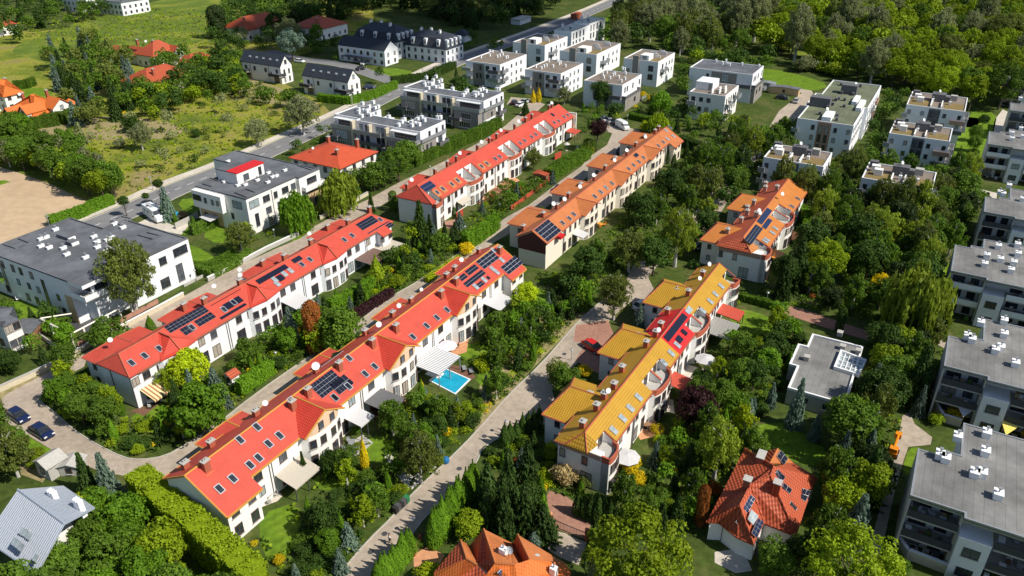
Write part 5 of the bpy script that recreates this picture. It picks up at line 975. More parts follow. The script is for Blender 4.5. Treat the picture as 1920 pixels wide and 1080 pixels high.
house('slate-roofed garden pavilion beside a yellow shrub at the dark wood', (TD(1600, 300), TD(1720, 320), TD(1830, 295)), 3, 5.2, 'slate', 'wht2', 's', wins=False)
# orange-roofed houses, far left
house('orange-roofed house with white balcony, cut by the left edge', (TL(-260, 340), TL(60, 420), TL(330, 350)), 5.2, 9, 'brightclay', 'wht', 's', .9, wings=((-1.2, 4, -9, -3.6, 5, 7.8, 's', 0),), chim=((5, -6),))
f, r = house('bright orange many-gabled house behind the big hedge', (TL(150, 620), TL(520, 730), TL(1000, 590)), 3.6, 8.2, 'brightclay', 'wht', 's', .9, wings=((-1.4, 4.4, -4.6, -.6, 4.6, 6.8, 's', 0), (5.5, 11.5, -3.5, 1.6, 4.8, 7.4, 't', 0), (-2.6, 1.8, -11, -7, 3.2, 5.6, 's', 0), (12, 16, -5, -1, 3.2, 5.4, 't', 1)), chim=((4, -10), (10, -7))); dish(r, 3, -9.6, 8.4, .6)
f, r = house('low orange garage roof with solar panels at the left edge', (TL(-140, 700), TL(-10, 860), TL(190, 800)), 2.9, 4.4, 'brightclay', 'wht', 's', .0, wins=False); solar(r, f, 4.4, .35, (TL(0, 700), TL(30, 800)), 2, 2)
f, r = house('long orange-red house with a tall hipped main wing, among dark trees', (TM(870, 330), TM(1010, 385), TM(1330, 300)), 4.6, 9.2, 'clay', 'wht', 's', 1, wings=((1, 8, -20, -6, 3.4, 6.2, 't', 0), (0, 7, -31, -20.2, 3.2, 5.6, 't', 1), (8, 13, -3, 2, 4.4, 7.2, 't', 0)), chim=((5, -5), (3, -12))); dish(r, 4, -8, 9, .6)
house('orange-red house with swept gables, in front of the long orange-red one', (TM(800, 650), TM(950, 780), TM(1110, 540)), 3.2, 7.6, 'clay', 'conc', 's', .8, wings=((3, 9, -13, -4, 3.2, 6.4, 't', .5),), chim=((6, -4),))
house('small orange-red roof wrapped by dark trees', (TM(1370, 440), TM(1500, 480), TM(1700, 390)), 3.2, 6.0, 'clay', 'wht', 's', .9, wings=((2, 6, -9, -4, 3, 5, 't', .6),))
house('red-roofed house with small dormer at the top, beside a poplar', (T((0, 0), 4)(1730, 190), T((0, 0), 4)(1850, 225), T((0, 0), 4)(2110, 150)), 5.0, 9.4, 'clay', 'wht', 's', .8, wings=((1, 6, -8, 0, 4.8, 7.6, 't', .3),), chim=((3, -4),))
house('red-roofed house with dark roof section, between two big trees at the top', (T((480, 0), 4)(290, 190), T((480, 0), 4)(480, 220), T((480, 0), 4)(590, 160)), 5, 9, 'clay', 'wht', 't', .8, chim=((3, -4),))
house('white building with blue-grey glazing cut by the top edge', ((118, -6), (146, -2), (176, -9)), 7, 7.6, 'flatgrey', 'wht2', 's', 1); house('white building with tall windows cut by the top edge', ((192, -3), (226, 4), (262, -6)), 7, 7.6, 'flatgrey', 'wht2', 's', 1)
house('maroon-roofed house cut by the upper left corner', ((-60, 38), (-20, 52), (18, 42)), 4.5, 9, 'clay', 'wht', 's', .8)
house('low pale-roofed hut in the dark wood at the top', ((962, 34), (975, 37), (992, 30)), 2.6, 3.2, 'conc', 'wht2', 's', 1, wins=False); house('small brick hut with grey roof in the far willows', ((1392, 18), (1410, 22), (1432, 14)), 2.6, 3.4, 'conc', 'terra', 's', 1, wins=False)
house('red wooden kiosk beside the street at the top', ((1076, 24), (1080, 27), (1087, 23)), 2.6, 3.2, 'clay', 'brick', 's', 1, wins=False, ov=.2)
house('white house cut by the left edge, above the yellow shrubs', ((-50, 590), (6, 612), (24, 600)), 5.2, 5.3, 'flatgrey', 'wht', 's', 1, ov=.03, wins=True, size=(2.6, 9))
# houses whose roofs are traced corner by corner: vertex = (pixel x, pixel y, height)
def traced(label, tr, V, faces, walls, mt, wallm, ze, name='house', th=.22, ov=.45, ridges=()):
    P = {k: G(*tr(x, y), z) for k, (x, y, z) in V.items()}; c = sum(P[k] for k in walls) / len(walls); r = thing(name, label, 'house', (c[0], c[1], 0))
    for i, fc in enumerate(faces):
        m_ = mt
        if isinstance(fc, tuple): fc, m_ = fc
        b = MB(); b.slab([P[k] - [c[0], c[1], 0] for k in fc.split()], th, m_); b.build('roof_slope', r)
    b = MB(); ring = [P[k] for k in walls]; m = c[:2]; ins = []
    for p in ring: d = p[:2] - m; ins.append(d * (1 - ov / max(1, np.linalg.norm(d))))
    b.slab([(q[0], q[1], ze) for q in ins], ze, wallm); b.build('wall', r); FOOT.append(([tuple(p[:2]) for p in ring], .3))
    b = MB()
    for e in ridges: u, v = e.split(); b.tube(P[u] - [c[0], c[1], -.04], P[v] - [c[0], c[1], -.04], .12, mt, 5)
    if ridges: b.build('ridge_tiles', r)
    return P, c, r
TH = T((1310, 820), 4.5)
V = dict(a=(385, 95, 6.6), b=(635, 245, 7.6), c=(605, 325, 7.4), d=(435, 400, 6.6), e=(345, 578, 6.2), f=(65, 712, 3.0), g=(300, 285, 3.1), h=(465, 905, 3.0), i=(550, 725, 3.2), j=(825, 830, 3.0), k=(1005, 340, 3.4), l=(955, 440, 3.1), m=(170, 720, 3.0), n=(322, 842, 3.0), o=(895, 610, 3.0), p=(800, 215, 3.4), q=(665, 90, 6.2), r=(480, 140, 4.2), s=(600, 215, 6.2), t=(755, 360, 5.4), u=(555, 690, 3.6))
P, c, r = traced('terracotta-tiled house with hips and scattered solar panels, lower right', TH, V, ['a b c d e f g', 'd e h i', 'e f m n h', 'c d i j', 'b c j o l', 'b l k p', ('q s p', 'orange'), ('q r s', 'clay')], ['g', 'f', 'm', 'n', 'h', 'i', 'j', 'o', 'l', 'k'], 'clay', 'wht', 3.0, ridges=('a b', 'b c', 'c d', 'd e', 'e h', 'e f', 'c j', 'd i'))
def panelquad(r, c, tr, pts, nx, ny, mt='panel', name='solar_panel', lift=.06):
    """panel array given by its four corners (pixel x, y, height) lying on a traced slope"""
    Q = [G(*tr(x, y), z) - [c[0], c[1], 0] for x, y, z in pts]; n = np.cross(Q[1] - Q[0], Q[3] - Q[0]); n /= np.linalg.norm(n); n = n if n[2] > 0 else -n; b = MB()
    f = lambda u, v, e: (Q[0] * (1 - u) * (1 - v) + Q[1] * u * (1 - v) + Q[2] * u * v + Q[3] * (1 - u) * v) + n * e
    b.poly([f(u, v, lift + .04) for u, v in ((0, 0), (1, 0), (1, 1), (0, 1))], 'alu')
    for i in range(nx):
        for j in range(ny): u0, u1, v0, v1 = (i + .05) / nx, (i + .95) / nx, (j + .05) / ny, (j + .95) / ny; b.poly([f(u0, v0, lift + .06), f(u1, v0, lift + .06), f(u1, v1, lift + .06), f(u0, v1, lift + .06)], mt)
    for a_, b_ in (((0, 0), (1, 0)), ((1, 0), (1, 1)), ((1, 1), (0, 1)), ((0, 1), (0, 0))): b.poly([f(*a_, .0), f(*b_, .0), f(*b_, lift + .04), f(*a_, lift + .04)], 'alu')
    return b.build(name, r)
for pts, nx, ny, m_ in ((((665, 270, 7.3), (730, 335, 6.7), (690, 400, 5.9), (630, 325, 6.9)), 2, 2, 'panel'), (((715, 380, 6.2), (785, 440, 5.2), (745, 515, 4.6), (690, 435, 5.8)), 2, 2, 'panel'), (((820, 415, 4.2), (945, 455, 3.6), (900, 545, 3.3), (795, 490, 4.2)), 4, 2, 'panel'), (((690, 110, 5.9), (750, 180, 4.8), (715, 235, 4.6), (655, 160, 5.9)), 2, 2, 'panel'),
    (((435, 485, 6.0), (475, 520, 5.6), (410, 645, 5.1), (370, 600, 5.7)), 2, 4, 'panelb'), (((495, 680, 4.6), (545, 715, 3.8), (485, 850, 3.5), (443, 810, 4.3)), 2, 4, 'panelb'), (((325, 680, 4.6), (398, 750, 3.7), (385, 790, 3.4), (308, 715, 4.4)), 3, 1, 'panel'), (((440, 610, 5.6), (500, 665, 4.9), (455, 740, 4.6), (410, 690, 5.2)), 2, 2, 'glassp'), (((775, 540, 4.6), (830, 600, 3.8), (810, 630, 3.7), (757, 565, 4.6)), 1, 2, 'glass')): panelquad(r, c, TH, pts, nx, ny, m_)
for x, y, z, hh in ((520, 200, 6.6, 1.0), (650, 465, 6.0, 1.6), (405, 405, 6.6, 1.0)): p = G(*TH(x, y), z); q = MB(); q.rbox(p[0] - c[0], p[1] - c[1], R_(GA), 1.6 if x == 520 else .9, .8, z - 1.6, z + hh, 'brick' if x != 650 else 'clay'); q.rbox(p[0] - c[0], p[1] - c[1], R_(GA), 1.8 if x == 520 else 1.1, 1.0, z + hh, z + hh + .12, 'conc'); q.build('chimney', r)
p = G(*TH(270, 860), 1.3); q = MB(); q.rbox(p[0] - c[0] + 1.2, p[1] - c[1] - .1, R_(GA - 90), 4.6, .3, 0, 2.6, 'metal'); q.build('garage_door', r)
TB = T((760, 960), 5.647)
V = dict(a=(830, 180, 6.6), b=(950, 540, 6.6), c=(755, 525, 4.6), d=(685, 350, 3.2), e=(870, 625, 4.4), f=(1125, 325, 3.2), g=(1258, 592, 4.6), h=(1160, 555, 6.6), i=(1190, 240, 6.2), j=(1315, 503, 6.4), k=(1700, 545, 3.4), l=(1755, 640, 3.2), m=(585, 300, 5.6), n=(645, 490, 5.8), o=(300, 640, 3.0), p=(300, 700, 3.0), q=(1130, 330, 3.2), r=(1190, 760, 6.0), s=(860, 660, 5.6), t=(700, 760, 4.5), u=(1700, 760, 4.0), v=(520, 740, 4.2), w=(760, 560, 5.6))
P, c, r = traced('orange-tiled house of several parallel gables, cut by the bottom edge', TB, V, [('d a b e c', 'clay'), 'a f g h b', ('q i j g', 'clay'), 'i k j', ('j k l u r h g', 'brightclay'), ('m n o', 'clay'), 'm d c n', ('o n w v p', 'brightclay'), ('b h r t s', 'brightclay'), ('n w s t v', 'clay')], ['d', 'f', 'k', 'l', 'u', 'r', 't', 'v', 'p', 'o'], 'orange', 'wht', 2.9, ridges=('a b', 'b h', 'i j', 'm n', 'n w'))  # shade put into colour: north-west slopes get darker tiles, the others brighter
panelquad(r, c, TB, ((1005, 605, 6.3), (1085, 680, 5.4), (1050, 720, 5.3), (970, 640, 6.2)), 1, 2, 'panelb')
for x, y, z in ((1035, 415, 6.6), (1570, 620, 4.9)): p = G(*TB(x, y), z); q = MB(); q.rbox(p[0] - c[0], p[1] - c[1], 1, .7, .7, z - 1.8, z + .5, 'white'); q.tube((p[0] - c[0], p[1] - c[1], z + .5), (p[0] - c[0], p[1] - c[1], z + 1.0), .1, 'galv'); q.build('chimney', r)
p = G(*TB(1045, 420), 7.2); dish(r, p[0] - c[0] + .6, -(p[1] - c[1]), 7.4, .55)
panelquad(r, c, TB, ((1390, 440, 5.6), (1425, 460, 5.3), (1390, 485, 5.4), (1355, 460, 5.7)), 1, 1, 'glassp', 'skylight')
M['zinc'] = stripemat('standing_seam_zinc', (.25, .30, .38), (.34, .39, .47), .55, 'X', .45, .14)
TZ = T((0, 880), 5.4)
V = dict(a=(180, 205, 8.4), b=(650, 550, 8.4), c=(640, 165, 5.6), d=(960, 385, 5.6), e=(0, 480, 6.4), f=(-160, 700, 5.2), g=(370, 1060, 5.2), h=(0, 750, 5.2), i=(500, 850, 6.4))
P, c, r = traced('grey standing-seam zinc roof house with white chimneys, lower left corner', TZ, V, ['a b g f', 'a c d b'], ['f', 'g', 'b', 'd', 'c', 'a'], 'zinc', 'wht', 5.0, ov=2.2, ridges=('a b', 'f g'))
for i in range(30):       # standing seams down both slopes
    u = (i + .5) / 30; q = MB()
    for A_, B_, C_, D_ in (('a', 'b', 'f', 'g'), ('a', 'b', 'c', 'd')): p0 = P[A_] * (1 - u) + P[B_] * u; p1 = P[C_] * (1 - u) + P[D_] * u; q.tube(p0 - [c[0], c[1], -.03], p1 - [c[0], c[1], -.03], .035, 'alu', 4)
    q.build('roof_seam', r)
for x, y in ((535, 260), (795, 350)): p = G(*TZ(x, y), 7.4); q = MB(); q.rbox(p[0] - c[0], p[1] - c[1], R_(GA), .6, 1.1, 5.6, 7.9, 'white'); [q.rbox(p[0] - c[0] + dx * .4 * math.sin(R_(GA)), p[1] - c[1] - dx * .4 * math.cos(R_(GA)), R_(GA), .62, .2, 7.9, 8.1, 'white') for dx in (-1.1, 0, 1.1)]; q.build('chimney', r)
for (x, y) in ((225, 635), (262, 655), (298, 685), (150, 745), (185, 770), (220, 800), (365, 905)):
    panelquad(r, c, TZ, ((x + 8, y - 52, 7.0), (x + 40, y - 30, 7.0), (x + 2, y + 38, 6.6), (x - 34, y + 16, 6.6)), 1, 1, 'glassp', 'skylight', .1)
# sheds and small roofs
def shed(label, px, L, W, h, roofm, wallm, ang=GA, pitch=.3, cat='shed', name='garden_shed'):
    o = G(*px); r = thing(name, label, cat, (o[0], o[1], 0), R_(ang)); b = MB(); gwall(b, -L / 2, L / 2, -W / 2, W / 2, h, h + pitch + .3, wallm); b.build('wall', r)
    b = MB(); hroof(b, -L / 2, L / 2, -W / 2, W / 2, h, h + pitch, roofm, 's', 0, .25, .1); b.build('roof', r); window(r, -L / 2, 0, h * .55, .8, 1.0, 'l', mull=0); Fr(o, ang).foot((-L / 2, L / 2, -W / 2, W / 2), .3); return r
shed('brown wooden shed with flat grey roof beside the white pergola', (57, 632), 3.6, 4.4, 2.3, 'flatgrey', 'wood', GA - 60, .1); shed('tiny white playhouse with red roof among thujas', (437, 718), 1.5, 1.6, 1.7, 'clay', 'white', pitch=.7, cat='playhouse', name='playhouse')
shed('dark red garden shed under a round bush', (1015, 338), 2.5, 3.5, 2.0, 'clay', 'wood'); shed('weathered grey gabled shed by the lane end, half broken', (102, 885), 2.6, 2.8, 2.2, 'conc', 'conc', pitch=.9); shed('pale stone lean-to beside the blue spruce', (140, 882), 2.2, 2.6, 1.6, 'conc', 'conc', GA + 30, .5)
shed('long low shed with grey roof at the meadow edge behind the green-roofed block', (1470, 176), 3, 10, 2.4, 'flatgrey', 'sand', cat='garage'); shed('pale corrugated shed beside the long grey-roofed block', (1438, 166), 3, 5, 2.2, 'galv', 'conc', cat='garage')
# ------------------------------------------------------------ plants
LC = dict(green=((.098, .190, .022), .22), dark=((.052, .110, .020), .22), deep=((.030, .058, .016), .3), yg=((.21, .315, .014), .25), lime=((.36, .47, .014), .15), gold=((.66, .52, .012), .1), blue=((.17, .25, .23), .1), spruce=((.050, .100, .026), .2),
          olive=((.135, .185, .042), .25), willow=((.22, .32, .035), .3), grey=((.22, .27, .14), .25), purple=((.045, .018, .026), .2), rust=((.28, .11, .03), .4), thuja=((.115, .25, .015), .2), straw=((.42, .35, .2), .2), hedge=((.080, .17, .015), .25), bright=((.12, .26, .018), .25))
for k, (c_, w_) in LC.items(): M['leaf_' + k] = leafmat('leaf_' + k, c_, .32, w_)
CW = dict(green='mid-green', dark='dark green', deep='very dark green', yg='yellow-green', lime='bright lime-green', gold='golden yellow', blue='blue-grey', spruce='dark', olive='olive-green', willow='pale green', grey='silvery grey-green', purple='dark purple', rust='rust-brown', thuja='fresh green', straw='straw-coloured', hedge='clipped green', bright='vivid green')
def leaves(c, nrm, size, rg, flat=.5, asp=1.5):
    """quads at points c leaning towards nrm; returns verts, faces"""
    n = len(c); r = rg.normal(size=(n, 3)); u = nrm * flat + r * (1 - flat); u /= np.linalg.norm(u, axis=1)[:, None] + 1e-9
    a = np.cross(u, rg.normal(size=(n, 3))); a /= np.linalg.norm(a, axis=1)[:, None] + 1e-9; b = np.cross(u, a); s = (size * rg.uniform(.6, 1.35, n))[:, None]
    v = np.stack([c - a * s * .5, c - b * s * .5 * asp * .6 + u * s * .12, c + a * s * .5, c + b * s * .5 * asp], 1).reshape(-1, 3); return v
def leafmesh(name, V):
    n = len(V) // 4; me = bpy.data.meshes.new(name); me.vertices.add(len(V)); me.vertices.foreach_set('co', V.astype(np.float32).ravel()); me.loops.add(4 * n); me.loops.foreach_set('vertex_index', np.arange(4 * n, dtype=np.int32))
    me.polygons.add(n); me.polygons.foreach_set('loop_start', np.arange(0, 4 * n, 4, dtype=np.int32)); me.polygons.foreach_set('loop_total', np.full(n, 4, np.int32)); me.update(calc_edges=True); me.materials.append(M['leaf_green']); return me
def sph(n, rg): v = rg.normal(size=(n, 3)); return v / np.linalg.norm(v, axis=1)[:, None]
def crown(kind, seed):
    rg = np.random.default_rng(seed); P = []; N = []
    if kind == 'bigbirch':
        nc = 190; cs = sph(nc, rg) * rg.uniform(.35, .93, nc)[:, None]; cs[:, :2] *= (1 - .35 * np.clip(cs[:, 2:], -1, 1))
        for c in cs: d = sph(52, rg); P.append(c + d * [.14, .14, .12] * rg.uniform(.5, 1.1, 52)[:, None] - [0, 0, .05]); N.append(d + c * .5 + [0, 0, .25])
        P = np.concatenate(P) * [1, 1, .40] + [0, 0, .57]; V = leaves(P, np.concatenate(N), .05, rg, .45, 1.5); V[:, 2] = P[:, 2].repeat(4) + (V[:, 2] - P[:, 2].repeat(4)) * .5
    elif kind in ('broad', 'bush', 'ball', 'cloud'):
        nc, cr, per, sz = dict(broad=(58, .29, 84, .092), bush=(34, .34, 66, .115), ball=(44, .24, 60, .07), cloud=(84, .24, 60, .082))[kind]
        cs = sph(nc, rg); cs[:, 2] = np.abs(cs[:, 2]) * np.where(rg.random(nc) < .72, 1, -.75); rad = rg.uniform(.50, .86, nc)[:, None] if kind != 'ball' else .78
        if kind == 'broad': lob = 1 + .16 * np.sin(3 * np.arctan2(cs[:, 1], cs[:, 0]) + seed)[:, None]; cs = cs * rad * lob
        else: cs = cs * rad
        for c in cs:
            d = sph(per, rg); d[:, 2] = np.where(rg.random(per) < .3, d[:, 2], np.abs(d[:, 2])); k = cr * rg.uniform(.65, 1.25); P.append(c + d * k * rg.uniform(.75, 1.1, per)[:, None]); N.append(d + c * .6)
        d = sph(260, rg); P.append(d * rg.uniform(.1, .62, 260)[:, None]); N.append(d)
        P = np.concatenate(P); N = np.concatenate(N); sc_ = np.array([1, 1, 1.08 if kind == 'broad' else .9]); V = leaves(P * sc_, N, sz, rg, .55)
    elif kind == 'spruce':
        for i in range(17):
            z = i / 17; R = (1 - z) ** .9 * rg.uniform(.86, 1.08) + .03; nb = int(13 - 7 * z)
            for j in range(nb):
                a = 2 * math.pi * (j + rg.random()) / nb; m_ = max(5, int(17 * R)); t = np.linspace(.12, 1, m_); rr = R * t * rg.uniform(.8, 1.08); w_ = .10 * (1.15 - t) + .03
                for q in range(2): off = rg.normal(size=m_) * w_ * .8; P.append(np.stack([rr * math.cos(a) - off * math.sin(a), rr * math.sin(a) + off * math.cos(a), z + .045 - .10 * R * t ** 1.6 + .03 * t ** 4 + rg.normal(size=m_) * .007], 1)); N.append(np.tile([.25 * math.cos(a), .25 * math.sin(a), 1.], (m_, 1)))
        P = np.concatenate(P); N = np.concatenate(N); V = leaves(P * [1, 1, 1], N, .105, rg, .7, 1.7); V[:, 2] = np.clip(V[:, 2], 0, 1.04)
    elif kind in ('thuja', 'column'):
        n = 2400; z = rg.uniform(0, 1, n) ** .85; R = (np.sin(np.clip(z * .9 + .16, 0, 1) * math.pi) ** .7 * (1 - z * .55) * .98) if kind == 'thuja' else np.where(z > .8, np.sqrt(np.clip(1 - ((z - .8) / .2) ** 2, 0, 1)), .92 + .08 * z)
        a = rg.uniform(0, 2 * math.pi, n); R = R * (1 + .10 * np.sin(a * 5 + z * 9 + seed)) * rg.uniform(.82, 1.05, n); P = np.stack([R * np.cos(a), R * np.sin(a), z], 1); N = np.stack([np.cos(a), np.sin(a), np.full(n, .9)], 1); V = leaves(P, N, .15, rg, .65, 1.5)
        V[:, 2] = P[:, 2].repeat(4) + (V[:, 2] - P[:, 2].repeat(4)) * .35
    elif kind == 'birch':
        nc = 96; cs = sph(nc, rg) * rg.uniform(.3, .92, nc)[:, None]; cs[:, :2] *= (1 - .35 * np.clip(cs[:, 2:], -1, 1))
        for c in cs: d = sph(40, rg); P.append(c + d * [.19, .19, .15] * rg.uniform(.5, 1.1, 40)[:, None] - [0, 0, .05]); N.append(d + c * .5 + [0, 0, .25])
        P = np.concatenate(P) * [1, 1, .40] + [0, 0, .57]; N = np.concatenate(N); V = leaves(P, N, .085, rg, .45, 1.5); V[:, 2] = P[:, 2].repeat(4) + (V[:, 2] - P[:, 2].repeat(4)) * .5
    elif kind == 'big':
        nc = 130; cs = sph(nc, rg); cs[:, 2] = np.abs(cs[:, 2]) * np.where(rg.random(nc) < .75, 1, -.6); cs *= rg.uniform(.6, .92, nc)[:, None]
        for c in cs: d = sph(75, rg); d[:, 2] = np.abs(d[:, 2]) * np.where(rg.random(75) < .75, 1, -1); P.append(c + d * rg.uniform(.09, .19)); N.append(d + c * .5)
        P = np.concatenate(P); V = leaves(P, np.concatenate(N), .052, rg, .5)
    elif kind in ('weep',):
        nb = 120
        cs = sph(nb, rg); cs[:, 2] = np.abs(cs[:, 2]); cs *= rg.uniform(.45, .95, nb)[:, None]
        for c in cs:
            base = np.array([c[0], c[1], .50 + .45 * c[2]]); d = sph(14, rg); P.append(base + d * [.16, .16, .07]); N.append(d + [0, 0, .7])
            ns = 7
            for _ in range(ns):
                o = rg.normal(size=3) * .09; L = rg.uniform(.12, .42); m_ = int(L * 22) + 2; t = np.linspace(0, 1, m_)[:, None]; out = np.array([c[0], c[1], 0]) * .12
                P.append(base + o * [1, 1, .4] + out * t - np.array([0, 0, 1]) * L * t + rg.normal(size=(m_, 3)) * .012); N.append(np.tile([c[0], c[1], .35], (m_, 1)))
        P = np.concatenate(P); N = np.concatenate(N); V = leaves(P, N, .085, rg, .5, 2.2)
    return leafmesh(kind + '_crown', V)
NV = dict(big=2, bigbirch=2, broad=5, bush=4, ball=2, cloud=3, spruce=4, thuja=3, column=2, weep=3, birch=4); CR = {k: [crown(k, 11 * i + 3 + len(k)) for i in range(n)] for k, n in NV.items()}
TK = {}
def trunkmesh(kind):
    if kind in TK: return TK[kind]
    b = MB(); m_ = 'birchbark' if kind == 'birch' else 'trunk'; rg = random.Random(3); z1 = dict(broad=.62, spruce=.97, thuja=.9, column=.9, weep=.7, birch=.88, bush=.5, ball=.55, cloud=.6)[kind]
    r0 = .022 if kind in ('spruce', 'thuja', 'column') else .035; pts = [(0, 0, 0), (.006, .004, z1 * .35), (-.008, .01, z1 * .7), (0, 0, z1)]
    for i in range(3): b.tube(pts[i], pts[i + 1], r0 * (1 - .28 * i), m_, 7, r0 * (1 - .28 * (i + 1)))
    if kind in ('broad', 'weep', 'birch', 'ball', 'cloud', 'bush'):
        for i in range(7): a = i * 2.4; z = z1 * (.45 + .07 * i); L = .22 * (1 - .06 * i); b.tube((0, 0, z), (L * math.cos(a), L * math.sin(a), z + L * 1.0), r0 * .42, m_, 5, r0 * .12)
    TK[kind] = b.mesh('trunk'); return TK[kind]
NAME = dict(broad='leafy_tree', bush='shrub', ball='clipped_shrub', cloud='leafy_tree', spruce='spruce_tree', thuja='thuja', column='columnar_conifer', weep='weeping_willow', birch='birch_tree')
CATG = dict(broad='tree', bush='shrub', ball='shrub', cloud='tree', spruce='conifer', thuja='conifer', column='conifer', weep='tree', birch='tree')
def depth(P): return float((np.array([P[0], P[1], P[2]]) - C0) @ _F)
TREES = []; prnd = random.Random(21); PLAN = []
def plant(x, y, kind, R, H, col, label, group=None):
    PLAN.append((x, y, kind, R, H, col, label, group)); TREES.append((x, y, R * (1 if kind not in ('spruce',) else .75)))
def realise(x, y, kind, R, H, col, label, group=None):
    name = NAME[kind]; root = thing(name, label, CATG[kind], (x, y, 0), prnd.uniform(0, 6.28), group)
    me = prnd.choice(CR['big' if R > 4.2 and kind in ('broad', 'cloud') else ('bigbirch' if kind == 'birch' and R > 2.9 else kind)]); o = link('crown', me, root); o.material_slots[0].link = 'OBJECT'; o.material_slots[0].material = M['leaf_' + col]
    if kind in ('spruce', 'thuja', 'column', 'weep', 'birch'): o.scale = (R, R, H * (1.0 if kind != 'spruce' else .99)); o.location = (0, 0, .0 if kind != 'spruce' else .1)
    else:
        rz = min(R * (1.0 if kind != 'bush' else .95), H * .55); o.scale = (R, R * prnd.uniform(.88, 1.05), rz * prnd.uniform(.92, 1.12)); o.location = (0, 0, H - rz * 1.05)
    o.rotation_euler = (0, 0, prnd.uniform(0, 6.28)); t = link('trunk', trunkmesh(kind), root); t.scale = (H * .8, H * .8, H * (.95 if kind not in ('bush',) else .8)); return root
def mass(name, label, cat, plants, seed):
    """the smallest plants past the first 290 of their kind, as one object"""
    rg = np.random.default_rng(seed); V = []; mi = []; cols = sorted({p[5] for p in plants})
    for x, y, kind, R, H, col, *_ in plants:
        n = int(min(700, max(160, 22 * R * FPX / depth((x, y, H / 2))))); nc = 26; c = sph(nc, rg); c[:, 2] = np.abs(c[:, 2]) * np.where(rg.random(nc) < .75, 1, -.7); c *= rg.uniform(.5, .85, nc)[:, None]; d = sph(n, rg); d[:, 2] = np.abs(d[:, 2]) * np.where(rg.random(n) < .8, 1, -1)
        P = c[rg.integers(0, nc, n)] + d * .34; rz = min(R, H * .55); Q = leaves(P, d + P * .5, .20, rg, .5) * [R, R, rz] + [x, y, H - rz * 1.05]; V.append(Q); mi += [cols.index(col)] * n
    me = leafmesh(name, np.concatenate(V)); me.materials.clear(); [me.materials.append(M['leaf_' + c]) for c in cols]; me.polygons.foreach_set('material_index', mi); tag(link(name, me), label, cat, None, 'stuff')
def Bt(x, y, r, col, label=None, kind='broad', hf=2.3, group=None):
    """round crown whose middle shows at (x, y) with radius r pixels"""
    R = r * 100 / FPX
    for _ in range(4): zc = R * hf - R * 1.05; P = G(x, y, zc); R = r * depth(P) / FPX
    return plant(P[0], P[1], kind, R, R * hf, col, label or 'x', group)
def St(x, yt, yb, wd, col, label=None, kind='spruce', group=None):
    """tall plant standing at pixel (x, yb) whose top shows at height yt, wd pixels wide"""
    P = G(x, yb, 0); H = 5.0
    for _ in range(12): H *= 1 + .7 * ((pix((P[0], P[1], H))[1] - yt) / max(3, yb - pix((P[0], P[1], H))[1])) ; H = min(max(H, .5), 30)
    return plant(P[0], P[1], kind, wd / 2 * depth((P[0], P[1], H / 3)) / FPX, H, col, label or 'x', group)
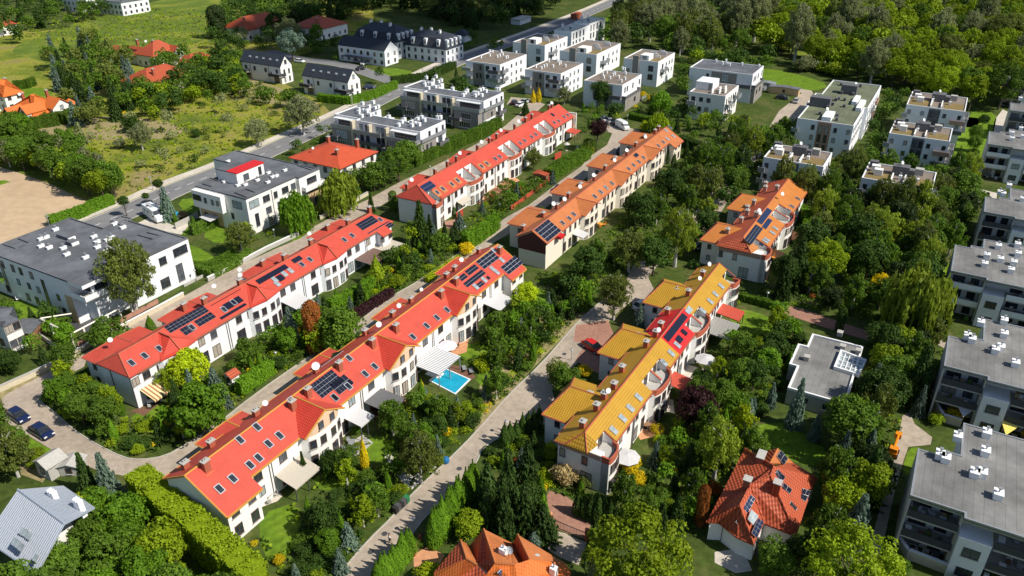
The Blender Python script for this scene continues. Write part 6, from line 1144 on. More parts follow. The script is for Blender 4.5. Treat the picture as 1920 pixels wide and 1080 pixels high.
# --- plants that stand out, each traced from the photograph: r = round crown (x, y, radius), s = standing (x, top, foot, width)
for q in """
s|258|430|590|108|olive|birch|big olive-green birch in front of the charcoal-roofed block at the left
s|640|315|400|66|willow|weep|weeping willow below the red hip-roofed house
s|560|358|435|62|bright|weep|small weeping willow against the penthouse block
s|1118|220|284|44|purple|cloud|dark purple round tree between the red and orange terraces
r|1305|768|44|purple|cloud|large dark purple tree behind the yellow terrace
r|988|553|24|lime|cloud|bright lime-yellow tree at the garden's top corner
s|1387|750|835|54|lime|birch|lime-yellow small tree left of the lower lawn
s|1265|372|500|72|willow|birch|tall pale-green birch standing beside the lane bend
s|1178|420|510|76|olive|birch|birch with bare white branches below the orange terrace
s|1150|500|600|70|olive|birch|airy birch hanging over the main lane, left side
s|1700|495|640|112|willow|weep|largest weeping willow, beside the third right-hand block
r|1200|1040|104|yg|broad|huge yellow-green tree at the bottom, right of centre
r|1600|1060|92|yg|broad|large yellow-green tree at the bottom, beside the shaded path
s|1462|282|385|46|olive|birch|birch hiding the left corner of the sedum and dish block
s|1502|296|398|50|olive|birch|birch in front of the half-hidden dish block
s|1545|300|405|48|green|birch|green birch in front of the half-hidden dish block
s|1590|262|360|52|olive|birch|birch against the mossy-roofed block, right corner
s|1640|318|430|52|olive|birch|birch at the left end of the hidden block
s|1680|320|436|54|olive|birch|tall birch covering the hidden block, left one
s|1716|326|440|50|willow|birch|pale tall birch covering the hidden block
s|1352|260|350|50|green|birch|tall tree at the upper lane bend
s|1385|262|350|46|dark|birch|dark tall tree at the upper lane bend
s|1330|300|395|44|olive|birch|olive birch above the amber terrace drive
r|1885|160|40|green|broad|dark tree by the top right block
s|212|852|938|56|blue|spruce|large blue spruce beside the zinc-roofed house
s|172|852|930|46|spruce|spruce|green conifer left of the large blue spruce
s|412|692|760|46|blue|spruce|blue spruce behind the long red terrace
s|550|578|650|40|blue|spruce|blue spruce beside the rusty column tree
s|593|565|660|34|rust|column|rust-brown column tree between gardens of the second terrace
s|790|378|465|48|dark|spruce|tall dark spruce at the corner of the far red terrace
s|862|398|428|26|blue|spruce|small blue spruce in the garden of the far red terrace
s|697|362|398|18|dark|spruce|slim dark spruce at the walled lane
s|738|358|395|16|hedge|column|clipped thuja column at the far red terrace's corner
r|355|692|42|lime|cloud|broad lime-green tree at the corner of the awning garden
r|322|716|27|yg|broad|yellow-green tree beside the striped awning
r|375|772|50|bright|broad|wide fresh green tree below the blue spruce
r|162|1000|44|green|cloud|dark green tree covering the zinc-roofed house's right corner
r|120|1058|46|green|broad|green tree in front of the zinc-roofed house
r|235|975|46|bright|broad|vivid green tree between zinc roof and golden hedge
r|300|1040|52|yg|broad|yellow-green tree left of the golden hedge
r|205|1050|50|green|broad|broad green tree at the lower left edge
r|160|930|16|lime|bush|lime shrub beside the zinc roof
r|205|635|42|green|bush|wide mounded shrub behind the walled lane
s|248|612|645|20|blue|spruce|small blue spruce by the walled lane
s|262|614|640|18|thuja|thuja|small thuja beside a little blue spruce
s|285|592|622|22|thuja|thuja|thuja next to the brick bin on the walled lane
r|640|625|45|green|broad|green tree leaning over the second lane
r|600|625|30|yg|birch|yellow-green birch beside the green lane tree
r|165|580|20|green|bush|shrub inside the white pergola
s|1197|570|618|24|blue|spruce|blue spruce by the yellow terrace's drive
s|1160|520|572|18|dark|column|dark column conifer by the lane side
r|1098|698|16|gold|bush|golden shrub by the yellow terrace's drive
r|1062|718|30|green|broad|grey-green tree beside the golden shrub
r|1045|700|26|olive|broad|olive tree at the lane edge
r|1232|806|14|gold|ball|clipped golden ball behind the yellow terrace
r|1235|826|12|lime|bush|lime shrub under the golden ball
s|792|712|745|18|gold|thuja|golden conifer beside the pool terrace
s|798|722|748|12|blue|thuja|small blue conifer beside the golden one
r|903|688|16|lime|bush|lime shrub at the pool's end
s|708|478|535|34|yg|thuja|tall yellow-green cypress beside the brown pergola
r|745|530|17|yg|bush|yellow-green round shrub beside the second lane
r|727|765|14|lime|bush|lime shrub beside the grey roofed pergola
r|712|775|16|purple|bush|dark purple shrub between two pergolas
s|685|820|880|20|gold|thuja|golden thin conifer on the oval lawn's edge
r|625|865|22|dark|weep|weeping dark bush on the terracotta patio
s|573|848|900|22|dark|spruce|slim dark spruce against the long terrace
r|790|848|44|olive|birch|brownish bare-looking tree on the oval lawn
r|808|878|8|hedge|ball|clipped ball at the white gravel bed
r|797|892|10|hedge|ball|larger clipped ball at the white gravel bed
r|672|838|11|yg|ball|clipped egg-shaped bush by the oval lawn
r|738|838|14|hedge|ball|clipped dome shrub on the oval lawn
r|665|808|11|green|bush|dark potted shrub behind the grey terrace
s|655|982|1025|44|blue|spruce|blue-grey spruce at the lane near the bottom
s|640|1030|1075|36|blue|spruce|second blue-grey spruce at the lane's bottom end
s|1018|950|1010|70|spruce|spruce|dark spruce group leader beside the gated drive
s|945|890|990|60|spruce|spruce|tall dark spruce behind the thuja row
s|985|905|1000|56|spruce|spruce|second tall dark spruce behind the thuja row
s|1000|1000|1030|40|blue|spruce|low blue spruce beside the gate
r|880|985|30|yg|broad|yellow-green tree behind the thuja row
r|803|1080|26|lime|bush|pale cream-green shrub in the terracotta yard
r|783|1019|13|hedge|ball|clipped dome by the brick gate piers
s|1112|1030|1090|26|grey|thuja|grey-green conifer left of the huge tree
r|1150|895|14|straw|bush|straw-coloured grass clump at the yellow terrace's foot
r|1062|892|28|straw|bush|large straw-coloured grass mound below the yellow terrace
r|1095|905|18|olive|bush|olive shrub beside the straw mound
r|985|860|14|rust|bush|rust-brown shrub in the triangle garden
r|972|868|12|rust|bush|second rust-brown shrub in the triangle garden
r|1180|872|22|gold|bush|golden shrub in front of the white parasol
r|1195|900|18|gold|bush|yellow-leaved shrub by the rounded corner
s|1312|910|985|22|rust|column|rust-brown column tree beside the clay-roofed house
s|1487|712|800|40|blue|spruce|blue spruce at the pavilion's corner
s|1525|775|825|30|blue|spruce|blue spruce below the pavilion
s|1572|576|622|16|dark|column|dark column conifer on the red path
s|1535|390|440|18|blue|spruce|small blue spruce right of the amber terrace
s|1560|470|530|24|blue|spruce|slim blue spruce in the dark garden
s|1490|448|545|50|spruce|spruce|dark spruce at the amber terrace's gardens
s|1465|480|560|36|spruce|spruce|second dark spruce at the amber terrace's gardens
s|1640|438|470|26|bright|broad|bright green small tree in dark wood
r|1645|535|26|gold|birch|yellowing small tree near the willow
r|1553|452|10|yg|bush|yellow-green cube shrub right of the amber terrace
r|1545|490|44|yg|broad|yellow-green tree right of the amber terrace
s|1600|930|1010|66|blue|spruce|tall blue-green spruce beside the shaded path
s|1620|840|940|70|spruce|spruce|big green spruce beside the shaded path
r|1790|780|18|gold|bush|golden shrub between the two lowest right blocks
r|1755|788|16|yg|bush|yellow-green shrub by the lowest right block
r|1925|815|12|gold|bush|golden shrub at the right edge
r|1868|452|16|gold|bush|yellow shrub between two right-hand blocks
r|1825|583|12|gold|bush|small yellow shrub at the white balconies
r|1830|248|15|green|cloud|round lawn tree, uppermost of four
r|1828|268|15|green|cloud|round lawn tree, second of four
r|1824|288|13|green|cloud|round lawn tree, third of four
r|1820|306|14|olive|cloud|round lawn tree, lowest of four
r|1845|225|12|dark|cloud|dark round tree above the lawn
s|278|360|388|16|dark|cloud|small street tree beside the field corner
s|305|335|385|21|dark|cloud|street tree beside the camper van
s|238|366|405|24|dark|cloud|street tree behind the charcoal roof
s|318|352|412|36|blue|spruce|blue spruce beside the camper van's pool
r|343|404|9|straw|bush|cream flowering shrub by the camper van
r|455|438|30|olive|birch|birch with bare white trunk in front of the penthouse block
s|490|300|335|14|dark|thuja|dark thuja at the street corner
r|700|330|26|green|broad|round dark tree by the red hip-roofed house
r|745|305|34|green|broad|large rounded green tree beside the U-shaped block
r|720|325|24|dark|broad|dark round tree behind the walled lane
r|768|292|26|green|broad|green round tree below the U-shaped block
r|570|205|36|grey|birch|silvery willow on the weedy plot beside the white twins
r|485|240|26|grey|birch|silvery willow in the meadow
r|268|250|24|grey|birch|grey-green meadow willow pair, left
r|248|238|20|dark|bush|dark bush beside the meadow willows
r|155|248|14|grey|spruce|small pale spruce standing alone in the meadow
r|113|148|14|blue|spruce|blue spruce beside the many-gabled house
r|368|252|10|dark|bush|lone dark bush in the meadow
r|540|60|26|grey|broad|grey-green tree by the red house at the top
r|590|28|20|dark|broad|dark tree at the top near the red roof
r|520|45|24|dark|broad|dark tree between the red-roofed houses
s|412|10|72|34|deep|column|dark poplar at the top left
r|545|82|28|blue|broad|bluish tree behind the white twins
s|632|150|168|12|dark|ball|small round standard tree between the twins
r|590|135|8|dark|ball|small round dark tree by the side street
r|1240|195|22|bright|broad|fresh green tree below the hillside blocks
r|1225|188|12|gold|bush|golden shrub below the hillside blocks
r|1205|180|9|gold|bush|golden shrub at the balcony block
r|1010|175|10|gold|thuja|golden column shrub below the cube block
r|1000|178|9|gold|thuja|second golden column shrub below the cube block
r|1058|175|16|grey|birch|grey-green birch between two cube blocks
r|1130|178|22|dark|broad|dark round tree in front of the nearest cube block
r|1232|230|20|yg|weep|yellow-green weeping willow above the orange terrace
r|1210|240|14|lime|bush|lime shrub at the parking bay
s|620|100|100|1|dark|ball|
r|985|200|10|spruce|spruce|small spruce by the parked cars
r|1638|262|8|lime|bush|bright lime shrub between white blocks
r|1700|300|16|bright|birch|fresh green tree right of the sedum block
r|940|545|16|purple|bush|dark purple shrub at the red terrace's end
r|875|470|16|gold|bush|golden shrub beside the second lane
r|895|440|14|gold|bush|golden shrub near the thuja hedge
r|855|500|12|lime|bush|lime hedge shrub at the second lane
r|950|350|18|hedge|ball|large clipped dome in the far terrace's garden
r|920|372|16|hedge|ball|low clipped mound in the far terrace's garden
r|1042|315|15|hedge|ball|clipped ball tree by the thuja hedge
r|1105|275|16|hedge|ball|clipped round shrub by the lane
r|1000|300|17|olive|broad|loose olive tree in the cream houses' garden
r|1105|285|12|yg|bush|yellow-green clipped shrub at the second lane
""".strip().split('\n'):
    a = q.split('|')
    if len(a) < 7 or not a[-1]: continue
    if a[0] == 'r':
        kd = a[5]
        if kd in ('spruce', 'thuja', 'birch', 'weep', 'column'): x, y, r = map(float, a[1:4]); k = 1.25 if kd in ('spruce', 'thuja', 'column') else 1.0; St(x, y - r * k, y + r * 1.3 * k, r * 2 if kd not in ('thuja',) else r * 1.3, a[4], a[6], kd)
        else: Bt(float(a[1]), float(a[2]), float(a[3]), a[4], a[6], kd, dict(bush=1.55, ball=1.75, cloud=2.2, broad=2.2)[kd])
    else: St(*map(float, a[1:5]), a[5], a[7], a[6])
# --- hedges
def hedge(label, pts, h, wd, col='hedge', z0=0, group=None, den=46, world=False, name='hedge', cat='hedge'):
    c = [np.array(G(x, y)[:2]) if not world else np.array((x, y)) for x, y in pts]; rg = np.random.default_rng(int(abs(c[0][0] * 7 + c[0][1] * 3)) + 5); o = c[0]; root = tag(link(name, None, None, (o[0], o[1], 0)), label, cat, group); b = MB(); Ps = []; Ns = []
    for a, e in zip(c[:-1], c[1:]):
        L = np.linalg.norm(e - a); q = (e - a) / max(L, .01); n_ = np.array([q[1], -q[0]]); k = wd / 2 - .12; A = a - o; E = e - o
        b.slab([(*(A + n_ * k), h - .14), (*(E + n_ * k), h - .14), (*(E - n_ * k), h - .14), (*(A - n_ * k), h - .14)], h - .14 - z0, 'leaf_' + col)
        n = int(L * (wd + 2 * h) * den); u = rg.uniform(-.02, 1.02, n) * L; per = wd + 2 * h; v = rg.uniform(0, per, n); lump = (.03 * h + .04) * (np.sin(u * 1.9) + .7 * np.sin(u * 4.3 + 1) + .8 * np.sin(u * .8 + h) + .5 * np.sin(v * 3.1 + u * 2.2))
        side = np.where(v < h, -1, np.where(v > h + wd, 1, 0)); z = np.where(side == -1, v, np.where(side == 1, per - v, h + lump)); t = np.where(side == 0, v - h - wd / 2, side * (wd / 2 + lump * .6))
        P = np.stack([A[0] + q[0] * u + n_[0] * t, A[1] + q[1] * u + n_[1] * t, z], 1) + rg.normal(size=(n, 3)) * .05; N = np.stack([n_[0] * side, n_[1] * side, np.where(side == 0, 1., .45)], 1); Ps.append(P); Ns.append(N)
    b.build('hedge_core', root); V = leaves(np.concatenate(Ps), np.concatenate(Ns), .24, rg, .6); me = leafmesh('hedge_leaves', V); me.materials.clear(); me.materials.append(M['leaf_' + col]); link('hedge_leaves', me, root)
    FOOT.append(([tuple(p) for p in offs(c, -wd / 2)] + [tuple(p) for p in offs(c, wd / 2)[::-1]], .15)); return root
for a in (('long clipped hedge between the sandy field and the street', [(95, 425), (150, 408), (185, 392), (212, 382)], 2.4, 2.2, 'bright'),
          ('dense golden-green hedge of tall cypresses beside the long terrace', [(272, 935), (335, 992), (405, 1050), (490, 1125)], 5.0, 3.0, 'yg'),
          ('tall thuja hedge stepping up beside the second lane', [(872, 470), (902, 450), (932, 428)], 3.6, 1.6, 'thuja'), ('tall hedge right of the far red terrace, above the second lane', [(1030, 338), (1062, 316), (1098, 296)], 2.8, 3.2, 'hedge'),
          ('dark hedge along the walled lane below the U-shaped block', [(775, 312), (830, 288), (890, 262), (935, 240)], 3.2, 2.2, 'hedge'), ('clipped hedge along the white twins\' lawn', [(598, 190), (655, 196), (700, 185), (742, 165)], 2.6, 1.8, 'bright'),
          ('low hedge edging the two-part lawn', [(345, 500), (385, 508), (440, 480)], 1.6, 1.0, 'hedge'), ('tall striped hedge between the lawns of the penthouse block', [(360, 440), (395, 428), (418, 415)], 2.2, 1.8, 'green'), ('hedge below the lawn of the white block', [(350, 505), (400, 520), (440, 500), (470, 480)], 1.8, 1.4, 'green'),
          ('dark clipped hedge by the orange-roofed houses', [(28, 168), (50, 166), (66, 160)], 3.0, 1.5, 'hedge'), ('big rough hedge in front of the many-gabled house', [(10, 232), (60, 240), (110, 232), (165, 215)], 3.6, 5, 'green'), ('curved hedge behind the amber terrace', [(1500, 405), (1512, 425), (1508, 455)], 3.0, 1.6, 'bright'),
          ('low clipped hedge around the corner lawn', [(1378, 560), (1420, 570), (1470, 585)], 1.4, 1.2, 'hedge'), ('thuja hedge behind the second terrace\'s gardens', [(620, 590), (655, 572), (700, 545)], 3.0, 1.3, 'thuja'), ('thuja hedge under the blue spruce by the playhouse', [(450, 742), (478, 722), (512, 700)], 2.6, 1.3, 'thuja'),
          ('barberry hedge, dull purple, along the second lane', [(620, 622), (660, 600), (700, 575), (735, 552)], 1.4, 1.5, 'purple'), ('low lime hedge along the second lane', [(800, 530), (840, 502), (862, 488)], 1.2, 1.0, 'lime'), ('dark hedge at the foot of the hillside blocks', [(870, 180), (905, 186), (940, 186)], 2.4, 2, 'dark'),
          ('hedge beside the street by the big lawn', [(735, 158), (800, 150), (850, 128)], 2.6, 2.6, 'dark'), ('row hedge above the car park of white vans', [(1180, 222), (1230, 232), (1262, 240)], 1.8, 2, 'hedge'), ('dark hedge right of the orange terrace\'s end', [(1275, 270), (1310, 285), (1340, 290)], 2.6, 2.2, 'dark')): hedge(*a)
# rows of thujas along the lane, every one its own plant
def thrun(p0, p1, n, h, R, label, group, col='thuja'):
    A, E = G(*p0), G(*p1)
    for i in range(n):
        u = i / (n - 1); P = A * (1 - u) + E * u; plant(P[0] + prnd.uniform(-.12, .12), P[1] + prnd.uniform(-.12, .12), 'thuja', R * prnd.uniform(.9, 1.15), h * prnd.uniform(.85, 1.12), col, label, group)
thrun((815, 1026), (862, 965), 12, 6.2, 1.0, 'tall pointed thuja in the lower row beside the main lane', 'thujas of the lower lane row'); thrun((865, 960), (893, 922), 8, 5.4, .95, 'tall pointed thuja in the upper row beside the main lane', 'thujas of the upper lane row')
thrun((712, 1105), (772, 1040), 10, 4.6, .9, 'pointed thuja in the row at the bottom edge by the orange yard', 'thujas at the bottom edge'); thrun((945, 838), (1012, 800), 7, 4.2, .8, 'dark pointed thuja in the triangle garden', 'thujas of the triangle garden', 'dark')
thrun((1085, 965), (1180, 1000), 9, 4.2, .9, 'dark thuja in the row above the huge yellow-green tree', 'thujas above the huge tree', 'dark'); thrun((1012, 945), (1022, 985), 4, 4.6, .8, 'thuja left of the gated red drive', 'thujas by the gated drive')
thrun((1115, 1020), (1135, 1050), 3, 3.6, .8, 'dark thuja at the gate\'s right end', 'thujas at the gate', 'dark'); thrun((835, 392), (852, 404), 3, 2.2, .6, 'small conifer beside the corner patio', 'small conifers at the corner patio', 'dark')
thrun((330, 415), (362, 420), 2, 2, .6, 'tiny thuja by the camper drive', 'thujas by the camper drive'); thrun((1238, 300), (1262, 315), 3, 5, .8, 'dark column at the orange terrace end', 'columns at the orange terrace end', 'dark')
# --- filling planting, zone by zone (pixel outline on the ground)
def inpoly(p, poly):
    x, y = p; c = False; n = len(poly); j = n - 1
    for i in range(n):
        xi, yi = poly[i]; xj, yj = poly[j]
        if (yi > y) != (yj > y) and x < (xj - xi) * (y - yi) / (yj - yi) + xi: c = not c
        j = i
    return c
def pdist(p, A, Bv):
    d = Bv - A; t = np.clip(((p - A) * d).sum(1) / np.maximum((d * d).sum(1), 1e-9), 0, 1); return float(np.min(np.linalg.norm(A + d * t[:, None] - p, axis=1)))
FOOT.append(([tuple(G(x, y)[:2]) for x, y in ((800, 745), (872, 752), (905, 728), (900, 690), (860, 676), (815, 690))], .3))
FP = [([tuple(q) for q in P], np.array(P), np.roll(np.array(P), -1, 0), m_, np.array(P).min(0), np.array(P).max(0)) for P, m_ in FOOT]
def clear(p, r):
    a = np.array(p)
    for P, A, Bv, m_, lo, hi in FP:
        k = r + m_
        if (a < lo - max(k, 0)).any() or (a > hi + max(k, 0)).any(): continue
        ins = inpoly(p, P); d = pdist(a, A, Bv)
        if ins and (k >= 0 or d > -k): return False
        if not ins and k > 0 and d < k: return False
    return True
GRID = {}
def gadd(x, y, r): GRID.setdefault((int(x // 8), int(y // 8)), []).append((x, y, r))
for t in TREES: gadd(*t)
def crowded(x, y, r, k):
    for i in range(-1, 2):
        for j in range(-1, 2):
            for a, b, c in GRID.get((int(x // 8) + i, int(y // 8) + j), ()):
                if math.hypot(a - x, b - y) < (r + c) * k: return True
    return False
zr = random.Random(5)
ASP = dict(broad=(2.1, 2.9), bush=(1.2, 1.7), spruce=(3.0, 4.4), thuja=(4, 6), birch=(2.8, 4.0), weep=(2.2, 2.8), cloud=(2.0, 2.6), ball=(1.6, 1.9), column=(5, 7))
WORD = dict(broad='rounded {} tree', bush='low {} shrub', spruce='{} spruce', thuja='{} thuja', birch='slender {} birch', weep='{} weeping willow', cloud='{} leafy tree', ball='clipped {} shrub', column='{} columnar conifer')
# what the photograph shows unobstructed: filling plants keep out of these sight lines (pixel outlines)
SEE = [[(170, 855), (245, 855), (245, 935), (165, 925)], [(252, 885), (300, 890), (400, 955), (500, 1040), (560, 1090), (420, 1090), (330, 1010), (262, 950)], [(632, 1080), (687, 1015), (737, 967), (775, 922), (837, 865), (890, 812), (960, 732), (1010, 687), (1072, 615), (1100, 587), (1145, 597), (1135, 620), (1082, 680), (1035, 732), (1042, 755), (985, 790), (905, 838), (870, 900), (802, 962), (707, 1082)],
 [(480, 737), (562, 680), (575, 690), (500, 760), (390, 840), (320, 870), (240, 890), (232, 862), (300, 857), (375, 815)], [(677, 600), (722, 562), (790, 524), (800, 540), (740, 590), (690, 625)], [(842, 487), (900, 445), (991, 385), (1054, 337), (1105, 290), (1112, 300), (1060, 345), (990, 400), (900, 455), (850, 500)],
 [(1499, 727), (1538, 615), (1630, 640), (1625, 700), (1585, 757), (1580, 785), (1500, 755)], [(1322, 980), (1395, 840), (1530, 900), (1510, 1000), (1400, 1030)], [(230, 705), (750, 422), (745, 455), (560, 565), (420, 640), (300, 710), (250, 770)], [(416, 965), (985, 497), (982, 530), (870, 625), (760, 710), (650, 800), (520, 910), (420, 985)],
 [(828, 380), (1085, 240), (1082, 278), (1000, 325), (900, 378), (835, 425)], [(1045, 465), (1285, 255), (1270, 295), (1180, 375), (1110, 435), (1060, 480)], [(1040, 835), (1105, 912), (1170, 868), (1290, 710), (1378, 585), (1360, 530), (1180, 800)], [(1318, 468), (1400, 522), (1440, 512), (1505, 410), (1510, 370), (1440, 440)],
 [(880, 108), (990, 90), (1265, 95), (1265, 150), (1200, 195), (1095, 185), (980, 172), (880, 150)], [(635, 210), (835, 218), (940, 160), (948, 218), (840, 275), (790, 300), (640, 258)], [(1295, 112), (1432, 125), (1420, 190), (1385, 215), (1298, 200)], [(1488, 228), (1540, 148), (1658, 162), (1610, 270), (1500, 285)], [(1668, 235), (1700, 175), (1818, 185), (1800, 260), (1780, 308), (1670, 282)],
 [(0, 462), (330, 430), (347, 505), (145, 582), (60, 560)], [(370, 348), (600, 318), (600, 372), (480, 425), (395, 400)], [(640, 75), (870, 60), (870, 115), (720, 128), (640, 110)], [(455, 95), (560, 110), (690, 130), (690, 190), (650, 188), (460, 148)], [(1700, 1080), (1700, 925), (1740, 825), (1920, 830), (1920, 1080)], [(1752, 765), (1768, 680), (1830, 590), (1920, 590), (1920, 800)], [(1770, 600), (1780, 500), (1800, 455), (1920, 455), (1920, 620)], [(1838, 440), (1845, 395), (1870, 330), (1920, 330), (1920, 450)], [(1840, 315), (1855, 240), (1880, 130), (1920, 130), (1920, 330)],
 [(805, 690), (885, 690), (885, 738), (855, 742), (806, 722)], [(720, 780), (690, 800), (650, 850), (690, 875), (750, 850)], [(485, 965), (560, 945), (560, 1000), (500, 1040)], [(595, 885), (660, 885), (655, 915), (600, 920)], [(1400, 800), (1480, 790), (1550, 850), (1520, 870), (1450, 845)], [(1372, 570), (1440, 585), (1440, 630), (1380, 620)], [(0, 755), (75, 740), (105, 775), (175, 830), (235, 862), (235, 890), (150, 865), (45, 810), (0, 775)], [(240, 705), (310, 745), (300, 780), (240, 770)], [(1695, 765), (1750, 820), (1740, 840), (1690, 900), (1650, 1000), (1640, 980), (1680, 860), (1685, 780)], [(1028, 935), (1112, 965), (1100, 1020), (1020, 985)], [(550, 285), (700, 275), (690, 300), (640, 320), (560, 305)], [(640, 600), (700, 560), (745, 530), (740, 550), (650, 620)]]
def visible_clash(x, y, R, h):
    c = pix((x, y, h * .55)); k = R * FPX / max(1, depth((x, y, h * .5))); t = pix((x, y, h)); pts = [c, (c[0] - k * .75, c[1]), (c[0] + k * .75, c[1]), (t[0], t[1] + 2)]
    if h < 1.5: pts = [c, t]
    return any(inpoly(q, P) for q in pts for P in SEE)
def zone(place, poly, n, mix, k=.6, foot=.5):
    W = [tuple(G(x, y)[:2]) for x, y in poly]; xs = [p[0] for p in W]; ys = [p[1] for p in W]; got = 0; tries = 0; wts = [m_[4] for m_ in mix]
    while got < n and tries < n * 30:
        tries += 1; p = (zr.uniform(min(xs), max(xs)), zr.uniform(min(ys), max(ys)))
        if not inpoly(p, W): continue
        kind, col, r0, r1, _ = zr.choices(mix, wts)[0]; R = zr.uniform(r0, r1); h = R * zr.uniform(*ASP[kind])
        if crowded(*p, R, k) or not clear(p, R * foot) or visible_clash(*p, R, h): continue
        q = pix((p[0], p[1], h / 2))
        if q[0] < -90 or q[0] > 2010 or q[1] > 1200 or q[1] < -60: continue
        plant(p[0], p[1], kind, R, h, col, WORD[kind].format(CW[col]) + ' ' + place, col + ' ' + NAME[kind].replace('_', ' ') + 's ' + place); gadd(p[0], p[1], R); got += 1
GARD = [('bush', 'green', .7, 1.4, 4), ('bush', 'yg', .6, 1.3, 3), ('bush', 'dark', .8, 1.5, 2.4), ('broad', 'green', 1.3, 2.3, 3.4), ('broad', 'dark', 1.3, 2.3, 1.8), ('spruce', 'spruce', .9, 1.5, 1.4), ('spruce', 'blue', .8, 1.3, .9), ('thuja', 'thuja', .55, .8, 2), ('birch', 'green', 1.5, 2.3, 1.2), ('bush', 'gold', .5, .9, .6), ('bush', 'lime', .6, 1.1, .9), ('broad', 'bright', 1.2, 2.1, 2.6), ('birch', 'yg', 1.2, 2.0, 1)]
DARKW = [('broad', 'dark', 2.2, 3.8, 4), ('birch', 'olive', 2.2, 3.2, 3), ('birch', 'green', 2.0, 3.2, 3), ('broad', 'green', 2.0, 3.6, 4), ('spruce', 'spruce', 1.6, 2.4, 1.4), ('broad', 'deep', 2.2, 3.6, 2), ('bush', 'rust', .8, 1.4, .4), ('birch', 'willow', 2.2, 3.2, 1)]
SUNW = [('broad', 'yg', 3.4, 6.2, 9), ('broad', 'green', 3.2, 6, 2), ('birch', 'grey', 4, 6.4, 2), ('bush', 'yg', 2.4, 4.6, 3), ('broad', 'yg', 3, 5, 2), ('broad', 'olive', 3.4, 6, 3), ('bush', 'grey', 3, 4.4, 1)]
zone('in the gardens of the walled-lane terrace', [(255, 785), (330, 735), (470, 640), (600, 560), (740, 470), (800, 440), (860, 445), (840, 485), (790, 520), (720, 560), (675, 600), (560, 678), (480, 735), (390, 803), (300, 850), (232, 855), (150, 805), (100, 760), (85, 735), (150, 700)], 190, GARD, .5)
zone('in the pool-side gardens of the longest terrace', [(440, 985), (560, 900), (700, 790), (870, 650), (985, 560), (1110, 560), (1060, 620), (960, 728), (885, 808), (830, 862), (775, 920), (735, 965), (630, 1078), (560, 1130), (400, 1130), (420, 1000)], 190, GARD, .5)
zone('in the gardens of the far red terrace', [(800, 450), (850, 420), (1085, 285), (1100, 290), (1050, 335), (990, 383), (945, 405), (900, 442), (850, 480)], 40, [m_ for m_ in GARD if m_[3] < 2.5], .55)
zone('below the orange terrace', [(1000, 520), (1065, 480), (1150, 410), (1290, 270), (1410, 270), (1370, 320), (1335, 352), (1298, 402), (1235, 468), (1185, 498), (1168, 530), (1100, 580), (990, 560)], 60, GARD[:8] + DARKW[:3], .56)
zone('in the lane strip behind the orange terrace', [(960, 440), (1150, 320), (1250, 250), (1180, 262), (1130, 310), (1050, 370), (960, 430)], 14, GARD[:6], .6)
zone('in the dark wood right of the amber terrace', [(1410, 290), (1480, 235), (1500, 310), (1560, 330), (1760, 360), (1850, 330), (1830, 440), (1770, 490), (1760, 560), (1720, 620), (1560, 590), (1400, 560), (1500, 440), (1440, 330)], 120, DARKW, .44)
zone('around the amber terrace', [(1300, 420), (1340, 370), (1440, 300), (1390, 330), (1320, 440), (1250, 490), (1300, 500), (1400, 545), (1380, 575), (1300, 510), (1240, 500)], 24, DARKW + GARD[:4], .55)
zone('in the gardens behind the yellow terrace', [(1160, 930), (1250, 820), (1310, 690), (1400, 580), (1480, 610), (1500, 640), (1480, 740), (1400, 800), (1390, 850), (1330, 890), (1310, 1010), (1200, 1000), (1120, 930)], 130, GARD, .5)
zone('between the pavilion and the right-hand blocks', [(1640, 650), (1740, 640), (1770, 660), (1740, 780), (1690, 800), (1680, 850), (1660, 920), (1630, 1000), (1560, 1080), (1500, 1080), (1540, 900), (1560, 850), (1600, 790)], 45, DARKW + [('spruce', 'blue', 1.2, 2, 1.5), ('broad', 'yg', 2, 3, 2)], .5)
zone('beside the clay-roofed house', [(1240, 1010), (1320, 1000), (1335, 1090), (1500, 1090), (1520, 1000), (1560, 940), (1480, 860), (1400, 830), (1330, 900), (1300, 940)], 26, DARKW, .56)
zone('in the lower left corner', [(200, 900), (260, 950), (430, 1130), (600, 1130), (560, 1200), (0, 1240), (60, 1100), (180, 1040)], 34, [('broad', 'green', 2.2, 3.4, 3), ('broad', 'bright', 2, 3, 3), ('broad', 'yg', 2, 3.2, 3), ('bush', 'green', 1.2, 2, 2)], .5)
zone('beside the two cars at the left', [(-40, 800), (25, 812), (90, 858), (100, 870), (40, 905), (-60, 920)], 14, [('birch', 'olive', 2, 3, 3), ('broad', 'green', 1.6, 2.6, 2), ('bush', 'yg', .8, 1.4, 2)], .55)
zone('in the gardens left of the white pergola', [(-30, 500), (30, 540), (60, 570), (130, 600), (140, 665), (70, 700), (0, 735), (-60, 760)], 34, [m_ for m_ in GARD if m_[3] < 2.9], .6)
zone('around the white penthouse block', [(330, 530), (440, 470), (500, 440), (600, 410), (690, 350), (720, 300), (660, 330), (610, 390), (500, 450), (440, 480)], 30, GARD, .56)
zone('beside the red hip-roofed house', [(580, 400), (700, 300), (760, 300), (770, 325), (690, 372), (600, 420)], 16, [('broad', 'green', 2, 3.2, 3), ('broad', 'dark', 2, 3, 2), ('bush', 'yg', 1, 1.6, 1)], .56)
zone('between street and penthouse block', [(540, 285), (600, 260), (640, 245), (640, 262), (570, 290), (530, 300)], 9, GARD[:5], .6)
zone('in the tall row between field and meadow', [(-40, 250), (40, 262), (110, 300), (170, 320), (235, 362), (212, 378), (178, 382), (150, 370), (95, 342), (40, 325), (-60, 310)], 90, [('broad', 'green', 2.4, 3.8, 4), ('broad', 'bright', 2.2, 3.6, 3), ('broad', 'yg', 2, 3, 2), ('birch', 'grey', 2.2, 3, 1)], .4, .4)
